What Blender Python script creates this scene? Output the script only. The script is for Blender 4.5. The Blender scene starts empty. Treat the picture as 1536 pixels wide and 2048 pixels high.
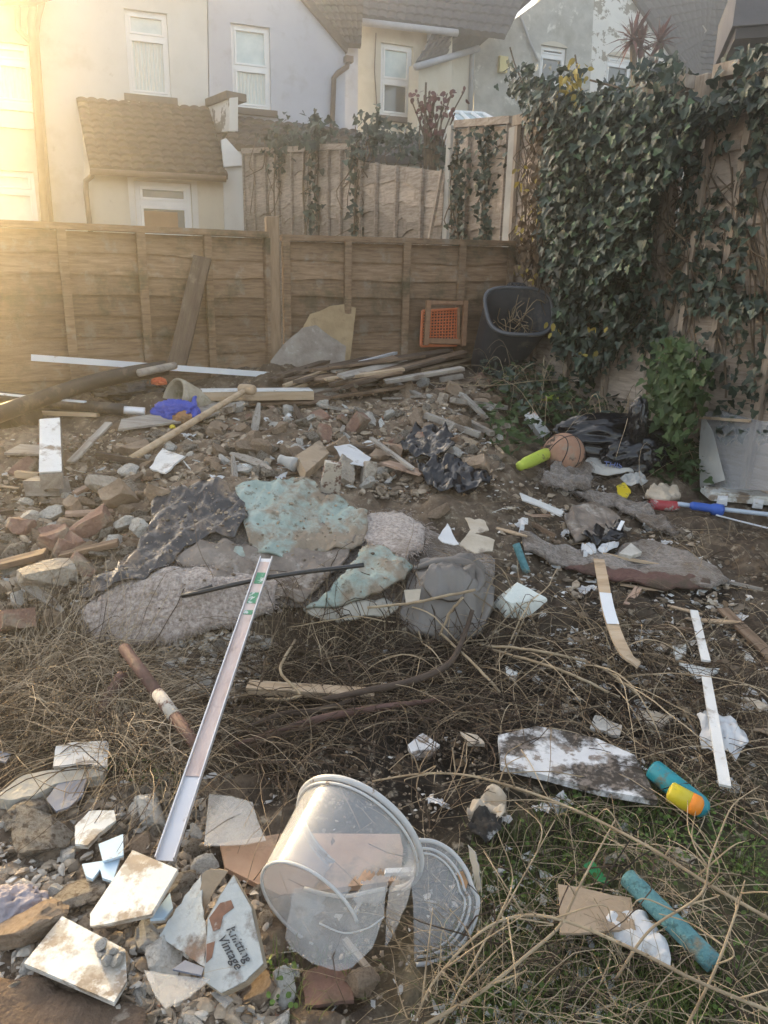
import bpy, bmesh, math, random
import numpy as np
from mathutils import Vector, Matrix
from mathutils.geometry import delaunay_2d_cdt, tessellate_polygon
random.seed(7); RS = np.random.RandomState(11)
rad = math.radians
scene = bpy.context.scene

# ------------------------------------------------------------------ camera
CAMH, PITCH, ROLL, LENS = 1.5, rad(17.0), rad(1.3), 26.0
cr, sr = math.cos(ROLL), math.sin(ROLL)
FWD = np.array([0, math.cos(PITCH), -math.sin(PITCH)])
R0 = np.array([1.0, 0, 0]); U0 = np.array([0, math.sin(PITCH), math.cos(PITCH)])
RGT = R0*cr + U0*sr; UPV = -R0*sr + U0*cr
CAM = np.array([0, 0, CAMH])
cam_d = bpy.data.cameras.new('camera'); cam = bpy.data.objects.new('camera', cam_d)
scene.collection.objects.link(cam)
cam_d.sensor_fit = 'VERTICAL'; cam_d.sensor_height = 36; cam_d.lens = LENS
cam_d.clip_start = 0.05; cam_d.clip_end = 1500
cam.matrix_world = Matrix(((RGT[0], UPV[0], -FWD[0], 0), (RGT[1], UPV[1], -FWD[1], 0),
                           (RGT[2], UPV[2], -FWD[2], CAMH), (0, 0, 0, 1)))
scene.camera = cam

# ------------------------------------------------------------------ light
SUN_EL, SUN_AZ, SUN_E, SUN_ANG, SKY_E, EXPO = 11.5, -36.5, 3.2, 4.0, 0.15, 2.05   # azimuth from +Y, negative = left
world = bpy.data.worlds.new('World'); scene.world = world; world.use_nodes = True
wn = world.node_tree.nodes; wl = world.node_tree.links
sky = wn.new('ShaderNodeTexSky'); sky.sky_type = 'NISHITA'; sky.sun_disc = False
sky.sun_elevation = rad(SUN_EL); sky.sun_rotation = rad(SUN_AZ); sky.dust_density = 3.0; sky.air_density = 1.0
bgn = wn['Background']; hs_ = wn.new('ShaderNodeHueSaturation'); hs_.inputs['Saturation'].default_value = .6   # a hazy, whitish sky
wl.new(sky.outputs[0], hs_.inputs['Color']); wl.new(hs_.outputs[0], bgn.inputs[0]); bgn.inputs[1].default_value = SKY_E
sd = bpy.data.lights.new('sun', 'SUN'); sd.energy = SUN_E; sd.angle = rad(SUN_ANG); sd.color = (1.0, .70, .29)
sun = bpy.data.objects.new('sun', sd); scene.collection.objects.link(sun)
sdir = Vector((math.sin(rad(SUN_AZ))*math.cos(rad(SUN_EL)), math.cos(rad(SUN_AZ))*math.cos(rad(SUN_EL)), math.sin(rad(SUN_EL))))
sun.rotation_euler = sdir.to_track_quat('Z', 'Y').to_euler()
vs = scene.view_settings; vs.view_transform = 'Standard'; vs.look = 'None'; vs.exposure = EXPO; vs.gamma = 1
cy = scene.cycles
cy.max_bounces = 8; cy.diffuse_bounces = 3; cy.glossy_bounces = 3; cy.transmission_bounces = 4
cy.transparent_max_bounces = 16; cy.volume_bounces = 2; cy.use_denoising = True
cy.caustics_reflective = False; cy.caustics_refractive = False; cy.sample_clamp_indirect = 6

# ------------------------------------------------------------------ noise and projection
F = 1024/(18.0/LENS)
def _h(i, j, k):
    n = (i*374761393 + j*668265263 + k*1274126177) & 0x7fffffff
    n = ((n ^ (n >> 13))*1103515245) & 0x7fffffff
    return ((n ^ (n >> 16)) & 0xffff)/65535.0
def vnoise(x, y, z=0.0):
    x = np.asarray(x, float); y = np.asarray(y, float); z = np.asarray(z, float) + 0*x
    xi = np.floor(x).astype(np.int64); yi = np.floor(y).astype(np.int64); zi = np.floor(z).astype(np.int64)
    fx, fy, fz = x-xi, y-yi, z-zi
    fx = fx*fx*(3-2*fx); fy = fy*fy*(3-2*fy); fz = fz*fz*(3-2*fz)
    r = 0
    for a in (0, 1):
        for b in (0, 1):
            for c in (0, 1):
                r = r + _h(xi+a, yi+b, zi+c)*(fx if a else 1-fx)*(fy if b else 1-fy)*(fz if c else 1-fz)
    return r-.5
def fbm(x, y, z=0.0, o=3):
    r = 0; a = 1.0; s = 1.0
    for i in range(o):
        r = r + a*vnoise(np.asarray(x)*s+17*i, np.asarray(y)*s-9*i, np.asarray(z)*s+5*i); a *= .5; s *= 2.03
    return r
def sstep(a, b, x):
    t = np.clip((np.asarray(x, float)-a)/(b-a), 0, 1); return t*t*(3-2*t)

YL = [0, 1, 2, 2.36, 2.5, 3.0, 3.6, 4.3, 5.0, 5.6, 7, 9, 12, 400]; ZL = [.16, .2, .2, .22, .38, .55, .66, .79, .89, .88, .9, .95, 1.0, 1.0]
YR = [0, 1, 2, 3, 4, 5, 6, 7, 9, 12, 400]; ZR = [.16, .18, .22, .33, .47, .64, .82, .9, .95, 1.0, 1.0]
def G(x, y):
    x = np.asarray(x, float); y = np.asarray(y, float)
    zl = np.interp(y, YL, ZL); zr = np.interp(y, YR, ZR)
    b = sstep(.06, .30, x/(np.abs(y)+.2))
    z = zl*(1-b)+zr*b
    m = sstep(2.2, 3.0, y)*(1-sstep(5.0, 6.0, y))
    near = 1-sstep(6.2, 8, y)
    z = z + (.13*fbm(x*1.4, y*1.4, 3.1, 2)*m + .05*fbm(x*3.1, y*3.1, 8.0, 2)*(.4+.6*m))*near
    return z
def ray(u, v):
    return FWD + (u-768)/F*RGT - (v-1024)/F*UPV
TT = np.concatenate([np.linspace(.6, 7, 500), np.linspace(7.05, 30, 240)])
def gp(u, v, lift=0.0):
    """pixel of the photograph -> point on the ground raised by lift"""
    d = ray(u, v)
    P = CAM[None]+TT[:, None]*d[None]
    f = P[:, 2]-G(P[:, 0], P[:, 1])-lift
    k = np.argmax(f < 0)
    if f[k] >= 0: k = len(TT)-1
    k = max(k, 1); t0, t1 = TT[k-1], TT[k]; w = f[k-1]/(f[k-1]-f[k]+1e-9)
    return CAM+(t0+(t1-t0)*np.clip(w, 0, 1))*d
def gpv(U, V):
    U = np.asarray(U, float); V = np.asarray(V, float)
    D = FWD[None]+((U-768)/F)[:, None]*RGT[None]-((V-1024)/F)[:, None]*UPV[None]; n = len(D)
    T = np.concatenate([np.linspace(.7, 3, 70), np.linspace(3.06, 7.5, 80), [9, 12, 20]])
    Z = CAM[2]+T[None]*D[:, 2:3]; g = Z-G(T[None]*D[:, :1], T[None]*D[:, 1:2])
    k = np.clip(np.argmax(g < 0, axis=1), 1, len(T)-1); a, b = T[k-1], T[k]
    for i in range(9):
        m = (a+b)/2; below = CAM[2]+m*D[:, 2]-G(m*D[:, 0], m*D[:, 1]) < 0; b = np.where(below, m, b); a = np.where(below, a, m)
    return CAM[None]+((a+b)/2)[:, None]*D
def yp(u, v, Y):
    d = ray(u, v); return CAM+d*(Y/d[1])
def proj(x, y, z):
    dx, dy, dz = np.asarray(x, float)-CAM[0], np.asarray(y, float)-CAM[1], np.asarray(z, float)-CAM[2]
    d = dx*FWD[0]+dy*FWD[1]+dz*FWD[2]; d = np.where(np.abs(d) < .05, .05, d)
    return 768+F*(dx*RGT[0]+dy*RGT[1]+dz*RGT[2])/d, 1024-F*(dx*UPV[0]+dy*UPV[1]+dz*UPV[2])/d
class Plane:
    def __init__(s, O, e):
        s.O = np.array(O, float); e = np.array([e[0], e[1], 0.0]); s.e = e/np.linalg.norm(e)
        s.n = np.array([s.e[1], -s.e[0], 0])                   # faces the camera side
    def on(s, u, v, off=0.0):
        d = ray(u, v); o = s.O+s.n*off
        t = ((o-CAM)@s.n)/(d@s.n); return CAM+d*t
    def sz(s, u, v, off=0.0):
        p = s.on(u, v, off); return ((p-s.O)@s.e, p[2])
    def w(s, a, z, off=0.0):
        p = s.O+s.e*a+s.n*off; return np.array([p[0], p[1], z])
def inpoly(x, y, poly):
    x = np.asarray(x, float); y = np.asarray(y, float); r = np.zeros(x.shape, bool); n = len(poly)
    for i in range(n):
        x1, y1 = poly[i]; x2, y2 = poly[(i+1) % n]
        c = ((y1 > y) != (y2 > y)) & (x < (x2-x1)*(y-y1)/(y2-y1+1e-12)+x1); r ^= c
    return r

# ------------------------------------------------------------------ materials
MATS = {}
def M(name, cols, scale=6, rough=.85, metal=0.0, bump=.25, bscale=50, island=0.0, stretch=(1, 1, 1), spec=.35,
      dirt=None, dirt2=None, detail=5, bdist=.01, transl=0.0, alpha=1.0, sheen=0.0, coords='Object', attr=None, warp=0, fac=.42):
    m = bpy.data.materials.new(name); m.use_nodes = True; MATS[name] = m
    nt = m.node_tree; N = nt.nodes; L = nt.links; N.clear()
    out = N.new('ShaderNodeOutputMaterial'); p = N.new('ShaderNodeBsdfPrincipled')
    tc = N.new('ShaderNodeTexCoord'); mp = N.new('ShaderNodeMapping'); mp.inputs['Scale'].default_value = stretch
    L.new(tc.outputs[coords], mp.inputs[0])
    no = N.new('ShaderNodeTexNoise'); no.inputs['Scale'].default_value = scale; no.inputs['Detail'].default_value = detail
    no.inputs['Roughness'].default_value = .62; no.inputs['Distortion'].default_value = warp
    L.new(mp.outputs[0], no.inputs['Vector'])
    rp = N.new('ShaderNodeValToRGB'); cr_ = rp.color_ramp
    n = len(cols)
    while len(cr_.elements) < n: cr_.elements.new(.5)
    for i, c in enumerate(cols):
        cr_.elements[i].position = .3+.4*i/max(1, n-1); cr_.elements[i].color = (*c, 1)
    L.new(no.outputs['Fac'], rp.inputs[0]); col = rp.outputs[0]
    if attr:
        at = N.new('ShaderNodeAttribute'); at.attribute_name = attr
        mx = N.new('ShaderNodeMix'); mx.data_type = 'RGBA'; mx.blend_type = 'MULTIPLY'; mx.inputs[0].default_value = 1
        L.new(col, mx.inputs[6]); L.new(at.outputs['Color'], mx.inputs[7]); col = mx.outputs[2]
    for dd in (dirt, dirt2):
        if dd:
            dc, dsc, lo, hi = dd
            n2 = N.new('ShaderNodeTexNoise'); n2.inputs['Scale'].default_value = dsc; n2.inputs['Detail'].default_value = 6
            n2.inputs['Roughness'].default_value = .68
            L.new(tc.outputs[coords], n2.inputs['Vector'])
            mr = N.new('ShaderNodeMapRange'); mr.inputs[1].default_value = lo; mr.inputs[2].default_value = hi
            L.new(n2.outputs['Fac'], mr.inputs[0])
            mx = N.new('ShaderNodeMix'); mx.data_type = 'RGBA'; L.new(mr.outputs[0], mx.inputs[0])
            L.new(col, mx.inputs[6]); mx.inputs[7].default_value = (*dc, 1); col = mx.outputs[2]
    if island:
        ge = N.new('ShaderNodeNewGeometry'); hs = N.new('ShaderNodeHueSaturation')
        m1 = N.new('ShaderNodeMapRange'); m1.inputs[3].default_value = 1-island; m1.inputs[4].default_value = 1+island
        L.new(ge.outputs['Random Per Island'], m1.inputs[0]); L.new(m1.outputs[0], hs.inputs['Value'])
        L.new(col, hs.inputs['Color']); col = hs.outputs[0]
    L.new(col, p.inputs['Base Color'])
    p.inputs['Roughness'].default_value = rough; p.inputs['Metallic'].default_value = metal
    p.inputs['Specular IOR Level'].default_value = spec
    if sheen: p.inputs['Sheen Weight'].default_value = sheen
    if bump:
        b2 = N.new('ShaderNodeTexNoise'); b2.inputs['Scale'].default_value = bscale; b2.inputs['Detail'].default_value = 4
        L.new(mp.outputs[0], b2.inputs['Vector'])
        bp = N.new('ShaderNodeBump'); bp.inputs['Strength'].default_value = bump; bp.inputs['Distance'].default_value = bdist
        L.new(b2.outputs['Fac'], bp.inputs['Height']); L.new(bp.outputs[0], p.inputs['Normal'])
    sh = p.outputs[0]
    if transl:
        tr = N.new('ShaderNodeBsdfTranslucent'); L.new(col, tr.inputs[0]); mx = N.new('ShaderNodeMixShader')
        mx.inputs[0].default_value = transl; L.new(sh, mx.inputs[1]); L.new(tr.outputs[0], mx.inputs[2]); sh = mx.outputs[0]
    if alpha < 1:
        tr = N.new('ShaderNodeBsdfTransparent'); mx = N.new('ShaderNodeMixShader')
        mx.inputs[0].default_value = alpha; L.new(tr.outputs[0], mx.inputs[1]); L.new(sh, mx.inputs[2]); sh = mx.outputs[0]
        lw = N.new('ShaderNodeLayerWeight'); lw.inputs[0].default_value = .35
        m2 = N.new('ShaderNodeMath'); m2.operation = 'MULTIPLY_ADD'; m2.inputs[1].default_value = fac; m2.inputs[2].default_value = alpha
        m2.use_clamp = True; L.new(lw.outputs['Facing'], m2.inputs[0]); L.new(m2.outputs[0], mx.inputs[0])
    L.new(sh, out.inputs[0]); return m

# ------------------------------------------------------------------ object helpers
COL = scene.collection
def tag(o, label=None, cat=None, group=None, kind=None):
    if label: o['label'] = label
    if cat: o['category'] = cat
    if group: o['group'] = group
    if kind: o['kind'] = kind
    elif cat: o['kind'] = 'thing'
    return o
def thing(name, label, cat, loc, group=None):
    o = bpy.data.objects.new(name, None); COL.objects.link(o); o.location = [float(c) for c in loc]; o.empty_display_size = .1
    return tag(o, label, cat, group)
def mesh(name, V, Fc, mat, parent=None, smooth=False, loc=None):
    """mesh in world coordinates; origin goes to the parent's place, to loc or to its own base"""
    V = np.asarray(V, float)
    root = parent
    if parent is not None:
        off = np.zeros(3); q = parent
        while q is not None: off = off+np.array(q.location); q = q.parent
    elif loc is not None: off = np.array(loc, float)
    else: off = np.array([V[:, 0].mean(), V[:, 1].mean(), V[:, 2].min()])
    me = bpy.data.meshes.new(name)
    me.from_pydata((V-off).tolist(), [], [tuple(map(int, f)) for f in Fc] if not isinstance(Fc, np.ndarray) else Fc.tolist())
    if smooth: me.polygons.foreach_set('use_smooth', [True]*len(me.polygons))
    me.materials.append(MATS[mat] if isinstance(mat, str) else mat); me.update()
    o = bpy.data.objects.new(name, me); COL.objects.link(o)
    if parent is not None: o.parent = parent
    else: o.location = off
    return o
def lmesh(name, V, Fc, mat, mw, parent=None, smooth=False):
    """mesh in local coordinates placed by a world matrix"""
    me = bpy.data.meshes.new(name); me.from_pydata([tuple(map(float, v)) for v in V], [], [tuple(map(int, f)) for f in Fc])
    if smooth: me.polygons.foreach_set('use_smooth', [True]*len(me.polygons))
    me.materials.append(MATS[mat] if isinstance(mat, str) else mat)
    o = bpy.data.objects.new(name, me); COL.objects.link(o)
    if parent is not None:
        o.parent = parent; off = Vector((0, 0, 0)); q = parent
        while q is not None: off = off+q.location; q = q.parent
        o.matrix_local = Matrix.Translation(-off) @ mw
    else: o.matrix_world = mw
    return o
class MB:
    def __init__(s): s.V = []; s.F = []
    def add(s, V, Fc):
        n = len(s.V); s.V.extend([tuple(map(float, v)) for v in V]); s.F.extend([tuple(i+n for i in f) for f in Fc]); return s
    def box(s, c, d, jit=0.0):
        x, y, z = [q/2 for q in d]
        V = [(c[0]+a*x+random.uniform(-jit, jit), c[1]+b*y+random.uniform(-jit, jit), c[2]+e*z+random.uniform(-jit, jit)) for e in (-1, 1) for b in (-1, 1) for a in (-1, 1)]
        return s.add(V, [(0, 2, 3, 1), (4, 5, 7, 6), (0, 1, 5, 4), (2, 6, 7, 3), (0, 4, 6, 2), (1, 3, 7, 5)])
    def tube(s, P, r, n=8, cap=True):
        V, Fc = tube_vf(P, r, n, cap); return s.add(V, Fc)
    def build(s, name, mat, parent=None, smooth=False, loc=None): return mesh(name, s.V, s.F, mat, parent, smooth, loc)
    def lbuild(s, name, mat, mw, parent=None, smooth=False): return lmesh(name, s.V, s.F, mat, mw, parent, smooth)
def tube_vf(P, r, n=8, cap=True):
    P = np.asarray(P, float); k = len(P); r = np.broadcast_to(np.asarray(r, float), (k,))
    T = np.gradient(P, axis=0); T /= np.linalg.norm(T, axis=1)[:, None]+1e-9
    ref = np.array([0, 0, 1.0]) if abs(T[0][2]) < .9 else np.array([1.0, 0, 0])
    V = []
    A = np.cross(T[0], ref); A /= np.linalg.norm(A)
    for i in range(k):
        A = A-T[i]*(A@T[i]); A /= np.linalg.norm(A)+1e-9; B = np.cross(T[i], A)
        for j in range(n):
            a = 2*math.pi*j/n; V.append(P[i]+r[i]*(A*math.cos(a)+B*math.sin(a)))
    Fc = [(i*n+j, i*n+(j+1) % n, (i+1)*n+(j+1) % n, (i+1)*n+j) for i in range(k-1) for j in range(n)]
    if cap: Fc += [tuple(range(n))[::-1], tuple((k-1)*n+j for j in range(n))]
    return V, Fc
def spline(P, k=6):
    P = np.asarray(P, float)
    if len(P) < 3: return np.array([P[0]+(P[-1]-P[0])*t for t in np.linspace(0, 1, k+1)])
    Q = np.vstack([2*P[0]-P[1], P, 2*P[-1]-P[-2]]); o = []
    for i in range(1, len(Q)-2):
        for t in np.linspace(0, 1, k, endpoint=False):
            a, b, c, d = Q[i-1], Q[i], Q[i+1], Q[i+2]
            o.append(.5*((2*b)+(c-a)*t+(2*a-5*b+4*c-d)*t*t+(3*b-a-3*c+d)*t**3))
    o.append(P[-1]); return np.array(o)
LAND = []      # (x, y, phrase, radius) landmarks for the labels of small pieces
def land(P, phrase, r=.1):
    if phrase: LAND.append((float(P[0]), float(P[1]), phrase, r))
def fitplane(P):
    c = P.mean(0); u_, s_, vt = np.linalg.svd(P-c); n = vt[2]
    return c, (n if n[2] > 0 else -n)
def jagged(P2, jag, n):
    o = []; k = len(P2)
    for i in range(k):
        a, b = np.array(P2[i], float), np.array(P2[(i+1) % k], float); d = b-a; l = np.linalg.norm(d)
        m = max(1, int(n)); nn = np.array([-d[1], d[0]])/(l+1e-9)
        for j in range(m):
            t = j/m; o.append(a+d*t+(nn*random.uniform(-jag, jag)*l if j else 0))
    return o
def prism(P, n, th):
    """planar loop P (world), thickened by th against n"""
    P = np.asarray(P, float); k = len(P); V = np.vstack([P, P-n*th])
    if np.dot(np.cross(P[1]-P[0], P[2]-P[1]), n) < 0: pass
    tri = tessellate_polygon([[Vector(p) for p in P]])
    Fc = [tuple(t) for t in tri]+[tuple(i+k for i in t[::-1]) for t in tri]+[(i, (i+1) % k, (i+1) % k+k, i+k) for i in range(k)]
    return V, Fc
def fix(o):
    bm = bmesh.new(); bm.from_mesh(o.data); bmesh.ops.recalc_face_normals(bm, faces=bm.faces); bm.to_mesh(o.data); bm.free(); return o
def board(name, label, cat, px, mat='board_tan', lift=.03, th=.012, lifts=None, jag=0.0, jn=4, group=None, lm=None, parent=None, keep=False):
    P = np.array([gp(u, v, (lifts[i] if lifts else lift)) for i, (u, v) in enumerate(px)])
    c, n = fitplane(P)
    if n@(CAM-c) < 0: n = -n
    q = jagged(px, jag, jn) if jag else px
    W = []
    for (u, v) in q:
        d = ray(u, v); den = d@n; t = ((c-CAM)@n)/den if abs(den) > 1e-3 else 1; W.append(CAM+d*t)
    V, Fc = prism(W, n, th); o = fix(mesh(name, V, Fc, mat, parent))
    if parent is None: tag(o, label, cat, group)
    land(c, lm)
    return (o, c, n) if keep else o
def frame_between(A, B, up=(0, 0, 1)):
    A, B = np.array(A), np.array(B); x = B-A; l = np.linalg.norm(x); x = x/l; z = np.array(up, float); z = z-x*(z@x); z /= np.linalg.norm(z); y = np.cross(z, x)
    return l, Matrix(((x[0], y[0], z[0], A[0]), (x[1], y[1], z[1], A[1]), (x[2], y[2], z[2], A[2]), (0, 0, 0, 1)))
def bar(name, label, cat, a, b, w, th, mat, l1=.03, l2=.03, group=None, lm=None, roll=0.0, world=False, parent=None, rag=.06, bend=0.0, seg=6):
    A = np.array(a) if world else gp(a[0], a[1], l1); B = np.array(b) if world else gp(b[0], b[1], l2)
    l, mw = frame_between(A, B, (math.sin(roll)*.9, 0, 1))
    V = []; Fc = []
    for i in range(seg+1):
        x = l*i/seg; e = 0 if 0 < i < seg else rag
        for (yy, zz) in ((-1, -1), (1, -1), (1, 1), (-1, 1)):
            V.append((x+random.uniform(-e, e)*w, yy*w/2*(1+random.uniform(-.05, .05)), zz*th/2+bend*math.sin(math.pi*i/seg)))
    for i in range(seg):
        for j in range(4): Fc.append((i*4+j, i*4+(j+1) % 4, i*4+4+(j+1) % 4, i*4+4+j))
    Fc += [(3, 2, 1, 0), tuple(seg*4+j for j in range(4))]
    o = fix(lmesh(name, V, Fc, mat, mw, parent))
    if parent is None: tag(o, label, cat, group)
    land((A+B)/2, lm)
    return o
def tubeo(name, label, cat, pts, r, mat, n=10, k=6, group=None, lm=None, parent=None, world=False, wob=0.0):
    P = np.array(pts, float) if world else np.array([gp(p[0], p[1], p[2] if len(p) > 2 else .03) for p in pts])
    S = spline(P, k)
    if wob: S = S+RS.uniform(-wob, wob, S.shape)
    rr = r if np.isscalar(r) else np.interp(np.linspace(0, 1, len(S)), np.linspace(0, 1, len(r)), r)
    V, Fc = tube_vf(S, rr, n); o = mesh(name, V, Fc, mat, parent, True)
    if parent is None: tag(o, label, cat, group)
    land(S.mean(0), lm)
    return o
def sheet_vf(px, lift, amp, freq, th, res, jag=.05, jn=4, ridge=True, sag=None, seed=0.0, edge=.06, rimh=.75):
    W = np.array([gp(u, v, lift*.8) for u, v in px])[:, :2]
    q = np.array(jagged(W, jag, jn)); x0, y0 = q.min(0); x1, y1 = q.max(0); res = min(res, max(.0045, max(x1-x0, y1-y0)/26))
    gx, gy = np.meshgrid(np.arange(x0, x1, res), np.arange(y0, y1, res)); gx = gx.ravel(); gy = gy.ravel()
    gx = gx+RS.uniform(-.3, .3, gx.shape)*res; gy = gy+RS.uniform(-.3, .3, gy.shape)*res
    k = inpoly(gx, gy, q); gx, gy = gx[k], gy[k]
    dd = np.min(np.hypot(gx[:, None]-q[None, :, 0], gy[:, None]-q[None, :, 1]), axis=1); k = dd > res*.6; gx, gy = gx[k], gy[k]
    pts = [Vector((float(a), float(b))) for a, b in q]+[Vector((float(a), float(b))) for a, b in zip(gx, gy)]
    n = len(q)
    r = delaunay_2d_cdt(pts, [(i, (i+1) % n) for i in range(n)], [], 1, 1e-6)
    P = np.array([(v[0], v[1]) for v in r[0]]); T = [tuple(f) for f in r[2]]
    ed = np.min(np.hypot(P[:, 0][:, None]-q[None, :, 0], P[:, 1][:, None]-q[None, :, 1]), axis=1)
    ca, sa = math.cos(seed*1.7), math.sin(seed*1.7)
    X, Y = (P[:, 0]*ca-P[:, 1]*sa)*freq*1.25, (P[:, 0]*sa+P[:, 1]*ca)*freq*.7
    wx = X+.8*fbm(X*.6, Y*.6, seed+9, 2); wy = Y+.8*fbm(X*.6, Y*.6, seed+19, 2)
    if ridge:
        rd = lambda k, q: .5-np.abs(fbm(wx*k, wy*k, seed+q, 2))*2.4
        nz = .5*rd(1.1, 3)+.34*rd(2.7, 5)+.26*rd(6.1, 7)
    else: nz = fbm(wx, wy, seed, 3)+.10*fbm(P[:, 0]*70, P[:, 1]*70, 2, 2)
    fl_ = fbm(P[:, 0]*freq*2.2, P[:, 1]*freq*2.2, seed+31, 2)*(1-sstep(0, edge*1.3, ed))
    z = G(P[:, 0], P[:, 1])+lift*(rimh+(1-rimh)*sstep(0, edge, ed))+amp*nz+amp*1.6*np.abs(fl_)
    if sag is not None: z = z+sag(P[:, 0], P[:, 1], ed)
    top = np.column_stack([P, z]); m = len(P); bot = top-np.array([0, 0, th])
    # boundary edges
    cnt = {}
    for f in T:
        for i in range(3): e = (f[i], f[(i+1) % 3]); cnt[e] = 1
    side = [(a, b, b+m, a+m) for (a, b) in cnt if (b, a) not in cnt]
    Fc = T+[tuple(i+m for i in f[::-1]) for f in T]+[s[::-1] for s in side]
    return np.vstack([top, bot]), Fc
def sheet(name, label, cat, px, mat, lift=.05, amp=.02, freq=6, th=.006, res=.02, group=None, lm=None, parent=None, smooth=True, fray=0, **kw):
    V, Fc = sheet_vf(px, lift, amp, freq, th, res, **kw)
    o = fix(mesh(name, V, Fc, mat, parent, smooth))
    if parent is None: tag(o, label, cat, group)
    if fray:
        m = MB(); c = V[:len(V)//2].mean(0); nb = min(len(px)*kw.get('jn', 4), len(V)//2)
        for i in range(fray):
            p = V[RS.randint(nb)]+RS.normal(0, .006, 3); d = p-c; d[2] = 0; d /= np.linalg.norm(d)+1e-6; d = d+RS.normal(0, .5, 3)+np.array([0, 0, -.3])
            m.tube([p, p+d*.012, p+d*.022+np.array([0, 0, -.006])], .0011, 3, False)
        m.build('frayed_edge', mat, o)['kind'] = 'stuff'
    land(V.mean(0), lm); return o
_ico = {}
def ico(sub):
    if sub not in _ico:
        bm = bmesh.new(); bmesh.ops.create_icosphere(bm, subdivisions=sub, radius=1)
        _ico[sub] = (np.array([v.co[:] for v in bm.verts]), [tuple(v.index for v in f.verts) for f in bm.faces]); bm.free()
    return _ico[sub]
def blob_vf(c, r, amp, freq, sub=5, seed=0.0, ridge=True, flat=-.5, rot=0.0, clips=0):
    V, Fc = ico(sub); V = V.copy()
    rs = np.random.RandomState(int(seed*10)+3)
    for i in range(clips):
        n = rs.normal(size=3); n /= np.linalg.norm(n); d = rs.uniform(.45, .8); s_ = V@n; V = V-n[None]*np.maximum(0, s_-d)[:, None]
    X, Y, Z = (V*freq).T
    nz = (.5-np.abs(fbm(X+fbm(X*.6, Y*.6, Z*.6+seed)*1.2, Y, Z+seed, 3))*2.2) if ridge else fbm(X, Y, Z+seed, 4)
    V = V*(1+amp*nz)[:, None]; V[:, 2] = np.maximum(V[:, 2], flat)
    V = V*np.array(r)[None]; ca, sa = math.cos(rot), math.sin(rot)
    V = np.column_stack([V[:, 0]*ca-V[:, 1]*sa, V[:, 0]*sa+V[:, 1]*ca, V[:, 2]])
    return V+np.array(c)[None], Fc
def blob(name, label, cat, uv, r, mat, amp=.3, freq=2.2, lift=0.0, sub=5, seed=0.0, ridge=True, group=None, lm=None, parent=None, rot=0.0, smooth=True, clips=0, flat=-.5):
    p = gp(uv[0], uv[1], lift)
    V, Fc = blob_vf(p+np.array([0, 0, r[2]*.35]), r, amp, freq, sub, seed, ridge, flat, rot, clips)
    o = mesh(name, V, Fc, mat, parent, smooth)
    if parent is None: tag(o, label, cat, group)
    land(p, lm); return o
# ------------------------------------------------------------------ materials of the place
M('soil', [(.050, .036, .025), (.10, .072, .05), (.20, .155, .11)], 9, .95, bump=.6, bscale=90, attr='tone', dirt=((.34, .29, .22), 30, .56, .68), bdist=.012)
M('render_white', [(.53, .52, .495), (.58, .57, .545), (.61, .60, .58)], 1.2, .9, bump=.15, bscale=80, dirt=((.46, .44, .39), 1.4, .55, .80), dirt2=((.47, .455, .42), 9, .64, .74))
M('render_cream', [(.45, .41, .33), (.53, .49, .41), (.57, .535, .455)], 1.5, .9, bump=.15, bscale=70, dirt=((.38, .345, .27), 1.5, .55, .80), dirt2=((.40, .37, .31), 8, .64, .74))
M('render_blue', [(.40, .415, .475), (.44, .455, .51), (.465, .48, .53)], 1.0, .9, bump=.12, bscale=80, dirt=((.37, .375, .41), 2.5, .53, .68))
M('render_grey', [(.29, .29, .275), (.39, .39, .37), (.47, .46, .43)], 2.6, .92, bump=.3, bscale=50, dirt=((.26, .26, .23), 1.6, .5, .7), dirt2=((.62, .61, .57), 3.0, .58, .66))
M('render_peel', [(.62, .61, .59), (.70, .69, .66), (.72, .70, .68)], 2, .9, bump=.3, bscale=40, dirt=((.27, .24, .20), 2.6, .535, .56))
M('plastic_white', [(.70, .71, .72), (.78, .78, .78)], 3, .4, bump=0)
M('sill_dark', [(.10, .08, .07), (.15, .12, .10)], 8, .8)
M('roof_tile', [(.045, .032, .024), (.072, .052, .040), (.10, .075, .06)], 7, .9, bump=.4, bscale=60, dirt=((.34, .34, .30), 16, .70, .74), dirt2=((.09, .085, .05), 3, .56, .7))
M('roof_slate', [(.050, .047, .052), (.075, .07, .075), (.10, .095, .095)], 6, .9, bump=.4, bscale=60, dirt=((.30, .30, .30), 18, .71, .75))
M('glass', [(.05, .06, .07), (.09, .10, .11)], 2, .08, bump=0, spec=.8)
M('glass_pale', [(.40, .50, .52), (.55, .63, .63)], 5, .25, bump=0, spec=.6)
M('lace', [(.55, .58, .55), (.68, .70, .67)], 14, .8, bump=.2, bscale=120, stretch=(3, 3, .6))
M('pipe_brown', [(.11, .075, .05), (.16, .11, .08)], 6, .5)
M('pipe_grey', [(.30, .31, .34), (.38, .39, .42)], 6, .5)
M('fascia_white', [(.60, .60, .60), (.70, .70, .70)], 5, .6)
M('brown_card', [(.26, .15, .08), (.34, .20, .11)], 4, .9)
M('wood_fence', [(.175, .105, .065), (.265, .175, .11), (.35, .24, .16)], 3.5, .85, bump=.5, bscale=30, island=.3, stretch=(2.4, 6, 22), dirt=((.30, .245, .19), 9, .55, .68), dirt2=((.10, .085, .05), 3, .54, .70))
M('wood_fence_post', [(.22, .145, .09), (.31, .215, .14), (.38, .275, .19)], 4, .85, bump=.5, bscale=30, stretch=(8, 8, 1))
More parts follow.
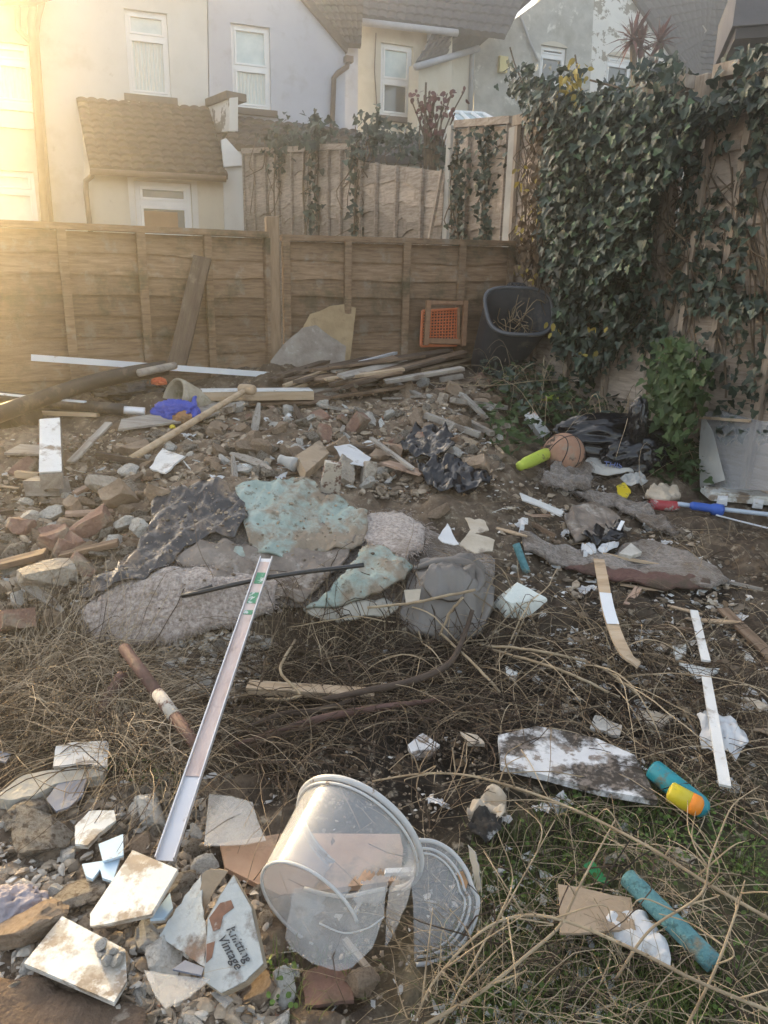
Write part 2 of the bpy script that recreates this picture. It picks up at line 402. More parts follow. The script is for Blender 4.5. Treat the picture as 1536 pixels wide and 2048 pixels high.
M('wood_old', [(.30, .235, .19), (.47, .385, .32), (.60, .51, .44)], 3.5, .9, bump=.6, bscale=26, island=.28, stretch=(2, 6, 16), dirt=((.24, .17, .12), 6, .57, .72))
M('wood_back', [(.19, .15, .12), (.32, .265, .22), (.43, .365, .31)], 3.5, .9, bump=.6, bscale=26, island=.34, stretch=(2, 6, 16), dirt=((.17, .125, .09), 6, .54, .7))
M('batten_old', [(.24, .18, .14), (.36, .29, .23), (.44, .37, .30)], 5, .9, bump=.4, stretch=(6, 6, 1))
M('concrete_post', [(.36, .34, .31), (.48, .46, .42)], 7, .95, bump=.5, bscale=60)
M('ivy', [(.016, .027, .019), (.035, .054, .037), (.064, .09, .062)], 12, .42, bump=.25, bscale=70, island=.6, spec=.4, transl=.12)
M('ivy_young', [(.06, .10, .05), (.10, .15, .075)], 12, .45, bump=.2, island=.4, transl=.25)
M('ivy_dry', [(.10, .065, .04), (.17, .12, .075)], 12, .8, bump=0, island=.35, transl=.2)
M('leaf_yellow', [(.36, .27, .06), (.46, .37, .10)], 12, .6, bump=0, island=.3, transl=.4)
M('leaf_green', [(.035, .062, .022), (.06, .10, .033), (.095, .145, .05)], 10, .5, bump=.1, island=.35, transl=.3)
M('stem_brown', [(.10, .07, .045), (.17, .125, .085)], 20, .9, bump=.3, island=.3)
M('stem_straw', [(.20, .145, .09), (.32, .245, .16), (.42, .34, .23)], 14, .85, bump=.2, island=.45)
M('stem_dark', [(.06, .042, .032), (.11, .078, .058)], 16, .85, bump=.4)
M('grass', [(.17, .15, .07), (.09, .13, .03), (.14, .195, .05)], 3, .6, bump=0, island=.4, transl=.3)
M('cordyline', [(.12, .05, .05), (.20, .09, .085)], 8, .6, bump=0, island=.3, transl=.2)

# ------------------------------------------------------------------ ground: one sheet to the horizon
def axis(lo, hi, step, far, k=1.22):
    a = list(np.arange(lo, hi, step)); s = step
    while a[-1] < far: s *= k; a.append(a[-1]+s)
    s = step
    while a[0] > -far: s *= k; a.insert(0, a[0]-s)
    return np.array(a)
gxs = axis(-2.9, 2.9, .019, 140); gys = axis(.75, 6.4, .019, 140)
XX, YY = np.meshgrid(gxs, gys); ZZ = G(XX, YY)
nearm = (1-sstep(2.9, 5, np.abs(XX)))*(1-sstep(6.4, 9, YY))*sstep(-.5, .7, YY)
ZZ = ZZ+nearm*(.05*fbm(XX*9, YY*9, 1, 3)+.028*fbm(XX*30, YY*30, 4, 2))
nx, ny = len(gxs), len(gys)
idx = np.arange(nx*ny).reshape(ny, nx)
GF = np.column_stack([idx[:-1, :-1].ravel(), idx[:-1, 1:].ravel(), idx[1:, 1:].ravel(), idx[1:, :-1].ravel()])
go = mesh('ground', np.column_stack([XX.ravel(), YY.ravel(), ZZ.ravel()]), GF, 'soil', smooth=True, loc=(0, 0, 0))
tag(go, kind='structure')
def zone(poly, x, y, z=None, soft=40):
    """how far a ground point lies inside an area given by corners on the ground"""
    W = np.array([gp(u, v)[:2] for u, v in poly]); return inpoly(x, y, W)
def blur_zone(poly, w=.12):
    W = np.array([gp(u, v)[:2] for u, v in poly])
    x, y = XX.ravel(), YY.ravel(); r = np.zeros(len(x)); sel = (np.abs(x) < 4) & (y > .5) & (y < 7)
    xs, ys = x[sel], y[sel]; jx = .16*fbm(xs*4, ys*4, 5, 3); jy = .16*fbm(xs*4, ys*4, 15, 3); a = 0
    for i in range(9):
        t = 2*math.pi*i/9; a = a+inpoly(xs+jx+w*math.cos(t), ys+jy+w*math.sin(t), W)
    r[sel] = a/9.0; return r
charred = blur_zone([(440, 1330), (900, 1290), (1350, 1330), (1480, 1420), (1300, 1480), (1000, 1640), (1010, 1760), (830, 1700), (560, 1600), (420, 1500)])
damp = blur_zone([(960, 1150), (1300, 1130), (1536, 1170), (1536, 1420), (1000, 1400)])
mossy = blur_zone([(880, 1700), (1150, 1560), (1600, 1500), (1700, 2100), (850, 2100)])
heapz = blur_zone([(-80, 870), (300, 830), (560, 770), (990, 765), (1020, 900), (1000, 1010), (700, 1020), (480, 1000), (330, 1030), (180, 1200), (160, 1290), (-80, 1300)])
frontz = blur_zone([(-80, 1560), (300, 1560), (430, 1600), (520, 1800), (560, 2100), (-80, 2100)])
tone = np.ones((len(charred), 4)); tone[:, :3] *= (1+1.0*heapz+.6*frontz)[:, None]
tone[:, :3] *= (1-.80*charred)[:, None]; tone[:, :3] *= (1-.45*damp*(1-charred))[:, None]
tone[:, 0] *= 1-.45*mossy; tone[:, 1] *= 1-.3*mossy; tone[:, 2] *= 1-.5*mossy
ca_ = go.data.color_attributes.new('tone', 'FLOAT_COLOR', 'POINT'); ca_.data.foreach_set('color', tone.ravel())

# ------------------------------------------------------------------ houses
E1 = (.94, .34)
def PX(u, v, Y): return Plane(yp(u, v, Y), E1)
def wallpart(name, pl, px, mat, parent, depth=.25, holes=(), ground=None, off=0.0):
    """wall in plane pl from picture outline; openings cut through; ground = indices whose height drops to .7"""
    sz = [pl.sz(u, v, off) for u, v in px]
    if ground: sz = [(s, .7) if i in ground else (s, z) for i, (s, z) in enumerate(sz)]
    hs = [[(a, c), (b, c), (b, d), (a, d)] for (a, b, c, d) in holes]
    loops = [sz]+hs
    tri = tessellate_polygon([[Vector((s, z, 0)) for s, z in lp] for lp in loops])
    fl = [p for lp in loops for p in lp]; n = len(fl)
    V = [pl.w(s, z, off) for s, z in fl]+[pl.w(s, z, off-depth) for s, z in fl]
    Fc = [tuple(t) for t in tri]+[tuple(i+n for i in t[::-1]) for t in tri]; k = 0
    for lp in loops:
        m = len(lp); Fc += [(k+i, k+(i+1) % m, k+(i+1) % m+n, k+i+n) for i in range(m)]; k += m
    return fix(mesh(name, V, Fc, mat, parent))
def win_rect(pl, r, off=0.0):
    u0, v0, u1, v1 = r; s0 = pl.sz(u0, (v0+v1)/2, off)[0]; s1 = pl.sz(u1, (v0+v1)/2, off)[0]
    z1 = pl.sz((u0+u1)/2, v0, off)[1]; z0 = pl.sz((u0+u1)/2, v1, off)[1]; return (s0, s1, z0, z1)
def plbox(mb, pl, s0, s1, z0, z1, o0, o1):
    V = [pl.w(s, z, o) for o in (o0, o1) for z in (z0, z1) for s in (s0, s1)]
    mb.add(V, [(0, 1, 3, 2), (4, 6, 7, 5), (0, 4, 5, 1), (2, 3, 7, 6), (0, 2, 6, 4), (1, 5, 7, 3)])
def window(pl, rc, parent, split=.28, off=0.0, lower='glass', upper='glass', sill='sill_dark', curtain=None, arch=False, fw=.06, board=None, trim=None):
    s0, s1, z0, z1 = rc; e = .004; o0, o1 = off-.13, off-.06
    mb = MB()
    for a in ((s0+e, s0+fw, z0+e, z1-e), (s1-fw, s1-e, z0+e, z1-e), (s0+fw, s1-fw, z0+e, z0+fw), (s0+fw, s1-fw, z1-fw, z1-e)): plbox(mb, pl, *a, o0, o1)
    zs = z1-(z1-z0)*split
    plbox(mb, pl, s0+fw, s1-fw, zs-fw*.55, zs+fw*.55, o0, o1+.006)
    for (za, zb) in ((z0+fw, zs-fw*.55), (zs+fw*.55, z1-fw)):         # opening sashes
        g = fw*.6
        for a in ((s0+fw+e, s0+fw+g, za+e, zb-e), (s1-fw-g, s1-fw-e, za+e, zb-e), (s0+fw+g, s1-fw-g, za+e, za+g), (s0+fw+g, s1-fw-g, zb-g, zb-e)): plbox(mb, pl, *a, o0+.01, o1+.018)
    w = fix(mb.build('window', 'plastic_white', parent))
    for (za, zb, mt) in ((z0+fw, zs-fw*.55, lower), (zs+fw*.55, z1-fw, upper)):
        m2 = MB(); plbox(m2, pl, s0+fw, s1-fw, za, zb, o0+.02, o0+.03); fix(m2.build('pane', mt, w))
    if sill:
        m2 = MB(); plbox(m2, pl, s0-.10, s1+.10, z0-.11, z0-.003, off-.1, off+.09); fix(m2.build('sill', sill, w))
    if curtain:
        V = []; n = 60
        for i in range(n+1):
            s = s0+fw+.02+(s1-s0-2*fw-.04)*i/n; o = o0+.036+.008*math.sin(i*.9)+.004*math.sin(i*2.3)
            V += [pl.w(s, z0+fw+.05, o), pl.w(s, zs-fw*.6-.04, o)]
        mesh('curtain', V, [(2*i, 2*i+2, 2*i+3, 2*i+1) for i in range(n)], curtain, w, True)
    if board:
        a = s0+(s1-s0)*.12; b = s0+(s1-s0)*.74
        m2 = MB(); plbox(m2, pl, a, b, z0+fw, zs-fw*1.6, o0+.034, o0+.042); fix(m2.build('packing_board', board, w))
    if arch:
        V = []; n = 14
        for i in range(n+1):
            t = i/n; s = s0-.03+(s1-s0+.06)*t; h = .10*(1-(2*t-1)**2)
            V += [pl.w(s, z1-.004, off+.012), pl.w(s, z1+h, off+.012), pl.w(s, z1-.004, off-.03), pl.w(s, z1+h, off-.03)]
        Fc = []
        for i in range(n): a = 4*i; Fc += [(a, a+4, a+5, a+1), (a+1, a+5, a+7, a+3), (a, a+2, a+6, a+4)]
        fix(mesh('lintel_arch', V, Fc, arch if isinstance(arch, str) else 'render_white', w))
    return w
def tiled_roof(name, C, rows, cols, mat, parent, th=.06, amp=.035):
    """C: TL, TR, BR, BL in the world; stepped courses of ribbed tiles"""
    C = [np.array(c, float) for c in C]; nrm = np.cross(C[1]-C[0], C[3]-C[0]); nrm /= np.linalg.norm(nrm)
    if nrm[2] < 0: nrm = -nrm
    ks = cols*5; V = []; rr = []
    for r in range(rows): rr += [(r+.02, 0), (r+.98, 1)]
    S = np.linspace(0, 1, ks+1); ph = S*cols; rib = np.abs(np.sin(ph*math.pi))**.7*amp*.8
    for (t, e) in rr:
        tt = t/rows; w1 = .012*fbm(S*cols*.7, t*1.7+0*S, 3, 2)
        P = (C[0][None]*(1-S)[:, None]+C[1][None]*S[:, None])*(1-tt)+(C[3][None]*(1-S)[:, None]+C[2][None]*S[:, None])*tt
        V.append(P+nrm[None]*((amp*e+w1+(rib if True else 0))[:, None]))
    V = np.vstack(V); n = ks+1; m = len(rr)
    Fc = [(i*n+j, i*n+j+1, (i+1)*n+j+1, (i+1)*n+j) for i in range(m-1) for j in range(ks)]
    B = [c-nrm*th for c in C]; k = len(V); V = np.vstack([V, B])
    Fc += [(k, k+3, k+2, k+1)]
    edge = [[j for j in range(n)], [i*n+n-1 for i in range(m)], [(m-1)*n+j for j in range(n)][::-1], [i*n for i in range(m)][::-1]]
    for q, ed in enumerate(edge): Fc.append(tuple(ed)+(k+(q+1) % 4, k+q))
    return mesh(name, V, Fc, mat, parent)
def pipe(name, pts, r, mat, parent, n=10): 
    V, Fc = tube_vf(np.array(pts), r, n); return mesh(name, V, Fc, mat, parent, True)

PA = PX(450, 340, 13.4)          # front of the brown-roofed extension
PB = Plane(PA.O-PA.n*1.9, E1)    # rear wall of the two white houses
PC = Plane(PA.O-PA.n*3.6, E1)
PD = Plane(PA.O-PA.n*4.6, E1)

# white house with its brown-tiled extension
h1 = thing('terraced_house', 'white rendered house with a brown tiled lean-to extension and a tall narrow curtained window', 'house', PB.w(PB.sz(240, 300)[0], .9), 'terraced houses behind the fence')
w1 = win_rect(PB, (254, 22, 338, 192))
wallpart('wall', PB, [(70, -40), (413, -40), (413, 400), (96, 400)], 'render_white', h1, .3, [w1], ground=(2, 3))
window(PB, w1, h1, .3, curtain='lace', lower='glass_pale', upper='glass_pale', arch=True)
m = MB(); plbox(m, PB, PB.sz(60, 0)[0], PB.sz(413, 0)[0], PB.sz(250, -40)[1]-.02, PB.sz(250, -40)[1]+.1, -4, .25); fix(m.build('roof', 'roof_tile', h1))
w2 = win_rect(PA, (272, 364, 384, 470))
we = wallpart('extension_wall', PA, [(182, 332), (450, 350), (450, 520), (190, 520)], 'render_cream', h1, .3, [w2], ground=(2, 3))
window(PA, w2, h1, .40, sill=None, board='brown_card', fw=.075)
m = MB(); s0, s1, z0, z1 = w2
for a in ((s0-.10, s0-.004, z0, z1+.09), (s1+.004, s1+.10, z0, z1+.09), (s0-.004, s1+.004, z1+.004, z1+.09)): plbox(m, PA, *a, -.02, .018)
fix(m.build('window_surround', 'render_white', h1))
RT = [PB.on(152, 195, .02), PB.on(418, 216, .02), PA.on(456, 352, .18), PA.on(180, 337, .18)]
tiled_roof('extension_roof', RT, 11, 13, 'roof_tile', h1)
sl = PA.sz(184, 340)[0]; sr_ = PA.sz(448, 340)[0]
for ss, nm in ((sl, 'extension_side'), (sr_, 'extension_side')):
    zt = PB.sz(300, 205)[1]-.12; ze = PA.sz(300, 345)[1]-.1
    V = [PA.w(ss, .7, -.31), PA.w(ss, .7, -1.88), PA.w(ss, zt, -1.88), PA.w(ss, ze, -.31)]; fix(mesh(nm, *prism(V, np.array(PA.e), .12), 'render_cream', h1))
pipe('gutter', [PA.on(180, 343, .24), PA.on(452, 358, .24)], .05, 'pipe_brown', h1)
pipe('downpipe', [PA.on(186, 338, .2), PA.on(184, 352, .12), PA.on(172, 362, .08), PA.on(172, 385, .07), PA.on(182, 470, .07), PA.on(184, 520, .07)], .042, 'pipe_brown', h1)
# the house at the edge
h0 = thing('terraced_house', 'cream house at the picture edge with brown soil pipes and a wide bay of windows', 'house', PB.w(PB.sz(20, 300)[0], .9), 'terraced houses behind the fence')
P0_ = Plane(PB.O+PB.n*.12, E1)
wa = win_rect(P0_, (-70, 82, 64, 205)); wb = win_rect(P0_, (-60, 340, 72, 452))
wallpart('wall', P0_, [(-260, -40), (69, -40), (95, 400), (-260, 400)], 'render_cream', h0, .4, [wa, wb], ground=(2, 3))
window(P0_, wa, h0, .3, lower='glass_pale', upper='glass_pale', curtain='lace', sill='fascia_white'); window(P0_, wb, h0, .35, lower='glass_pale', upper='glass_pale')
m = MB(); z = P0_.sz(30, 225)[1]; plbox(m, P0_, P0_.sz(-200, 225)[0], P0_.sz(66, 225)[0], z-.25, z, .002, .06); fix(m.build('string_course', 'render_white', h0))
m = MB(); plbox(m, P0_, P0_.sz(-260, 0)[0], P0_.sz(60, 0)[0], P0_.sz(30, -40)[1]-.02, P0_.sz(30, -40)[1]+.1, -4, .25); fix(m.build('roof', 'roof_tile', h0))
pipe('soil_pipe', [P0_.on(60, -60, .1), P0_.on(66, 20, .1), P0_.on(62, 40, .1), P0_.on(74, 200, .1), P0_.on(92, 470, .1)], .07, 'pipe_brown', h0)
pipe('soil_pipe', [P0_.on(96, -40, .08), P0_.on(76, 35, .08), P0_.on(72, 70, .08), P0_.on(84, 250, .08), P0_.on(104, 470, .08)], .05, 'pipe_brown', h0)
pipe('waste_pipe', [P0_.on(34, 8, .12), P0_.on(37, 60, .12), P0_.on(60, 82, .12)], .05, 'pipe_brown', h0)
pipe('gutter', [P0_.on(-40, 4, .2), P0_.on(72, 2, .2), P0_.on(110, -12, .2)], .06, 'pipe_brown', h0)
# pale blue gabled house
h2 = thing('terraced_house', 'pale blue-grey gabled house with a lace-curtained sash window and a brown downpipe', 'house', PB.w(PB.sz(560, 300)[0], .9), 'terraced houses behind the fence')
w3 = win_rect(PB, (464, 50, 541, 218))
wallpart('wall', PB, [(415.5, -40), (568, -40), (690, 104), (690, 420), (415.5, 420)], 'render_blue', h2, .3, [w3], ground=(3, 4))
window(PB, w3, h2, .5, lower='glass_pale', upper='glass_pale', curtain='lace', arch='render_blue')
PB2 = Plane(PB.O-PB.n*.9, E1)
wallpart('side_wall', PB2, [(640, 86), (716, 90), (716, 420), (640, 420)], 'render_blue', h2, .3, ground=(2, 3))
tiled_roof('roof', [PC.on(560, -60), PC.on(730, -60), PB2.on(722, 92, .25), PB2.on(655, 88, .25)], 10, 9, 'roof_tile', h2)
m = MB(); A, B = PB.sz(568, -38), PB.sz(692, 108)
V = [PB.w(A[0], A[1], .1), PB.w(B[0], B[1], .1), PB.w(B[0]+.02, B[1]+.13, .1), PB.w(A[0]+.02, A[1]+.13, .1)]; fix(mesh('verge', *prism(V, PB.n, .6), 'roof_tile', h2))
pipe('downpipe', [PB.on(697, 112, .1), PB.on(694, 134, .1), PB.on(676, 146, .08), PB.on(668, 156, .07), PB.on(664, 260, .06), PB.on(662, 420, .06)], .05, 'pipe_brown', h2)
m = MB(); plbox(m, PB, PB.sz(686, 120)[0], PB.sz(702, 120)[0], PB.sz(695, 128)[1], PB.sz(695, 116)[1], .03, .17); fix(m.build('hopper', 'pipe_brown', h2))
PL2 = Plane(PA.O-PA.n*.2, E1)
tiled_roof('lean_to_roof', [PB.on(470, 234, .02), PB.on(716, 262, .02), PL2.on(722, 318, .1), PL2.on(446, 292, .1)], 5, 13, 'roof_tile', h2)
wallpart('lean_to_wall', PL2, [(452, 290), (722, 316), (722, 420), (452, 420)], 'render_white', h2, .2, ground=(2, 3))
# party wall stub with coping
pw = thing('party_wall', 'short rendered wall stub with a dark coping between two lean-to roofs', 'wall', PA.w(PA.sz(460, 300)[0], .9))
PS = Plane(PA.O-PA.n*.75, E1)
wallpart('stub_face', PS, [(459, 196), (476, 194), (476, 262), (459, 262)], 'render_white', pw, .9)
PSd = Plane(PS.on(459, 200), (-E1[1]*1.0-.05, E1[0]))
a = PS.on(459, 198); b = PB.on(416, 214, .01); d_ = PB.on(416, 268, .01); c_ = PS.on(459, 262)
nn = np.cross(b-a, c_-a); nn /= np.linalg.norm(nn)
if nn@(CAM-a) < 0: nn = -nn
fix(mesh('stub_side', *prism([a, b, d_, c_], nn, .1), 'render_peel', pw))
up = np.array([0, 0, .004]); fix(mesh('coping', *prism([a+up+nn*.05, b+up+nn*.05, b+up+[0, 0, .12]+nn*.05, a+up+[0, 0, .12]+nn*.05], nn, .36), 'sill_dark', pw))
wallpart('end_pier', PA, [(446, 352), (452, 330), (490, 330), (490, 520), (452, 520)], 'render_white', pw, .35, ground=(3, 4), off=.06)
wallpart('bargeboard', PA, [(442, 280), (452, 276), (490, 318), (492, 330), (448, 334)], 'fascia_white', pw, .06, off=.14)
# cream house with a big window
h3 = thing('terraced_house', 'cream house with one big dark sash window beside the pale blue house', 'house', PC.w(PC.sz(780, 300)[0], .9), 'terraced houses behind the fence')
w4 = win_rect(PC, (761, 88, 824, 234))
pipe('cable', [PC.on(752, 66, .03), PC.on(749, 140, .03), PC.on(754, 215, .03), PC.on(752, 330, .03)], .012, 'pipe_brown', h3)
wallpart('wall', PC, [(713, 36), (905, 62), (905, 420), (713, 420)], 'render_cream', h3, .3, [w4], ground=(2, 3))
window(PC, w4, h3, .5, upper='glass_pale', arch='render_cream', fw=.07)
tiled_roof('roof', [PD.on(690, -150, -2), PD.on(1120, -150, -2), PC.on(1010, 74, .3), PC.on(700, 30, .3)], 14, 18, 'roof_slate', h3)
pipe('gutter', [PC.on(706, 42, .32), PC.on(915, 66, .32)], .07, 'pipe_grey', h3)
pipe('downpipe', [PC.on(858, 60, .2), PC.on(858, 86, .15), PC.on(856, 120, .1)], .05, 'pipe_grey', h3)
# grey rendered gable
h4 = thing('terraced_house', 'mottled grey rendered gable house with a small white window and a yellow alarm box', 'house', PD.w(PD.sz(1070, 300)[0], .9), 'terraced houses behind the fence')
w5 = win_rect(PD, (1080, 92, 1131, 168))
wallpart('wall', PD, [(950, 96), (1085, -2), (1130, -90), (1192, -90), (1180, 420), (950, 420)], 'render_grey', h4, .3, [w5], ground=(4, 5))
window(PD, w5, h4, .25, arch='render_cream', fw=.06, sill='fascia_white')
a = PD.on(952, 92, -.02); b = PC.on(838, 130, .5); z = .7
A2, B2 = np.array([a[0], a[1], z]), np.array([b[0], b[1], z])
nn = np.cross(b-a, A2-a); nn /= np.linalg.norm(nn)
if nn@(CAM-a) < 0: nn = -nn
fix(mesh('side_wall', *prism([a, b, B2, A2], nn, .25), 'render_cream', h4))
tiled_roof('roof', [PC.on(925, -42, -.9), PD.on(1108, -42, .15), PD.on(955, 92, .15), PC.on(830, 128, .75)], 9, 14, 'roof_slate', h4)
pipe('gutter', [PC.on(832, 134, .85), PD.on(956, 97, .25)], .07, 'pipe_grey', h4)
pipe('downpipe', [PD.on(946, 98, .2), PD.on(943, 120, .15), PD.on(940, 260, .15)], .06, 'pipe_grey', h4)
M('alarm_yellow', [(.58, .50, .22), (.64, .56, .28)], 4, .6)
m = MB(); plbox(m, PD, PD.sz(995, 130)[0], PD.sz(1011, 130)[0], PD.sz(1000, 146)[1], PD.sz(1000, 114)[1], .002, .12); fix(m.build('alarm_box', 'alarm_yellow', h4))
pipe('branch_pipe', [PD.on(1040, 30, .06), PD.on(1058, 80, .06), PD.on(1076, 122, .06)], .03, 'pipe_grey', h4)
# peeling gable
PE = Plane(PD.O-PD.n*.12, E1)
h5 = thing('terraced_house', 'white gable house with badly peeling paint beside the big slate roof', 'house', PE.w(PE.sz(1270, 300)[0], .9), 'terraced houses behind the fence')
w6 = win_rect(PE, (1212, 112, 1262, 190))
wallpart('wall', PE, [(1186, -90), (1232, -90), (1262, -10), (1385, 178), (1385, 420), (1180, 420)], 'render_peel', h5, .3, [w6], ground=(4, 5))
window(PE, w6, h5, .2, arch='render_cream', sill=None)
PF = Plane(PD.O-PD.n*2.5, E1)
tiled_roof('roof', [PF.on(1180, -120), PF.on(1440, -120), PF.on(1410, 120), PE.on(1388, 172, .2), ][:4], 16, 11, 'roof_slate', h5)
fix(mesh('verge', *prism([PE.on(1236, -90, .12), PE.on(1262, -14, .12), PE.on(1386, 170, .12), PE.on(1394, 160, .12), PE.on(1272, -20, .12), PE.on(1246, -90, .12)], PE.n, .3), 'roof_slate', h5))
h6 = thing('terraced_house', 'house showing only slate roofs that meet in a pale valley above the ivy', 'house', PF.w(PF.sz(1480, 300)[0], .9), 'terraced houses behind the fence')
tiled_roof('roof', [PF.on(1405, -120, -.6), PF.on(1600, -120, -.6), PF.on(1600, 70, -.2), PF.on(1412, 66, -.2)], 12, 10, 'roof_slate', h6)
tiled_roof('lower_roof', [PF.on(1412, 62, .0), PF.on(1560, 62, .0), PF.on(1580, 175, 1.3), PF.on(1374, 150, 1.3)], 8, 9, 'roof_slate', h6)
wallpart('wall', PF, [(1376, 146), (1600, 168), (1600, 420), (1376, 420)], 'render_cream', h6, .3, ground=(2, 3))
pipe('valley', [PF.on(1410, 64, .25), PF.on(1372, 10, .3), PF.on(1340, -60, .3)], .06, 'concrete_post', h6)
# dark overhanging roof corner
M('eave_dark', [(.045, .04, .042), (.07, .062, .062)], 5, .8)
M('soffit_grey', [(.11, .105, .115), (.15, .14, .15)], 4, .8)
PG = Plane(yp(1500, 40, 8.2), (.96, -.28))
ov = thing('bay_roof', 'dark boxed eave corner jutting in at the top edge of the view', 'roof', yp(1500, 40, 8.2))
s0 = PG.sz(1468, 30)[0]; zz0 = PG.sz(1468, 52)[1]; zz1 = PG.sz(1468, -60)[1]
m = MB(); plbox(m, PG, s0, s0+1.6, zz0, zz1, -1.6, 0); fix(m.build('fascia', 'soffit_grey', ov))
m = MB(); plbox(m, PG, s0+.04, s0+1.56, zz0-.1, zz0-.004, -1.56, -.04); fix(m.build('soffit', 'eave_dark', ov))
m = MB(); a = PG.w(s0+.5, zz0-.1, -.6); m.tube([a, [a[0], a[1], .9]], .04, 8); m.build('post', 'pipe_grey', ov)
# conservatory glass roof
cg = thing('conservatory', 'glass conservatory roof with white bars behind the ivied fence', 'conservatory', yp(950, 260, 13)-np.array([0, 0, 1.5]))
Pc = PX(950, 240, 13.0)
q = [Pc.on(898, 226, -.6), Pc.on(966, 230, -.6), Pc.on(1003, 250, .3), Pc.on(915, 250, .3)]
n_ = np.cross(q[1]-q[0], q[3]-q[0]); n_ /= np.linalg.norm(n_); n_ = n_ if n_[2] > 0 else -n_
fix(mesh('pane', *prism(q, n_, .01), 'glass_pale', cg))
m = MB()
for t in (0, .33, .66, 1): m.tube([q[0]*(1-t)+q[1]*t+n_*.02, q[3]*(1-t)+q[2]*t+n_*.02], .03, 6)
m.tube([q[3]+n_*.02, q[2]+n_*.02], .035, 6); m.tube([q[0]+n_*.02, q[1]+n_*.02], .03, 6); m.build('glazing_bar', 'plastic_white', cg)
m = MB(); plbox(m, Pc, Pc.sz(905, 262)[0], Pc.sz(1000, 262)[0], .9, Pc.sz(950, 252)[1], -.4, .2); fix(m.build('wall', 'render_white', cg))
# pale shed roof between
sh_ = thing('shed', 'low grey shed roof behind the broken panel of the old fence', 'shed', yp(800, 330, 12.2)-np.array([0, 0, 1.5]))
Ps = PX(800, 320, 12.2)
m = MB(); plbox(m, Ps, Ps.sz(700, 330)[0], Ps.sz(905, 330)[0], .9, Ps.sz(800, 318)[1], -1.2, 0); fix(m.build('wall', 'render_grey', sh_))
tiled_roof('roof', [Ps.on(700, 268, -1.0), Ps.on(905, 274, -1.0), Ps.on(912, 322, .1), Ps.on(695, 316, .1)], 3, 12, 'roof_slate', sh_)

# ------------------------------------------------------------------ fences
def lap_panel(name, label, A, B, zb, n, batt, mat, bmat, group=None, rail=True, lean=0.0, gap=0.0, miss=(), fb=None, side='front', wob=.012, bw=.04):
    """lapped-board panel from top point A to top point B (world), bottom at height zb"""
    A = np.array(A); B = np.array(B); d = B[:2]-A[:2]; L = np.linalg.norm(d); x = np.array([d[0]/L, d[1]/L, 0])
    root = thing(name, label, 'fence', (A[0], A[1], zb), group)
    mw = Matrix(((x[0], -x[1], 0, A[0]), (x[1], x[0], 0, A[1]), (0, 0, 1, zb), (0, 0, 0, 1)))
    h0, h1 = A[2]-zb, B[2]-zb
    def tr(V):
        V = np.array(V); V[:, 2] = V[:, 2]*(h0+(h1-h0)*V[:, 0]/L); V[:, 0] += lean*V[:, 2]; return V
    mb = MB(); K = 16
    for i in range(n):
        if i in miss: continue
        za, zb_ = i/n-.012, (i+1)/n+.03; sd_ = random.uniform(0, 99)
        xs = np.linspace(.004, L-.004, K+1); wv = fbm(xs*2.2, 0*xs+sd_, 0, 3)*wob*2.2; tilt = random.uniform(-.004, .004)
        V = []
        for k in range(K+1):
            zl = za+wv[k]+tilt*(k-K/2)/K; zh = min(zb_, .995)
            V += [(xs[k], -.034, zl), (xs[k], -.018, zl), (xs[k], -.004, zh), (xs[k], -.014, zh)]
        Fc = [(4*k+j, 4*k+(j+1) % 4, 4*k+4+(j+1) % 4, 4*k+4+j) for k in range(K) for j in range(4)]+[(0, 1, 2, 3), (4*K, 4*K+3, 4*K+2, 4*K+1)]
        mb.add(tr(V), Fc)
    o = fix(mb.lbuild('slat_panel', mat, mw, root))
    for f in batt:
        m2 = MB(); m2.box((f*L, -.052, .5), (bw, .034, 1.0), .004); m2.V = [tuple(v) for v in tr(m2.V)]; fix(m2.lbuild('batten', bmat, mw, root))
    if rail:
        m2 = MB()
        V = []
        for xx in (0, L):
            for (yy, zz) in ((-.07, 1.0), (.02, 1.0), (.02, 1.03), (-.07, 1.03)): V.append((xx, yy, zz))
        m2.add(tr(V), [(0, 1, 5, 4), (1, 2, 6, 5), (2, 3, 7, 6), (3, 0, 4, 7), (0, 3, 2, 1), (4, 5, 6, 7)]); fix(m2.lbuild('top_rail', bmat, mw, root))
    return root
def post(label, T, zb, w, mat, group=None, cap=False, e=(.94, .34), lean=(0, 0)):
    T = np.array(T); l = T[2]-zb; m = MB(); m.box((0, 0, l/2), (w, w, l), .003)
    V = np.array(m.V); V[:, 0] += lean[0]*V[:, 2]; m.V = V.tolist()
    n = math.hypot(*e); x = (e[0]/n, e[1]/n)
    o = fix(m.lbuild('fence_post', mat, Matrix(((x[0], -x[1], 0, T[0]), (x[1], x[0], 0, T[1]), (0, 0, 1, zb), (0, 0, 0, 1)))))
    bv = o.modifiers.new('b', 'BEVEL'); bv.width = .006
    return tag(o, label, 'fence post', group)
FA, FB_, FC_, FD = yp(-70, 451, 4.46), yp(536, 476, 5.52), yp(561, 481, 5.58), yp(1024, 493, 6.2)
FZ = .55
lap_panel('lapped_fence', 'brown lapped fence panel left of the tall post, a dark plank leaning on it', FA, FB_, FZ, 10, (.02, .265, .515, .75, .985), 'wood_fence', 'wood_fence', 'brown lap panels along the end of the yard', bw=.05)
lap_panel('lapped_fence', 'brown lapped fence panel right of the tall post, behind the orange cane chair', FC_, FD, FZ, 10, (.015, .26, .51, .755, .985), 'wood_fence', 'wood_fence', 'brown lap panels along the end of the yard', bw=.05)
post('square timber post standing taller than the two brown panels it joins', yp(543, 433, 5.5), FZ, .088, 'wood_fence_post')
EF = (FB_-FA)[:2]/np.linalg.norm((FB_-FA)[:2]); e_l = np.array([FA[0]-EF[0]*2, FA[1]-EF[1]*2, FA[2]])
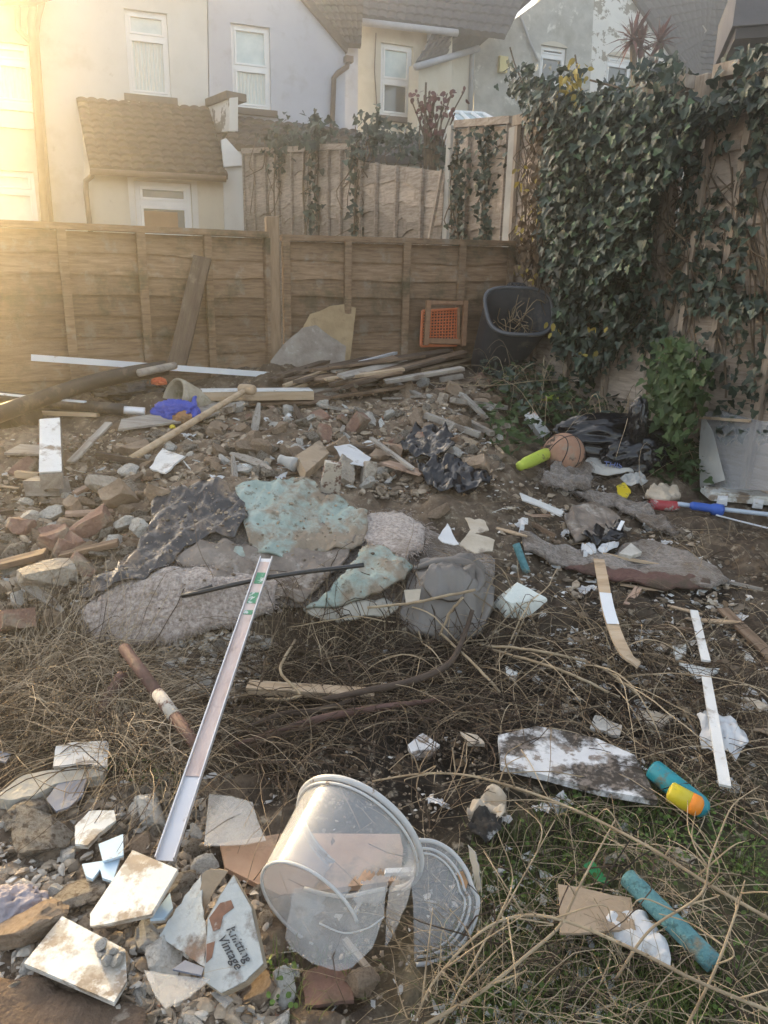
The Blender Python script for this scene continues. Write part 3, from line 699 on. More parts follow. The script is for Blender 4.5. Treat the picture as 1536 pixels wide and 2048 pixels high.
NEARF = Plane(FC_, (FD-FC_)[:2]); NEARL = Plane(FA, (FB_-FA)[:2])
# right-hand fence running towards the camera
RC = yp(1036, 252, 6.32); rdir = np.array([.42, -.9075]); RFP = Plane(RC, rdir)
RZ = .35
def rpt(t, z): return np.array([RC[0]+rdir[0]*t, RC[1]+rdir[1]*t, z])
ztop0 = RFP.on(1100, 235)[2]; ztop1 = RFP.on(1500, 178)[2]
PT1 = 1.80
lap_panel('lapped_fence', 'weathered pale fence panel almost hidden under the thick ivy', rpt(.07, ztop0), rpt(PT1, (ztop0+ztop1)/2), RZ, 13, (.03, .26, .5, .74, .97), 'wood_old', 'batten_old', 'old weathered panels of the tall side fence', lean=-.02, wob=.022)
lap_panel('lapped_fence', 'weathered pale fence panel at the right edge with leaning battens and ivy trails', rpt(PT1+.1, (ztop0+ztop1)/2), rpt(PT1+1.93, ztop1), RZ, 13, (.02, .16, .36, .62, .97), 'wood_old', 'batten_old', 'old weathered panels of the tall side fence', lean=.02, wob=.022)
post('weathered post between the two tall ivied panels', rpt(PT1+.05, (ztop0+ztop1)/2+.05), RZ, .09, 'batten_old', None, e=tuple(rdir))
post('grey concrete corner post where the brown fence meets the ivied fence', rpt(.0, RFP.on(1045, 252)[2]), RZ, .1, 'concrete_post', None, e=tuple(rdir))
# the old boundary fence running back to the houses
def backpanel(label, u0, v0, Y0, u1, v1, Y1, n, batt, zb=.9, **k):
    return lap_panel('lapped_fence', label, yp(u0, v0, Y0), yp(u1, v1, Y1), zb, n, batt, 'wood_back', 'wood_back', 'old panels of the boundary running back to the houses', wob=.03, bw=.03, **k)
backpanel('old panel with hanging ivy strips just left of the grey corner post', 921, 256, 7.75, 1034, 248, 6.4, 12, (.02, .3, .62, .97))
backpanel('broken old panel with missing and snapped boards beside the tall grey post', 728, 322, 9.75, 893, 342, 7.95, 11, (.02, .24, .5, .80), miss=(3,), rail=False)
backpanel('old upright panel half covered by ivy between two posts near the lean-to roof', 622, 300, 11.3, 722, 300, 9.9, 11, (.02, .2, .45, .7, .97))
backpanel('pale old panel at the far end of the boundary beside the white pier', 490, 308, 13.25, 618, 304, 11.4, 11, (.02, .2, .4, .6, .8, .97))
post('tall grey post at the end of the broken old panel', yp(907, 252, 7.85), .9, .1, 'concrete_post')
post('slim post beside the broken old panel, ivy climbing it', yp(725, 296, 9.8), .9, .08, 'batten_old')
for (a, b, c, d, Y) in ((812, 330, 800, 478, 8.9), (886, 338, 856, 480, 8.1), (757, 330, 752, 470, 9.4)):
    pass
bar('leaning_batten', 'loose batten leaning on the broken old panel', 'batten', yp(884, 340, 7.9), yp(855, 500, 7.85), .04, .03, 'batten_old', world=True)
# ------------------------------------------------------------------ leaves
IVY = np.array([(0, 0), (.35, .12), (.5, .02), (.46, -.25), (.3, -.35), (.26, -.62), (0, -1.0), (-.26, -.62), (-.3, -.35), (-.46, -.25), (-.5, .02), (-.35, .12)])
OVAL = np.array([(0, .05), (.25, -.1), (.34, -.4), (.22, -.75), (0, -1.0), (-.22, -.75), (-.34, -.4), (-.25, -.1)])
def leaves(P, N, size, shape=IVY, droop=.6, fold=.18, rnd=.5):
    """leaf mesh arrays at points P facing N; tips hang down"""
    P = np.asarray(P, float); n = len(P); N = np.broadcast_to(np.asarray(N, float), (n, 3))+RS.normal(0, rnd, (n, 3))
    N = N/np.linalg.norm(N, axis=1)[:, None]
    upv = np.array([0, 0, 1.0])+RS.normal(0, droop, (n, 3)); Yv = upv-N*np.sum(upv*N, axis=1)[:, None]; Yv /= np.linalg.norm(Yv, axis=1)[:, None]+1e-9
    Xv = np.cross(Yv, N); s = size*RS.uniform(.6, 1.25, n); k = len(shape)
    sh3 = np.column_stack([shape, fold*np.abs(shape[:, 0])-.10*(shape[:, 1]+.4)**2])
    c = np.array([[0, -.38, -.02]]); sh3 = np.vstack([sh3, c])
    V = P[:, None]+s[:, None, None]*(sh3[None, :, 0, None]*Xv[:, None]+sh3[None, :, 1, None]*Yv[:, None]+sh3[None, :, 2, None]*N[:, None])
    V = V.reshape(-1, 3); base = (np.arange(n)*(k+1))[:, None]
    j = np.arange(k); f = np.column_stack([j, (j+1) % k, np.full(k, k)])
    return V, (base[:, :, None]+f[None]).reshape(-1, 3)
def cat_vf(L):
    V = []; Fc = []; n = 0
    for v, f in L: V.append(v); Fc.append(np.asarray(f)+n); n += len(v)
    return np.vstack(V), np.vstack(Fc)
def px_sample(poly, n, hole=None):
    q = np.array(poly); x0, y0 = q.min(0); x1, y1 = q.max(0); o = []
    while len(o) < n:
        u = RS.uniform(x0, x1, n*2); v = RS.uniform(y0, y1, n*2); k = inpoly(u, v, poly); o += list(zip(u[k], v[k]))
    return o[:n]
nR = RFP.n
def on_r(poly, n, o0, o1): return np.array([RFP.on(u, v, RS.uniform(o0, o1)) for u, v in px_sample(poly, n)])
def trail(pl, pts, n, spread, o0, o1):
    S = spline(np.array(pts, float), 12); r = []
    for i in range(n):
        k = RS.randint(len(S)); u, v = S[k]+RS.normal(0, spread, 2)*np.array([1, 1.3]); r.append(pl.on(u, v, RS.uniform(o0, o1)))
    return np.array(r)
iv = thing('ivy', 'thick dark green ivy mass hanging over the tall side fence, nearly hiding its panel', 'ivy', rpt(.9, .5))
mass = [(1032, 160), (1062, 150), (1120, 170), (1190, 185), (1270, 172), (1360, 196), (1404, 205), (1392, 270), (1372, 330), (1318, 392), (1306, 470), (1296, 560), (1240, 610), (1180, 620), (1140, 690), (1112, 680), (1108, 600), (1078, 520), (1075, 400), (1078, 290), (1040, 230)]
core = [(1075, 185), (1270, 185), (1390, 215), (1370, 330), (1300, 400), (1290, 520), (1200, 580), (1110, 560), (1085, 420), (1090, 280)]
P_ = np.vstack([on_r(mass, 1300, .02, .24), on_r(core, 1500, .12, .30)])
low = [(1112, 560), (1180, 560), (1260, 600), (1240, 700), (1180, 760), (1108, 710)]
rgt = [(1380, 205), (1536, 150), (1700, 120), (1700, 190), (1536, 200), (1410, 240)]
P_ = np.vstack([P_, on_r(low, 420, .02, .22), on_r(rgt, 420, .0, .24)])
fix_ = leaves(P_, nR*.9+np.array([0, 0, .35]), .070, rnd=.42)
mesh('foliage', *fix_, 'ivy', iv)
P_ = np.vstack([on_r(mass, 1500, .02, .26), on_r(core, 1100, .12, .32)]); mesh('small_foliage', *leaves(P_, nR*.9+np.array([0, 0, .35]), .042, rnd=.5), 'ivy', iv)
P_ = np.vstack([on_r(mass, 130, .2, .30), on_r(core, 120, .28, .36)]); mesh('young_foliage', *leaves(P_, nR*.9+np.array([0, 0, .5]), .045, rnd=.5), 'ivy_young', iv)
# sprays standing above the fence
SP = []
for (u, v, n, s) in ((1048, 148, 60, 18), (1034, 178, 40, 12), (1060, 182, 40, 16), (1130, 150, 30, 16), (1298, 150, 50, 22), (1330, 130, 30, 16), (1350, 160, 50, 20), (1500, 140, 60, 24), (1520, 110, 40, 14), (1240, 170, 40, 22)):
    for i in range(n): SP.append(RFP.on(u+RS.normal(0, s), v+RS.normal(0, s*.8), RS.uniform(-.15, .25)))
mesh('top_foliage', *leaves(np.array(SP), nR+np.array([0, 0, .3]), .06, rnd=.6), 'ivy', iv)
m = MB()
for i in range(60):
    u = RS.uniform(1040, 1400); v = RS.uniform(180, 520); L = RS.uniform(60, 220)
    pts = [RFP.on(u+RS.normal(0, 10)*k, v+L*k/4, .05+.05*RS.rand()) for k in range(5)]; m.tube(spline(pts, 3), .005, 4, False)
for (p) in (((1020, 95), (1030, 130), (1046, 170), (1060, 230)), ((1150, 110), (1160, 170), (1170, 220)), ((1180, 160), (1210, 168), (1250, 176), (1290, 165))):
    m.tube(spline([RFP.on(u, v, .1) for u, v in p], 4), .006, 5, False)
m.build('stem', 'stem_brown', iv)
ivb = thing('ivy', 'patchy ivy with bare woody stems trailing down the right-edge panel', 'ivy', rpt(2.3, .5))
T_ = [trail(RFP, ((1395, 215), (1402, 300), (1384, 360), (1368, 430), (1345, 520)), 110, 9, .02, .12), trail(RFP, ((1498, 190), (1520, 290), (1500, 360), (1478, 470), (1460, 600)), 170, 12, .02, .14),
      trail(RFP, ((1345, 500), (1390, 440), (1420, 420)), 60, 14, .02, .12), trail(RFP, ((1440, 400), (1420, 480), (1418, 540), (1470, 560)), 110, 18, .02, .12),
      trail(RFP, ((1330, 560), (1400, 590), (1470, 600), (1536, 610)), 170, 16, .02, .12), trail(RFP, ((1250, 590), (1300, 640), (1310, 720)), 160, 20, .02, .14), trail(RFP, ((1370, 250), (1440, 230), (1420, 300)), 60, 14, .02, .12)]
pat = [(1400, 600), (1700, 590), (1700, 900), (1440, 880), (1390, 760)]
T_.append(on_r(pat, 330, .02, .16)); T_.append(on_r([(1200, 560), (1330, 540), (1330, 700), (1180, 760)], 200, .02, .15))
mesh('foliage', *leaves(np.vstack(T_), nR+np.array([0, 0, .2]), .052, rnd=.5), 'ivy', ivb)
m = MB()
for i in range(70):
    u = RS.uniform(1320, 1536); v = RS.uniform(220, 560); L = RS.uniform(80, 330); w = RS.normal(0, 14)
    m.tube(spline([RFP.on(u+w*k+RS.normal(0, 8), v+L*k/4, .03+.05*RS.rand()) for k in range(5)], 3), RS.uniform(.003, .007), 4, False)
m.build('stem', 'stem_brown', ivb)
ivd = thing('creeper', 'brown and yellowing creeper hanging beside the grey corner post', 'creeper', rpt(.1, .6))
T1 = [trail(RFP, ((1100, 200), (1085, 300), (1068, 400), (1055, 480), (1052, 540)), 380, 13, .06, .26)]
mesh('dry_foliage', *leaves(np.vstack(T1), nR, .055, OVAL, rnd=.6), 'ivy_dry', ivd)
T1 = [np.array([RFP.on(u+RS.normal(0, 12), v+RS.normal(0, 12), RS.uniform(.15, .3)) for i in range(n)]) for (u, v, n) in ((1145, 160, 34), (1125, 172, 12), (1158, 140, 14), (1048, 360, 12), (1042, 455, 12), (1045, 535, 14), (1072, 420, 8), (1150, 195, 12), (1105, 660, 5), (1190, 655, 5), (1178, 712, 5))]
mesh('yellow_foliage', *leaves(np.vstack(T1), nR, .045, OVAL, rnd=.7), 'leaf_yellow', ivd)
m = MB()
for i in range(50):
    u = RS.uniform(1045, 1110); v = RS.uniform(260, 480); L = RS.uniform(60, 200)
    m.tube(spline([RFP.on(u+RS.normal(0, 9), v+L*k/4, .08+.08*RS.rand()) for k in range(5)], 3), .004, 4, False)
m.build('stem', 'stem_brown', ivd)
# ivy on the old boundary fence
OB = Plane(yp(907, 300, 7.7), (.5, -.86))
def clump(label, specs, size, st, planeY=None, name='ivy', cat='ivy', mat='ivy'):
    pts = []
    for (u, v, Y, n, su, sv) in specs:
        for i in range(int(n*.6)): pts.append(yp(u+RS.normal(0, su), v+RS.normal(0, sv), Y+RS.normal(0, .12)-.15))
    pts = np.array(pts); c = pts.mean(0); o = thing(name, label, cat, (c[0], c[1], .95), 'ivy clumps along the old boundary fence')
    mesh('foliage', *leaves(pts, np.array([-.3, -.8, .4]), size*.8, rnd=.6), mat, o)
    m = MB()
    for s in st:
        Y = s[0]; m.tube(spline([yp(u, v, Y-.1) for u, v in s[1]], 5), .012, 5, False)
    for i in range(10):
        (u, v, Y, n, su, sv) = specs[i % len(specs)]; u = u+RS.normal(0, su*1.3); m.tube(spline([yp(u+RS.normal(0, 5)*k, v-12+k*RS.uniform(20, 42), Y-.12) for k in range(5)], 3), .006, 4, False)
    m.build('stem', 'stem_brown', o)
clump('two ivy strips hanging on the panel left of the grey corner post', [(918, 300+i*22, 7.5, 40, 9, 12) for i in range(9)]+[(972, 270+i*22, 6.95, 44, 11, 12) for i in range(10)]+[(1000, 300, 6.6, 60, 18, 26), (940, 320, 7.2, 60, 14, 40)], .065, [(7.4, ((915, 260), (912, 380), (916, 480))), (6.9, ((976, 260), (968, 380), (972, 480)))])
clump('round ivy head on the far end of the boundary by the lean-to roof', [(556, 278, 12.2, 150, 18, 18), (585, 268, 12.0, 60, 8, 16), (560, 330, 12.2, 60, 10, 20)], .12, [(12.2, ((552, 280), (548, 380), (552, 470)))])
clump('ivy head with a long dry trunk beside the middle posts', [(632, 270, 11.1, 190, 22, 20), (625, 250, 11.1, 40, 8, 14), (628, 340, 11.1, 60, 8, 34), (628, 420, 11.1, 60, 8, 30)], .115, [(11.1, ((634, 280), (630, 380), (634, 470))), (11.1, ((610, 300), (606, 380), (612, 470)))])
clump('ivy head above the slim post beside the broken panel', [(748, 265, 9.7, 170, 20, 20), (722, 290, 9.8, 80, 12, 20), (708, 350, 9.9, 70, 8, 40), (710, 430, 9.9, 40, 6, 30)], .10, [(9.8, ((735, 280), (712, 380), (708, 470)))])
clump('dark ivy hump behind the broken panel', [(800, 285, 10.6, 190, 34, 16), (860, 300, 9.6, 120, 30, 18)], .10, [])
rb = thing('rose_bush', 'bare rose bush with thin stems and dry heads above the broken fence panel', 'bush', yp(860, 330, 9.4)*np.array([1, 1, 0])+np.array([0, 0, .95]))
m = MB(); heads = []
for i in range(26):
    u = RS.normal(868, 26); v = RS.uniform(180, 270); b = RS.normal(862, 10)
    m.tube(spline([yp(b, 360, 9.4), yp((u+b)/2+RS.normal(0, 6), (v+340)/2, 9.4), yp(u, v, 9.35)], 4), .008, 4, False); heads.append(yp(u, v, 9.35))
m.tube(spline([yp(848, 360, 9.3), yp(850, 240, 9.3), yp(852, 165, 9.3)], 4), .012, 5, False); m.build('stem', 'stem_brown', rb)
hp = np.repeat(np.array(heads), 4, 0)+RS.normal(0, .04, (len(heads)*4, 3)); mesh('foliage', *leaves(hp, np.array([0, -1, .3]), .07, OVAL, rnd=.8), 'cordyline', rb)
# cordyline
cb = yp(1275, 200, 12.0); co = thing('cordyline_palm', 'spiky purple cordyline palm in front of the peeling gable', 'palm', (cb[0], cb[1], .95))
m = MB()
for (a, b, c) in (((1272, 260), (1268, 140), (1266, 85)), ((1280, 260), (1284, 150), (1282, 100)), ((1290, 280), (1304, 150), (1318, 88))): m.tube(spline([yp(*a, 12), yp(*b, 12), yp(*c, 12)], 4), .05, 8)
m.build('trunk', 'stem_brown', co)
V = []; Fc = []
for (u, v, n, L) in ((1266, 78, 46, .5), (1282, 95, 30, .38), (1318, 84, 34, .42)):
    c = yp(u, v, 12)
    for i in range(n):
        d = RS.normal(0, 1, 3)+np.array([0, 0, .6]); d /= np.linalg.norm(d); l = L*RS.uniform(.6, 1.1); s = np.cross(d, [0, 0, 1]); s /= np.linalg.norm(s)+1e-6; k = len(V)
        V += [c+s*.02, c-s*.02, c+d*l*.5-s*.022, c+d*l*.5+s*.022, c+d*l-np.array([0, 0, .15*l])]; Fc += [(k, k+1, k+2), (k, k+2, k+3), (k+3, k+2, k+4)]
mesh('frond', V, Fc, 'cordyline', co)
# bright green bush at the foot of the fence
gb = thing('nettle_bush', 'bright green leafy bush at the foot of the ivied fence', 'bush', gp(1345, 880))
pts = []
for (u, v, n, s) in ((1356, 735, 130, 24), (1350, 775, 150, 26), (1350, 825, 110, 24), (1332, 795, 50, 16), (1352, 865, 50, 16), (1375, 760, 60, 14), (1350, 700, 50, 18)):
    for i in range(n):
        b = RFP.on(u+RS.normal(0, s), v+RS.normal(0, s*.8), RS.uniform(.12, .42)); pts.append(b)
mesh('foliage', *leaves(np.array(pts), nR+np.array([0, -.3, .6]), .058, IVY, rnd=.5), 'leaf_green', gb)
m = MB(); b0 = gp(1345, 900)
for i in range(14): m.tube(spline([b0+RS.normal(0, .05, 3)*[1, 1, 0], RFP.on(RS.uniform(1320, 1370), RS.uniform(800, 840), .25), RFP.on(RS.uniform(1315, 1380), RS.uniform(705, 780), .25)], 4), .005, 4, False)
m.build('stem', 'leaf_green', gb)
# ------------------------------------------------------------------ debris materials
M('board_tan', [(.30, .21, .12), (.40, .29, .17), (.46, .34, .21)], 5, .85, bump=.2, dirt=((.22, .15, .09), 6, .55, .7))
M('board_grey', [(.20, .165, .14), (.30, .26, .225), (.36, .32, .28)], 7, .9, bump=.35, dirt=((.14, .10, .08), 5, .55, .68), dirt2=((.42, .38, .34), 14, .60, .68))
M('wood_plank', [(.11, .07, .046), (.20, .135, .09), (.30, .215, .15)], 4, .85, bump=.5, bscale=28, island=.2, stretch=(1, 8, 8), dirt=((.12, .08, .055), 6, .56, .7))
M('wood_dark', [(.065, .045, .034), (.11, .078, .058), (.16, .12, .09)], 4, .85, bump=.5, bscale=28, stretch=(1, 8, 8), dirt=((.22, .18, .14), 9, .58, .7))
M('wood_pale', [(.38, .27, .17), (.50, .37, .25), (.58, .46, .33)], 4, .8, bump=.35, bscale=28, stretch=(1, 8, 8), dirt=((.25, .18, .12), 6, .58, .72))
M('wood_grey', [(.24, .21, .18), (.36, .32, .28), (.46, .42, .37)], 4, .9, bump=.5, bscale=28, stretch=(1, 8, 8), dirt=((.18, .14, .11), 7, .55, .7))
M('wood_pink', [(.38, .25, .18), (.46, .32, .24), (.52, .38, .30)], 4, .7, bump=.2, stretch=(1, 6, 6), dirt=((.25, .17, .12), 8, .58, .7))
M('paint_white', [(.62, .60, .57), (.72, .71, .69), (.76, .75, .73)], 6, .6, bump=.2, bscale=40, dirt=((.26, .20, .15), 7, .56, .68), dirt2=((.42, .37, .31), 20, .60, .70))
M('paint_white_dirty', [(.56, .56, .57), (.66, .66, .67), (.70, .70, .71)], 6, .55, bump=.25, bscale=40, dirt=((.05, .04, .032), 7, .46, .55), dirt2=((.22, .18, .15), 30, .52, .62))
M('tile_white', [(.58, .59, .57), (.66, .67, .65), (.70, .70, .68)], 4, .4, bump=.2, bscale=20, dirt=((.26, .205, .155), 9, .52, .60), dirt2=((.38, .34, .285), 26, .52, .64))
M('tile_blue', [(.46, .62, .76), (.54, .70, .84)], 4, .3, bump=.05, dirt=((.30, .28, .26), 12, .62, .7))
M('metal_white', [(.70, .72, .76), (.80, .82, .85)], 5, .4, bump=.05, dirt=((.40, .33, .27), 12, .63, .72))
M('pipe_black', [(.022, .02, .02), (.045, .04, .038)], 6, .5, bump=.1, dirt=((.13, .10, .075), 8, .52, .68))
M('plastic_black', [(.014, .014, .015), (.03, .03, .032)], 6, .28, bump=.25, bscale=20, spec=.6, dirt=((.16, .125, .09), 9, .60, .74), bdist=.02)
M('plastic_bag', [(.007, .007, .009), (.013, .013, .017)], 6, .22, bump=.08, bscale=14, spec=.65, bdist=.02, dirt=((.09, .075, .06), 5, .70, .86))
M('sheet_black', [(.032, .030, .032), (.06, .056, .058), (.085, .078, .078)], 5, .28, bump=.5, bscale=22, spec=.6, bdist=.02, dirt=((.23, .165, .115), 5, .50, .60), dirt2=((.30, .23, .17), 26, .56, .66))
M('teal_foam', [(.26, .32, .285), (.36, .43, .39), (.45, .52, .475)], 9, .8, bump=.4, bscale=45, dirt=((.27, .215, .16), 4.2, .44, .56), dirt2=((.16, .14, .10), 20, .58, .68), bdist=.012)
M('felt_grey', [(.15, .12, .10), (.24, .20, .17), (.32, .275, .24)], 7, .95, bump=.6, bscale=40, dirt=((.13, .095, .07), 4, .5, .64), dirt2=((.42, .375, .33), 11, .54, .66), detail=8)
M('carpet_brown', [(.22, .175, .15), (.41, .34, .30), (.58, .50, .45)], 75, .97, bump=1.0, bscale=90, dirt=((.20, .15, .11), 4, .54, .68), sheen=.3, bdist=.012, detail=3)
M('carpet_grey', [(.12, .10, .085), (.22, .185, .16), (.32, .275, .245)], 60, .97, bump=1.0, bscale=90, dirt=((.13, .095, .068), 4, .47, .62), sheen=.3, detail=3)
M('carpet_red', [(.11, .06, .052), (.18, .10, .088)], 50, .97, bump=.8, bscale=130, dirt=((.10, .075, .055), 5, .5, .62))
M('leather_grey', [(.15, .135, .12), (.19, .17, .155), (.23, .21, .195)], 3, .42, bump=.12, bscale=150, dirt=((.16, .12, .088), 2.5, .56, .72), spec=.5)
M('foam_white', [(.68, .72, .68), (.78, .80, .75), (.80, .80, .75)], 5, .8, bump=.5, bscale=60, dirt=((.46, .40, .31), 8, .60, .72))
M('foam_teal', [(.07, .185, .21), (.10, .235, .26), (.13, .285, .31)], 60, .85, bump=.5, bscale=160, dirt=((.05, .12, .13), 40, .55, .65), dirt2=((.20, .17, .12), 9, .57, .66))
M('ball_orange', [(.34, .185, .12), (.42, .245, .17), (.46, .29, .21)], 8, .75, bump=.3, bscale=220, dirt=((.05, .038, .03), 9, .55, .61), dirt2=((.33, .26, .20), 14, .54, .66))
M('rubber_black', [(.02, .018, .017), (.04, .036, .034)], 8, .6, bump=0)
M('lime', [(.44, .54, .07), (.52, .62, .11)], 6, .5, bump=.15, dirt=((.20, .19, .08), 14, .56, .66))
M('bottle_teal', [(.02, .20, .25), (.03, .28, .33)], 6, .35, bump=.05, dirt=((.12, .13, .10), 16, .58, .66))
M('bottle_yellow', [(.62, .47, .02), (.70, .56, .05)], 6, .35, bump=.05, dirt=((.22, .17, .08), 18, .58, .66))
M('orange_bright', [(.75, .22, .02), (.85, .30, .04)], 8, .5, bump=0)
M('orange_red', [(.60, .12, .05), (.72, .18, .08)], 10, .7, bump=.3)
M('cane_orange', [(.62, .17, .07), (.74, .24, .11)], 10, .6, bump=.2)
M('chair_wood', [(.24, .13, .075), (.33, .19, .11)], 5, .6, bump=.2, stretch=(6, 6, 1))
M('bin_grey', [(.03, .032, .038), (.05, .053, .062)], 4, .5, bump=.05, dirt=((.17, .14, .11), 6, .58, .74))
M('bag_blue', [(.05, .09, .50), (.09, .14, .62)], 9, .4, bump=.3, bscale=30, transl=.25)
M('bag_clear', [(.50, .50, .49), (.62, .62, .60)], 7, .35, bump=.4, bscale=30, alpha=.5, dirt=((.30, .26, .20), 9, .58, .7))
M('pot_stone', [(.30, .255, .19), (.40, .35, .27), (.46, .41, .33)], 14, .95, bump=.6, bscale=60, dirt=((.20, .19, .10), 6, .52, .66))
M('soil_dark', [(.05, .036, .025), (.09, .065, .045)], 14, .95, bump=.6)
M('rust_orange', [(.34, .17, .075), (.42, .24, .12)], 14, .9, bump=.5, dirt=((.22, .14, .08), 12, .5, .65))
M('brick', [(.19, .11, .085), (.27, .165, .125), (.33, .22, .17)], 9, .92, bump=.9, bscale=70, dirt=((.30, .25, .19), 6, .48, .60), dirt2=((.16, .105, .075), 9, .58, .68))
M('concrete', [(.28, .235, .19), (.43, .375, .31), (.54, .485, .41)], 9, .95, bump=1.0, bscale=60, bdist=.02, dirt=((.17, .125, .09), 6, .50, .62), dirt2=((.52, .50, .46), 14, .64, .72))
M('mortar_pale', [(.40, .37, .325), (.55, .52, .475), (.66, .635, .59)], 8, .95, bump=.7, bscale=60, dirt=((.25, .20, .15), 6, .54, .68))
M('clay_lump', [(.21, .15, .10), (.31, .23, .165), (.38, .295, .22)], 9, .97, bump=.8, bscale=60, dirt=((.36, .31, .25), 18, .62, .72))
M('plaster_white', [(.56, .55, .53), (.68, .67, .65), (.74, .73, .71)], 8, .85, bump=.4, bscale=60, dirt=((.26, .20, .15), 8, .56, .68))
M('paper_white', [(.64, .64, .65), (.74, .74, .75), (.77, .77, .77)], 6, .8, bump=.2, bscale=40, dirt=((.34, .28, .22), 9, .60, .72), transl=.15)
M('paper_tan', [(.40, .33, .25), (.52, .45, .36), (.58, .51, .42)], 6, .9, bump=.3, dirt=((.22, .17, .13), 9, .55, .68))
M('cardboard', [(.30, .225, .155), (.38, .29, .205), (.43, .335, .245)], 5, .9, bump=.35, bscale=60, dirt=((.15, .115, .085), 7, .55, .7))
M('burnt', [(.02, .018, .017), (.05, .045, .04)], 12, .9, bump=.7, dirt=((.45, .44, .43), 18, .56, .64))
M('slab_stone', [(.36, .33, .28), (.48, .45, .39), (.56, .53, .47)], 7, .92, bump=.6, bscale=50, dirt=((.38, .29, .15), 7, .56, .68))
M('shard_blue', [(.12, .14, .19), (.185, .21, .275)], 6, .4, bump=.1, dirt=((.36, .33, .30), 12, .58, .68))
M('rag_lilac', [(.28, .25, .27), (.40, .36, .385)], 12, .95, bump=.6, bscale=80)
M('sack_brown', [(.10, .068, .048), (.155, .11, .08)], 40, .97, bump=.6, bscale=120, dirt=((.30, .25, .20), 12, .62, .7))
M('can_red', [(.34, .045, .055), (.45, .07, .08)], 5, .35, bump=.2, bscale=40, dirt=((.52, .49, .47), 22, .56, .60), dirt2=((.14, .10, .08), 20, .58, .66))
M('blue_sleeve', [(.04, .11, .46), (.06, .15, .56)], 6, .45, bump=.2, dirt=((.14, .13, .14), 20, .58, .68))
M('pole_blue', [(.42, .50, .62), (.52, .60, .70)], 6, .35, bump=0)
M('sticker_green', [(.05, .24, .12), (.10, .32, .18)], 20, .5, bump=0, dirt=((.60, .62, .58), 40, .52, .56))
M('film_pink', [(.52, .38, .335), (.61, .47, .42), (.68, .56, .51)], 9, .35, bump=.35, bscale=26, spec=.6, stretch=(1, 3, 3), dirt=((.40, .27, .22), 12, .58, .70))
M('steel', [(.62, .62, .65), (.72, .72, .75)], 4, .38, metal=.35, bump=.03, dirt=((.45, .40, .36), 14, .64, .72))
M('clear_plastic', [(.56, .565, .57), (.64, .64, .645)], 7, .16, bump=.06, bscale=12, fac=.36, alpha=.22, spec=.8, dirt=((.46, .40, .34), 22, .63, .70))
M('clear_rim', [(.62, .62, .62), (.70, .70, .70)], 7, .25, bump=.05, alpha=.62, spec=.8, dirt=((.30, .20, .12), 20, .60, .66))
M('acrylic', [(.58, .56, .53), (.64, .62, .58)], 7, .12, bump=.02, alpha=.28, spec=.8, dirt=((.34, .29, .23), 30, .62, .70), fac=.3)
M('sheet_clear', [(.56, .58, .62), (.66, .68, .72)], 3, .2, bump=.05, alpha=.20, spec=.6, dirt=((.20, .17, .14), 5, .58, .66), fac=.25)
M('terracotta', [(.40, .24, .155), (.48, .31, .21), (.54, .37, .26)], 7, .9, bump=.25, dirt=((.24, .18, .13), 9, .55, .68))
M('rust_pipe', [(.09, .05, .04), (.145, .08, .065), (.19, .115, .09)], 9, .7, bump=.4, dirt=((.09, .06, .045), 8, .54, .66))
M('paint_flake', [(.56, .50, .42), (.66, .60, .52)], 14, .8, bump=.4, dirt=((.18, .10, .075), 14, .50, .56))
M('book_grey', [(.33, .345, .34), (.44, .46, .455), (.52, .535, .53)], 6, .6, bump=.3, dirt=((.17, .135, .105), 11, .50, .62), dirt2=((.24, .14, .09), 5, .58, .66))
M('cover_print', [(.13, .07, .05), (.24, .12, .075), (.33, .18, .11)], 14, .6, bump=.1, dirt=((.40, .38, .34), 20, .58, .66))
M('pages', [(.34, .28, .21), (.44, .37, .28)], 30, .95, bump=.6, stretch=(1, 1, 8))
M('ink', [(.03, .03, .035), (.06, .06, .065)], 30, .7, bump=0, dirt=((.40, .41, .40), 60, .55, .60))
M('ink_blue', [(.12, .16, .34), (.16, .20, .40)], 5, .7, bump=0)
M('carton', [(.66, .66, .66), (.74, .73, .72)], 5, .5, bump=.1, dirt=((.48, .26, .16), 9, .57, .64))
M('sack_white', [(.50, .48, .44), (.60, .58, .54)], 6, .7, bump=.4, bscale=30, dirt=((.34, .29, .23), 7, .56, .70))
M('green_plastic', [(.02, .22, .07), (.03, .28, .10)], 5, .3, bump=0, transl=.2)

# ------------------------------------------------------------------ against the end fence
lmf = lambda u, v, o=0.0: NEARF.on(u, v, o)
# grey bin leaning on the corner
bn = thing('plastic_bin', 'dark grey tapered plastic bin lying tipped against the corner, mouth open with twigs in it', 'bin', gp(985, 705))
land(gp(1010, 720), 'the grey bin', .3)
mo = yp(1039, 622, 5.60); ba = yp(982, 740, 5.80)
ax = mo-ba; Lb = np.linalg.norm(ax); ax /= Lb
mn = np.array([.12, -.80, .56]); mn /= np.linalg.norm(mn)
xa = np.array([1.0, .12, 0]); xa -= mn*(xa@mn); xa /= np.linalg.norm(xa); ya = np.cross(mn, xa)
def dring(c, w, h, n=40, sq=3.4):
    o = []
    for i in range(n):
        a = 2*math.pi*i/n; ca, sa = math.cos(a), math.sin(a); k = (abs(ca)**sq+abs(sa)**sq)**(-1/sq)
        o.append(c+xa*w*k*ca*(1+.06*sa)+ya*h*k*sa)
    return o
n = 40; rings = []
for (t, s) in ((0, .62), (.04, .66), (.5, .84), (.93, 1.0), (1.0, 1.0)): rings.append(dring(ba+(mo-ba)*t, .245*s, .19*s))
for (t, s) in ((1.0, .94), (.5, .80), (.06, .62)): rings.append(dring(ba+(mo-ba)*t, .245*s, .19*s))
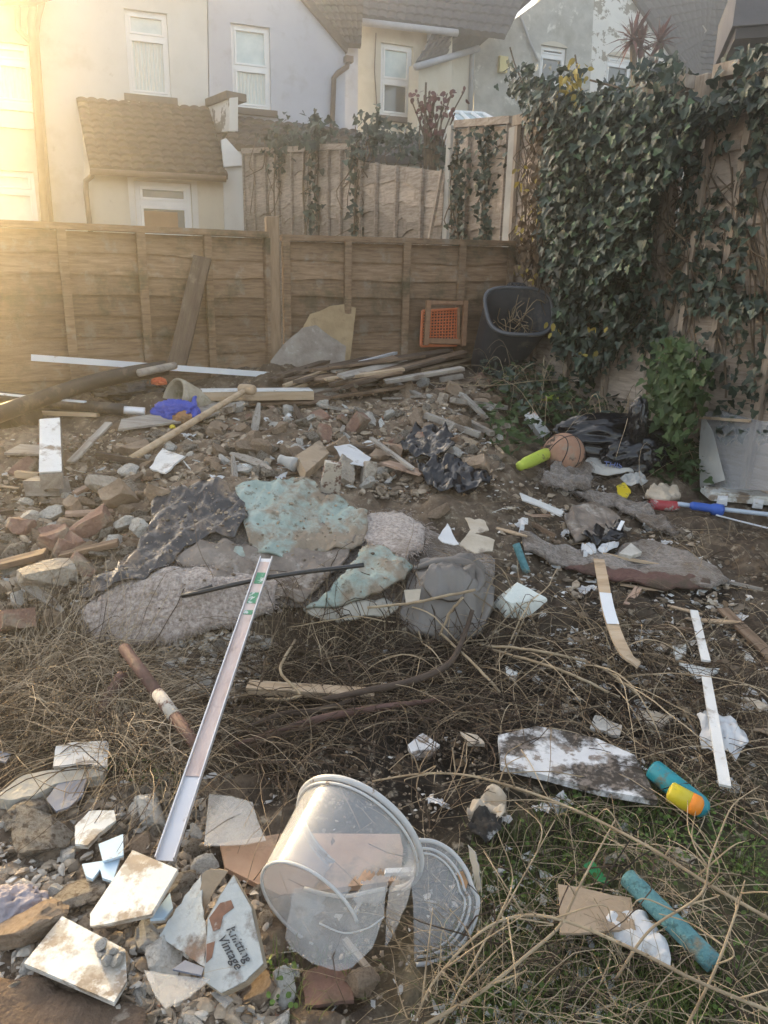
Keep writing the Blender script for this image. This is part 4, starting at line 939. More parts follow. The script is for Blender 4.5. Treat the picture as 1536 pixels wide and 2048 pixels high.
V = [p for r in rings for p in r]; Fc = [(i*n+j, i*n+(j+1) % n, (i+1)*n+(j+1) % n, (i+1)*n+j) for i in range(len(rings)-1) for j in range(n)]
Fc += [tuple(range(n))[::-1], tuple((len(rings)-1)*n+j for j in range(n))]
fix(mesh('body', V, Fc, 'bin_grey', bn, True))
M('bin_rim', [(.10, .105, .12), (.15, .155, .17)], 8, .4, bump=.05)
rim = dring(mo, .252, .197); V, Fc = tube_vf(np.array(rim+[rim[0], rim[1]]), .014, 8, False); mesh('rim', V, Fc, 'bin_rim', bn, True)
m = MB(); c = mo+ya*.208
m.tube([c-xa*.07, c-xa*.05+ya*.022, c+xa*.05+ya*.022, c+xa*.07], .011, 8)
for k in (-.045, -.015, .015, .045): m.tube([c+xa*k, c+xa*k+ya*.028], .012, 6)
m.build('handle', 'bin_grey', bn, True)
tw = MB()
for i in range(34):
    p = mo+xa*RS.uniform(-.14, .16)+ya*RS.uniform(-.13, .02)-mn*RS.uniform(.05, .25); q = p+RS.normal(0, .10, 3)+mn*.1
    tw.tube(spline([p, (p+q)/2+RS.normal(0, .03, 3), q], 3), .0035, 4, False)
tag(tw.build('twigs', 'stem_straw'), 'tangle of dry twigs inside the mouth of the grey bin', 'twigs')
# orange cane chair frame
ch = thing('chair', 'upturned wooden chair frame with a bright orange woven cane seat against the brown fence', 'chair', gp(885, 700)); land(gp(885, 705), 'the orange chair', .25)
cp = Plane(NEARF.on(880, 650, .16), (FD-FC_)[:2])
def cpt(u, v, o=0.0): return cp.on(u, v, o)
for (a, b, r) in (((857, 601), (852, 690), .017), ((931, 601), (926, 692), .017)): 
    A, B = cpt(*a, .02), cpt(*b, .06); l, mw = frame_between(A, B, (1, .3, 0)); m = MB(); m.box((l/2, 0, 0), (l, .034, .034), .002); m.lbuild('leg', 'chair_wood', mw, ch)
for (a, b, w) in (((855, 606), (930, 606), .03), ((853, 682), (928, 684), .04), ((918, 612), (916, 680), .02)):
    A, B = cpt(*a, .02), cpt(*b, .03); l, mw = frame_between(A, B, (0, .3, 1) if a[1] != 612 else (1, .3, 0)); m = MB(); m.box((l/2, 0, 0), (l-.036, w*.6, w), .002); m.lbuild('stretcher', 'chair_wood', mw, ch)
A, B, C_, D_ = cpt(845, 622, -.06), cpt(916, 618, -.06), cpt(913, 690, .0), cpt(842, 692, .0)
m = MB(); K = 12
for i in range(K+1):
    for jj in range(2):
        t = i/K
        a, b = ((A*(1-t)+B*t), (D_*(1-t)+C_*t)) if jj == 0 else ((A*(1-t)+D_*t), (B*(1-t)+C_*t))
        P = [a*(1-s)+b*s+cp.n*.006*(1 if (int(s*K+.5)+i+jj) % 2 else -1) for s in np.linspace(0, 1, K+1)]; m.tube(P, .0052, 4, False)
m.build('cane_seat', 'cane_orange', ch)
nn = cp.n; fix(mesh('seat_frame', *prism([A-nn*.03, B-nn*.03, C_-nn*.03, D_-nn*.03], nn, .012), 'wood_dark', ch))
m = MB()
for a, b in ((A, B), (B, C_), (C_, D_), (D_, A)): m.tube([a, b], .012, 6)
m.build('cane_border', 'cane_orange', ch)
# leaning dark plank and dark bag by the left panel
A = NEARL.on(405, 516, .07); B = NEARL.on(352, 738, .30)
bar('leaning_plank', 'dark brown plank leaning upright against the left brown fence panel', 'plank', A, B, .115, .03, 'wood_dark', world=True, roll=.2)
tb = gp(392, 742); V, Fc = blob_vf(tb+np.array([0, .02, .14]), (.14, .09, .23), .32, 1.9, 5, 3.0, True, -.7)
tag(mesh('rubbish_bag', V, Fc, 'plastic_bag', smooth=True, loc=tb), 'dark rubbish bag slumped against the left fence panel behind the leaning plank', 'bag')
blob('rubbish_bag', 'black rubbish sack lying behind the mouldy pot, an orange scrap on top', 'bag', (258, 792), (.20, .13, .085), 'plastic_bag', .35, 2.0, seed=4.0, lm='the black sack by the fence')
blob('orange_rag', 'bright orange-red rag on the black sack behind the mouldy pot', 'rag', (318, 768), (.045, .035, .03), 'orange_red', .3, 2.5, lift=.05, seed=5.0)
# boards leaning at the right end of the fence
def plboard(name, label, cat, pl, px, mat, th=.006, off=.05, tilt=.12, jag=.02, jn=4, lm=None, foot=None):
    """board standing against plane pl, its lower edge further out"""
    q = jagged(px, jag, jn); vmax = max(p[1] for p in px); vmin = min(p[1] for p in px); W = []
    c = pl.on((px[0][0]+px[2][0])/2, vmax, off+tilt); t = pl.on((px[0][0]+px[2][0])/2, vmin, off); y = t-c; y /= np.linalg.norm(y); n = np.cross(pl.e, y); n /= np.linalg.norm(n); n = n if n@(CAM-c) > 0 else -n
    for (u, v) in q: d = ray(u, v); W.append(CAM+d*(((c-CAM)@n)/(d@n)))
    o = fix(mesh(name, *prism(W, n, th), mat)); tag(o, label, cat); land(c, lm); return o
plboard('hardboard', 'pale tan hardboard sheet with a curved edge leaning on the right brown panel', 'board', NEARF, [(620, 628), (640, 622), (660, 612), (690, 608), (712, 616), (708, 650), (700, 720), (600, 740), (606, 655)], 'board_tan', off=.05, tilt=.14, jag=.01, lm='the tan hardboard')
plboard('hardboard', 'grubby grey broken hardboard sheet standing in front of the tan one', 'board', NEARF, [(541, 722), (565, 690), (604, 656), (632, 650), (655, 668), (692, 692), (690, 722), (620, 760), (545, 760)], 'board_grey', off=.14, tilt=.20, jag=.02, lm='the grey hardboard')
# the long white strip, pipes
bar('white_trim', 'long thin white trim strip lying across in front of the left fence panel', 'trim strip', yp(62, 715, 4.3), yp(546, 750, 4.95), .012, .036, 'metal_white', world=True, rag=.02)
tubeo('black_pipe', 'thick black pipe rising rightwards to a pale tip before the left fence panel', 'pipe', [(-30, 838, .12), (60, 806, .14), (160, 772, .15), (240, 752, .16), (330, 736, .17)], .045, 'pipe_black', 14, lm='the black pipes')
tubeo('grey_conduit', 'pale grey conduit stub poking out of the rising black pipe', 'pipe', [(278, 746, .185), (350, 731, .19)], .022, 'wood_grey', 10)
pp = thing('black_pipe', 'level black pipe at the left edge with a silver end', 'pipe', gp(140, 812))
tubeo('tube', None, None, [(-30, 790, .06), (120, 808, .06), (250, 820, .05)], .034, 'pipe_black', 12, parent=pp); tubeo('end_sleeve', None, None, [(248, 820, .05), (290, 823, .05)], .022, 'steel', 12, parent=pp)
tubeo('black_pipe', 'fat stubby black pipe at the left edge below the other pipes', 'pipe', [(-40, 846, .03), (20, 836, .04), (66, 832, .05)], .062, 'pipe_black', 14)
bar('white_trim', 'thin pale strip lying above the level black pipe at the left edge', 'trim strip', (-20, 786), (170, 804), .03, .008, 'metal_white', .13, .10)
bar('timber_batten', 'yellowish batten under the level black pipe', 'batten', (-20, 822), (196, 830), .03, .02, 'wood_pale', .02, .02)
# mouldy pot, blue bag
pt = thing('planter_pot', 'mouldy stone-coloured pot tipped towards us among the boards', 'pot', gp(350, 815)); land(gp(350, 815), 'the mouldy pot', .15)
mo = yp(345, 798, gp(352, 842)[1]+.16); axd = np.array([.65, .55, -.35]); axd /= np.linalg.norm(axd)
xa = np.cross(axd, [0, 0, 1.0]); xa /= np.linalg.norm(xa); ya = np.cross(xa, axd); n = 32; rings = []
for (t, r) in ((-.004, .118), (0, .128), (.02, .130), (.14, .11), (.27, .085)): rings.append((t, r))
inner = [(.02, .112), (.16, .092), (.20, .02)]
V = []
seq = rings[::-1]+inner
for (t, r) in seq:
    for j in range(n): a = 2*math.pi*j/n; V.append(mo+axd*t+(xa*math.cos(a)+ya*math.sin(a))*r*(1+.03*math.sin(3*a)))
Fc = [(i*n+j, i*n+(j+1) % n, (i+1)*n+(j+1) % n, (i+1)*n+j) for i in range(len(seq)-1) for j in range(n)]+[tuple(range(n)), tuple((len(seq)-1)*n+j for j in range(n))]
fix(mesh('shell', V, Fc, 'pot_stone', pt, True))
V, Fc = blob_vf(mo+axd*.10, (.095, .095, .03), .3, 3, 4, 2.0, False, -1); mesh('old_soil', V, Fc, 'soil_dark', pt, True)
bb = thing('carrier_bag', 'bright blue plastic carrier bag knotted round rusty clay', 'bag', gp(362, 845)); land(gp(362, 845), 'the blue bag', .12)
V, Fc = blob_vf(gp(352, 842)+np.array([0, 0, .04]), (.12, .08, .07), .4, 2.2, 5, 6.0, True, -.6); mesh('bag', V, Fc, 'bag_blue', bb, True)
m = MB(); m.tube(spline([gp(388, 838, .06), gp(390, 822, .08), gp(388, 800, .09), gp(392, 792, .09)], 4), [.022]*4+[.016]*4+[.012]*5, 8); m.build('knot', 'bag_blue', bb, True)
blob('clay_lump', 'rusty orange lump of clay half inside the blue bag', 'lump', (366, 842), (.065, .05, .045), 'rust_orange', .25, 3, lift=.03, seed=8.0, ridge=False)
blob('yellow_lump', 'small bright yellow ball beneath the blue bag', 'ball', (345, 856), (.016, .016, .014), 'bottle_yellow', .05, 2, lift=.02, sub=3)
# white-topped box board and its neighbours
bx = thing('boxed_board', 'thick white-topped board with bare wooden edges lying on the heap', 'board', gp(515, 795)); land(gp(515, 800), 'the white-topped board', .25)
A, B = gp(404, 792, .075), gp(626, 790, .075); l, mw = frame_between(A, B)
m = MB(); m.box((l/2, .045, 0), (l, .13, .05), .003); m.lbuild('core', 'wood_pale', mw, bx)
m = MB(); m.box((l/2, .045, .0285), (l-.006, .124, .006), .002); m.lbuild('white_face', 'paint_white', mw, bx)
board('plywood_board', 'brown plywood sheet under the white-topped board', 'board', [(500, 808), (655, 802), (676, 782), (560, 784)], 'wood_plank', .04, .014, jag=.02)
board('painted_board', 'grey-white painted board lying behind the blue bag', 'board', [(236, 858), (400, 838), (497, 806), (490, 792), (380, 815), (243, 838)], 'wood_grey', .05, .012, lm='the grey board')
# mallet
ml = thing('mallet', 'long pale wooden mallet lying diagonally with its round head on the boxed board', 'mallet', gp(390, 850)); land(gp(330, 890), 'the mallet handle', .1)
A, B = gp(262, 918, .03), gp(492, 780, .15)
V, Fc = tube_vf(spline([A, A*.4+B*.6, B], 5), np.linspace(.019, .016, 11), 12); mesh('handle', V, Fc, 'wood_pale', ml, True)
d = (B-A)/np.linalg.norm(B-A); sd_ = np.cross(d, [0, 0, 1.0]); sd_ /= np.linalg.norm(sd_); c = B+d*.01
V, Fc = tube_vf([c-sd_*.055, c-sd_*.048, c-sd_*.02, c+sd_*.02, c+sd_*.048, c+sd_*.055], [.020, .027, .030, .030, .027, .020], 14); mesh('head', V, Fc, 'wood_pale', ml, True)
# planks piled at the end fence
PL = [((560, 752), (780, 682), .06, .02, 'wood_dark', .05, .14, 'dark plank rising to the right across the plank pile'),
      ((545, 760), (720, 700), .05, .02, 'wood_dark', .06, .12, 'dark plank just under the grey hardboard sheet'),
      ((665, 658), (745, 700), .03, .012, 'wood_grey', .20, .14, 'thin grey lath propped against the tan hardboard'),
      ((733, 668), (845, 682), .010, .008, 'metal_white', .17, .14, 'thin white rod pointing at the orange chair'),
      ((800, 696), (915, 692), .07, .018, 'wood_plank', .09, .09, 'brown plank directly under the orange chair'),
      ((915, 690), (1030, 692), .04, .02, 'wood_grey', .10, .10, 'grey batten in front of the grey bin'),
      ((1008, 704), (1031, 703), .02, .012, 'metal_white', .10, .10, 'short white strip in front of the grey bin'),
      ((640, 768), (912, 690), .055, .022, 'wood_plank', .05, .10, 'long brown plank running up to the chair'),
      ((690, 764), (960, 712), .06, .02, 'wood_dark', .05, .08, 'dark plank in the middle of the pile'),
      ((760, 742), (905, 706), .07, .02, 'wood_plank', .08, .10, 'short reddish plank on the pile'),
      ((842, 742), (958, 712), .06, .016, 'wood_pale', .07, .08, 'pale plank on the right of the pile'),
      ((568, 772), (650, 742), .03, .02, 'wood_pale', .07, .09, 'pale batten beside the white-topped board'),
      ((590, 778), (648, 755), .022, .02, 'wood_pale', .06, .07, 'second pale batten beside the white-topped board'),
      ((620, 782), (840, 756), .06, .02, 'wood_grey', .04, .05, 'grey plank at the front of the pile'),
      ((660, 795), (830, 770), .05, .016, 'wood_plank', .03, .04, 'brown plank at the front edge of the pile'),
      ((720, 725), (850, 690), .03, .02, 'metal_white', .12, .12, 'thin pale strip on top of the pile'),
      ((740, 740), (985, 868), .035, .025, 'wood_grey', .08, .05, 'long grey pole sloping down the heap to the right'),
      ((700, 748), (800, 722), .04, .02, 'wood_dark', .09, .10, 'short dark plank end in the pile'),
      ((880, 760), (925, 752), .05, .03, 'wood_grey', .04, .04, 'stubby grey block at the right of the pile'),
      ((600, 745), (740, 715), .07, .014, 'wood_dark', .07, .09, 'wide dark plank low in the pile'),
      ((840, 715), (1000, 700), .05, .02, 'wood_dark', .06, .06, 'dark plank between chair and bin'),
      ((905, 800), (1010, 815), .05, .03, 'wood_grey', .05, .03, 'grey timber offcut right of the heap crest'),
      ((850, 830), (960, 870), .045, .03, 'wood_grey', .05, .03, 'split grey timber on the right slope of the heap'),
      ((925, 790), (975, 838), .04, .02, 'wood_grey', .07, .03, 'short grey splinter on the right slope of the heap')]
for (a, b, w, t, mt, l1, l2, lb) in PL: bar('plank' if w > .03 else 'batten', lb, 'plank' if w > .03 else 'batten', a, b, w, t, mt, l1, l2, 'planks piled by the end fence' if b[1] < 790 else None)
for i in range(20):
    u = RS.uniform(560, 780); v = RS.uniform(738, 782); L = RS.uniform(120, 280); u2 = min(u+L, 1000)
    bar('plank', 'weathered plank lying among the stacked planks by the end fence', 'plank', (u, v), (u2, v-L*RS.uniform(.12, .30)), RS.uniform(.04, .08), RS.uniform(.014, .024), ('wood_plank', 'wood_dark', 'wood_plank', 'wood_dark', 'wood_grey', 'wood_plank', 'wood_pale')[i % 7], RS.uniform(.05, .14), RS.uniform(.08, .17), 'weathered planks stacked by the end fence', roll=RS.normal(0, .25))
LAND.append((*gp(760, 740)[:2], 'the plank pile', .3))
bar('plank', 'pale pinkish pointed board on the heap pointing right', 'plank', (770, 925), (850, 948), .07, .012, 'wood_pink', .06, .05, lm='the pinkish board')
bar('stick', 'thin brown stick lying on the pinkish board', 'stick', (742, 876), (826, 938), .022, .014, 'wood_grey', .09, .08)
# left edge timbers
wb_ = thing('painted_beam', 'thick white-painted beam end pointing at us on the left', 'beam', gp(103, 965)); land(gp(103, 960), 'the white beam', .15)
A, B = gp(103, 962, .13), gp(101, 852, .16); l, mw = frame_between(A, B)
m = MB(); m.box((l/2, 0, 0), (l, .095, .075), .004); m.lbuild('timber', 'wood_grey', mw, wb_); m = MB(); m.box((l/2, 0, .041), (l-.01, .088, .006), .003); m.lbuild('white_face', 'paint_white', mw, wb_)
bar('timber_block', 'grey timber block under the white beam', 'block', (60, 972), (128, 972), .09, .07, 'wood_grey', .05, .05)
bar('timber_lath', 'pale lath slanting down beside the white beam', 'lath', (141, 925), (218, 846), .04, .012, 'wood_grey', .03, .05)
board('timber_board', 'weathered flat board at the left edge behind the white beam', 'board', [(8, 905), (80, 908), (84, 890), (40, 888)], 'wood_grey', .05, .012)
bar('batten', 'short batten at the far left below the boards', 'batten', (32, 948), (78, 952), .03, .03, 'wood_pale', .04, .04)
bar('plank', 'flat plank with a pointed end at the left edge', 'plank', (-40, 1140), (92, 1106), .07, .022, 'wood_plank', .05, .07, lm='the left plank')
bar('plank', 'dark plank under the tilted bricks', 'plank', (122, 1112), (236, 1085), .05, .02, 'wood_plank', .05, .05)
# ------------------------------------------------------------------ the covered front of the heap
sheet('felt_underlay', 'wide dirt-brown underlay spread beneath the plastic sheeting and the foam', 'underlay', [(175, 1215), (250, 1120), (310, 1040), (470, 985), (620, 972), (740, 1040), (850, 1060), (990, 1120), (975, 1235), (820, 1238), (600, 1222), (400, 1225), (260, 1240)], 'carpet_grey', .015, .03, 4.2, .010, .013, jag=.03, edge=.05, seed=12.5)
sheet('plastic_sheet', 'crumpled dark plastic sheeting with dirt on it, draped over the middle of the heap', 'plastic sheet', [(150, 1190), (215, 1150), (262, 1118), (300, 1052), (302, 1010), (330, 990), (400, 978), (455, 982), (490, 1010), (496, 1050), (470, 1075), (420, 1072), (370, 1095), (335, 1135), (290, 1165), (210, 1197)], 'sheet_black', .065, .05, 5.4, .004, .010, jag=.05, edge=.05, seed=2.2, lm='the plastic sheeting')
sheet('carpet', 'thick brown carpet offcut lying folded along the front of the heap', 'carpet', [(162, 1225), (205, 1190), (290, 1150), (350, 1135), (420, 1140), (500, 1150), (560, 1160), (545, 1215), (480, 1238), (400, 1258), (330, 1278), (240, 1278), (190, 1275)], 'carpet_brown', .075, .03, 4.5, .03, .010, fray=420, jag=.03, edge=.07, seed=5.5, ridge=False, lm='the brown carpet')
sheet('felt_underlay', 'grey-brown felt underlay hanging down the heap beside the metal rail', 'underlay', [(345, 1120), (400, 1090), (470, 1095), (515, 1060), (600, 1060), (690, 1062), (712, 1085), (690, 1130), (640, 1170), (610, 1212), (545, 1205), (480, 1180), (425, 1172)], 'felt_grey', .05, .04, 4.4, .012, .010, jag=.04, edge=.09, seed=1.5, lm='the felt underlay')
sheet('foam_sheet', 'pale turquoise foam underlay, dirt-smeared, draped from the crest of the heap', 'foam sheet', [(470, 975), (540, 965), (606, 958), (625, 965), (650, 1000), (690, 1012), (735, 1035), (735, 1065), (722, 1092), (700, 1105), (640, 1105), (570, 1120), (505, 1110), (482, 1040)], 'teal_foam', .065, .045, 4.6, .010, .010, jag=.03, edge=.06, seed=7.5, lm='the turquoise foam sheet')
sheet('foam_sheet', 'curled turquoise foam piece with a raised lip at the lower right of the drapes', 'foam sheet', [(725, 1092), (780, 1105), (826, 1130), (810, 1160), (760, 1190), (690, 1205), (610, 1215), (660, 1185), (690, 1150), (715, 1120)], 'teal_foam', .085, .04, 4.5, .012, .010, jag=.03, edge=.05, seed=8.8, lm='the curled foam piece')
sheet('foam_scrap', 'small turquoise foam scrap beside the plastic sheeting', 'foam scrap', [(452, 1112), (470, 1092), (500, 1095), (498, 1122), (470, 1128)], 'teal_foam', .06, .01, 4, .012, .02, edge=.02)
sheet('foam_sheet', 'spotted cream underside of foam curling beneath the turquoise lip', 'foam sheet', [(606, 1218), (690, 1206), (770, 1195), (800, 1205), (770, 1228), (690, 1240), (640, 1236)], 'slab_stone', .05, .02, 5, .01, .016, edge=.03, seed=4.1)
sheet('carpet_square', 'square of shaggy pinkish-brown carpet behind the curled foam', 'carpet', [(716, 1030), (780, 1026), (850, 1060), (848, 1090), (810, 1120), (760, 1100), (725, 1075)], 'carpet_brown', .07, .025, 5, .02, .010, fray=260, jag=.02, edge=.04, seed=3.3, ridge=False, lm='the carpet square')
# grey leather cushion
lc = thing('leather_cushion', 'collapsed grey leather cushion with a deep fold, slumped at the foot of the heap', 'cushion', gp(895, 1240)); land(gp(895, 1200), 'the leather cushion', .2)
V, Fc = sheet_vf([(800, 1200), (812, 1150), (840, 1110), (900, 1100), (960, 1105), (990, 1140), (988, 1200), (960, 1236), (900, 1245), (830, 1240)], .11, .05, 4.6, .03, .010, rimh=.3, jag=.02, ridge=True, seed=6.1, edge=.10)
fix(mesh('shell', V, Fc, 'leather_grey', lc, True))
V, Fc = tube_vf(spline([gp(826, 1138, .07), gp(880, 1124, .095), gp(935, 1130, .105), gp(960, 1152, .10), gp(954, 1178, .085), gp(936, 1190, .07)], 8), np.interp(np.linspace(0, 1, 41), [0, .3, .7, 1], [.008, .022, .020, .006]), 12); mesh('folded_edge', V, Fc, 'leather_grey', lc, True)
V, Fc = sheet_vf([(845, 1170), (860, 1140), (925, 1138), (945, 1160), (925, 1190), (870, 1200)], .17, .04, 7, .01, .010, seed=2.7, edge=.05); fix(mesh('torn_flap', V, Fc, 'leather_grey', lc, True))
board('paper_scrap', 'cream paper scrap tucked under the fold of the leather cushion', 'paper', [(808, 1180), (842, 1178), (838, 1204), (812, 1206)], 'paper_tan', .15, .002)
board('plastic_scrap', 'torn milky plastic flap standing at the top of the leather cushion', 'scrap', [(876, 1075), (895, 1046), (918, 1088), (908, 1090), (885, 1084)], 'paper_white', .25, .003, jag=.03)
board('wallpaper_scrap', 'peeled cream paper layer on top of the leather cushion', 'paper', [(918, 1090), (940, 1060), (990, 1080), (985, 1102), (950, 1106)], 'paper_tan', .23, .004, jag=.05, lm='the cream wallpaper scrap')
board('wallpaper_scrap', 'brownish curled paper behind the leather cushion', 'paper', [(930, 1035), (968, 1040), (978, 1060), (945, 1068)], 'paper_tan', .16, .004, jag=.05)
# black stick
bs = thing('black_rod', 'bent black plastic edging strip resting across the felt and the metal rail', 'rod', gp(545, 1165))
A, B, C_ = gp(366, 1192, .14), gp(728, 1130, .15), gp(425, 1172, .12)
V, Fc = tube_vf(spline([A, A*.5+B*.5+np.array([0, 0, .015]), B], 5), .009, 8); mesh('long_arm', V, Fc, 'plastic_black', bs, True)
V, Fc = tube_vf([A+(A-B)*.01, A*.5+C_*.5, C_], .008, 8); mesh('folded_arm', V, Fc, 'plastic_black', bs, True)
# the metal rail
mr = thing('metal_rail', 'long shiny metal channel with pink film, propped on the heap and running to the tiles', 'metal rail', gp(330, 1725)); land(gp(420, 1480), 'the metal rail', .1)
A, B = gp(330, 1722, .06), gp(533, 1118, .15)
l, mw = frame_between(A, B); W = .042
m = MB(); m.box((l/2, 0, 0), (l, W, .003))
m.lbuild('web', 'steel', mw, mr)
m = MB(); m.box((l/2, W/2, .006), (l, .003, .015)); m.box((l/2, -W/2, .006), (l, .003, .015)); m.lbuild('flange', 'steel', mw, mr)
m = MB(); m.box((l*.585, 0, .0035), (l*.79, W*.90, .001)); m.lbuild('pink_film', 'film_pink', mw, mr)
m = MB(); m.box((l*.895, 0, .005), (l*.055, W*.7, .001)); m.box((l*.80, 0, .005), (l*.05, W*.7, .001)); m.box((l*.735, 0, .005), (l*.018, W*.7, .001)); m.lbuild('sticker', 'sticker_green', mw, mr)
# bags and boards on the heap top
sheet('bin_liner', 'shiny black bin liner spread over the crest of the heap', 'bin liner', [(830, 935), (880, 922), (930, 930), (985, 960), (975, 985), (930, 985), (880, 992), (850, 970)], 'plastic_bag', .05, .07, 6, .004, .010, seed=3.9, edge=.06, lm='the black bin liner')
sheet('bin_liner', 'torn black bin liner sticking up behind the pinkish board', 'bin liner', [(800, 905), (830, 872), (870, 865), (908, 885), (910, 915), (870, 918), (820, 915)], 'plastic_bag', .07, .08, 6, .004, .010, seed=6.6, edge=.05)
board('crumpled_paper', 'torn white card lying in front of the upright brown board', 'paper', [(668, 892), (700, 888), (742, 915), (735, 932), (690, 925)], 'paper_white', .09, .004, jag=.04, lm='the torn white card')
board('crumpled_paper', 'irregular white plaster sheet on the left of the heap', 'plaster', [(299, 935), (326, 896), (370, 912), (330, 945)], 'plaster_white', .05, .008, jag=.06, lm='the white plaster sheet')
board('chipped_board', 'short upright chipped board with flaking white paint on the heap', 'board', [(640, 985), (652, 925), (684, 930), (680, 990)], 'paint_flake', .10, .02, lifts=[.02, .20, .20, .02])
board('cardboard_piece', 'brown square of board tilted in the rubble above the turquoise foam', 'board', [(594, 910), (640, 880), (658, 905), (612, 945)], 'cardboard', .10, .05, lm='the brown square block')
tubeo('drinks_cup', 'clear plastic cup lying among the bricks above the turquoise foam', 'cup', [(560, 918, .07), (592, 930, .07)], [.022, .022, .03, .034], 'bag_clear', 14)
# white foam block, teal tubes
o = blob('foam_block', 'rounded off-white foam block standing on dark soil beside the leather cushion', 'block', (1030, 1228), (.125, .07, .105), 'foam_white', .06, 2.2, seed=3.1, ridge=False, clips=14, smooth=False, flat=-.75, lm='the white foam block')
tubeo('foam_tube', 'short teal foam tube standing up at the edge of the heap', 'foam tube', [(1054, 1146, .03), (1032, 1088, .10)], .016, 'foam_teal', 12, lm='the short teal tube')
# basketball and friends
bk = thing('basketball', 'worn dirty orange basketball sitting on the edge of the heap', 'ball', gp(1127, 940)); land(gp(1127, 940), 'the basketball', .15)
bc = gp(1127, 938); rb_ = .118; d = ray(1127, 908); tt = (np.linalg.norm(bc-CAM)-.03)/np.linalg.norm(d); bc = CAM+d*tt
V, Fc = ico(5); mesh('ball_skin', V*rb_+bc, Fc, 'ball_orange', bk, True)
q = Matrix.Rotation(.5, 3, 'Z') @ Matrix.Rotation(.35, 3, 'X') @ Matrix.Rotation(.25, 3, 'Y')
for kind in range(4):
    P = []
    for i in range(65):
        a = 2*math.pi*i/64
        if kind == 0: p = (math.cos(a), 0, math.sin(a))
        elif kind == 1: p = (0, math.cos(a), math.sin(a))
        else: s = 1 if kind == 2 else -1; p = np.array([s*(.62+.0*math.cos(a)), math.cos(a)*.78, math.sin(a)*.78]); p = p/np.linalg.norm(p); p = (p[0]+s*.12*math.cos(2*a), p[1], p[2])
        p = np.array(q @ Vector(p)); p /= np.linalg.norm(p); P.append(bc+p*rb_*1.001)
    V, Fc = tube_vf(P, .0028, 6, False); mesh('seam', V, Fc, 'rubber_black', bk, True)
lb = thing('lime_bottle', 'lime green plastic bottle lying beside the basketball', 'bottle', gp(1066, 930))
A, B = gp(1040, 932, .05), gp(1092, 908, .075); dd = B-A
V, Fc = tube_vf([A-dd*.04, A, A+dd*.12, A+dd*.22, A+dd*.8, B, B+dd*.03], [.012, .026, .026, .033, .036, .034, .012], 16); mesh('body', V, Fc, 'lime', lb, True)
lcup = thing('lime_cup', 'crumpled lime green cup in the undergrowth below the bin', 'cup', gp(1100, 800))
A, B = gp(1084, 796, .06), gp(1112, 796, .06); V, Fc = tube_vf([A, A*.5+B*.5, B], [.018, .026, .030], 14); mesh('cup_wall', V, Fc, 'lime', lcup, True)
cb_ = thing('milk_carton', 'crushed white drinks carton with a brown base standing in the weeds', 'carton', gp(1075, 875)); land(gp(1075, 875), 'the white carton', .1)
A, B = gp(1088, 872, .02), gp(1060, 832, .10); l, mw = frame_between(A, B, (.3, -.8, .5)); m = MB(); m.box((l/2, 0, 0), (l, .07, .05), .006); fix(m.lbuild('carton_body', 'carton', mw, cb_)); m = MB(); m.box((l+.012, 0, 0), (.024, .068, .006), .002); m.lbuild('spout_fold', 'carton', mw, cb_)
# big black bag
bg = thing('rubbish_bag', 'big crumpled black bin bag at the foot of the ivy with its neck pulled up', 'bag', gp(1235, 925)); land(gp(1235, 925), 'the big black bag', .25)
V1 = blob_vf(gp(1222, 912)+np.array([0, 0, .10]), (.34, .16, .14), .34, 1.7, 5, 9.1, True, -.6, -.1); mesh('bag', V1[0], V1[1], 'plastic_bag', bg, True)
c0 = gp(1275, 900); V1 = blob_vf(yp(1276, 842, gp(1275, 945)[1])+np.array([0, 0, .0]), (.055, .05, .13), .30, 1.7, 5, 2.1, True, -.95, .2); mesh('bag_neck', V1[0], V1[1], 'plastic_bag', bg, True)
V1 = blob_vf(gp(1268, 935)+np.array([0, 0, .06]), (.18, .11, .12), .34, 1.9, 5, 5.4, True, -.6); mesh('bag_flap', V1[0], V1[1], 'plastic_bag', bg, True)
V1 = blob_vf(gp(1305, 925)+np.array([0, 0, .03]), (.13, .09, .06), .34, 2.0, 5, 1.4, True, -.6, .5); mesh('bag_flap', V1[0], V1[1], 'plastic_bag', bg, True)
# clear sheet and crate at the right
cs = thing('clear_sheet', 'hazy clear plastic sheet standing in the grass at the right edge', 'sheet', gp(1470, 985)); land(gp(1460, 980), 'the clear sheet', .2)
Yc = gp(1460, 985)[1]
def cso(px, o0, o1): return [RFP.on(u, v, o0+(o1-o0)*(v-820)/165.0) for u, v in px]
W = cso([(1402, 824), (1440, 820), (1500, 838), (1640, 860), (1660, 985), (1450, 978), (1418, 975), (1426, 940)], .10, .22); c_, n_ = fitplane(np.array(W)); n_ = n_ if n_@(CAM-c_) > 0 else -n_
fix(mesh('panel', *prism(W, n_, .003), 'sheet_clear', cs))
W = cso([(1404, 826), (1425, 862), (1450, 960), (1400, 975), (1398, 900)], .13, .26)
fix(mesh('torn_panel', *prism(W, n_, .003), 'bag_clear', cs))
bx = thing('storage_box', 'white plastic storage box rim with two clip handles below the clear sheet', 'box', gp(1475, 1000)); land(gp(1475, 1000), 'the white box rim', .2)
A, B = gp(1418, 992, .05), gp(1640, 1010, .05); l, mw = frame_between(A, B)
m = MB(); m.box((l/2, .05, .0), (l, .16, .028), .003); m.box((l/2, .05, .02), (l*.97, .13, .012), .002); fix(m.lbuild('rim', 'tile_white', mw, bx))
for f in (.10, .42):
    m = MB(); m.box((l*f, -.036, -.01), (.05, .012, .05), .002); m.box((l*f, -.046, -.005), (.035, .01, .008)); m.box((l*f, -.046, -.022), (.035, .01, .008)); m.lbuild('clip', 'metal_white', mw, bx)
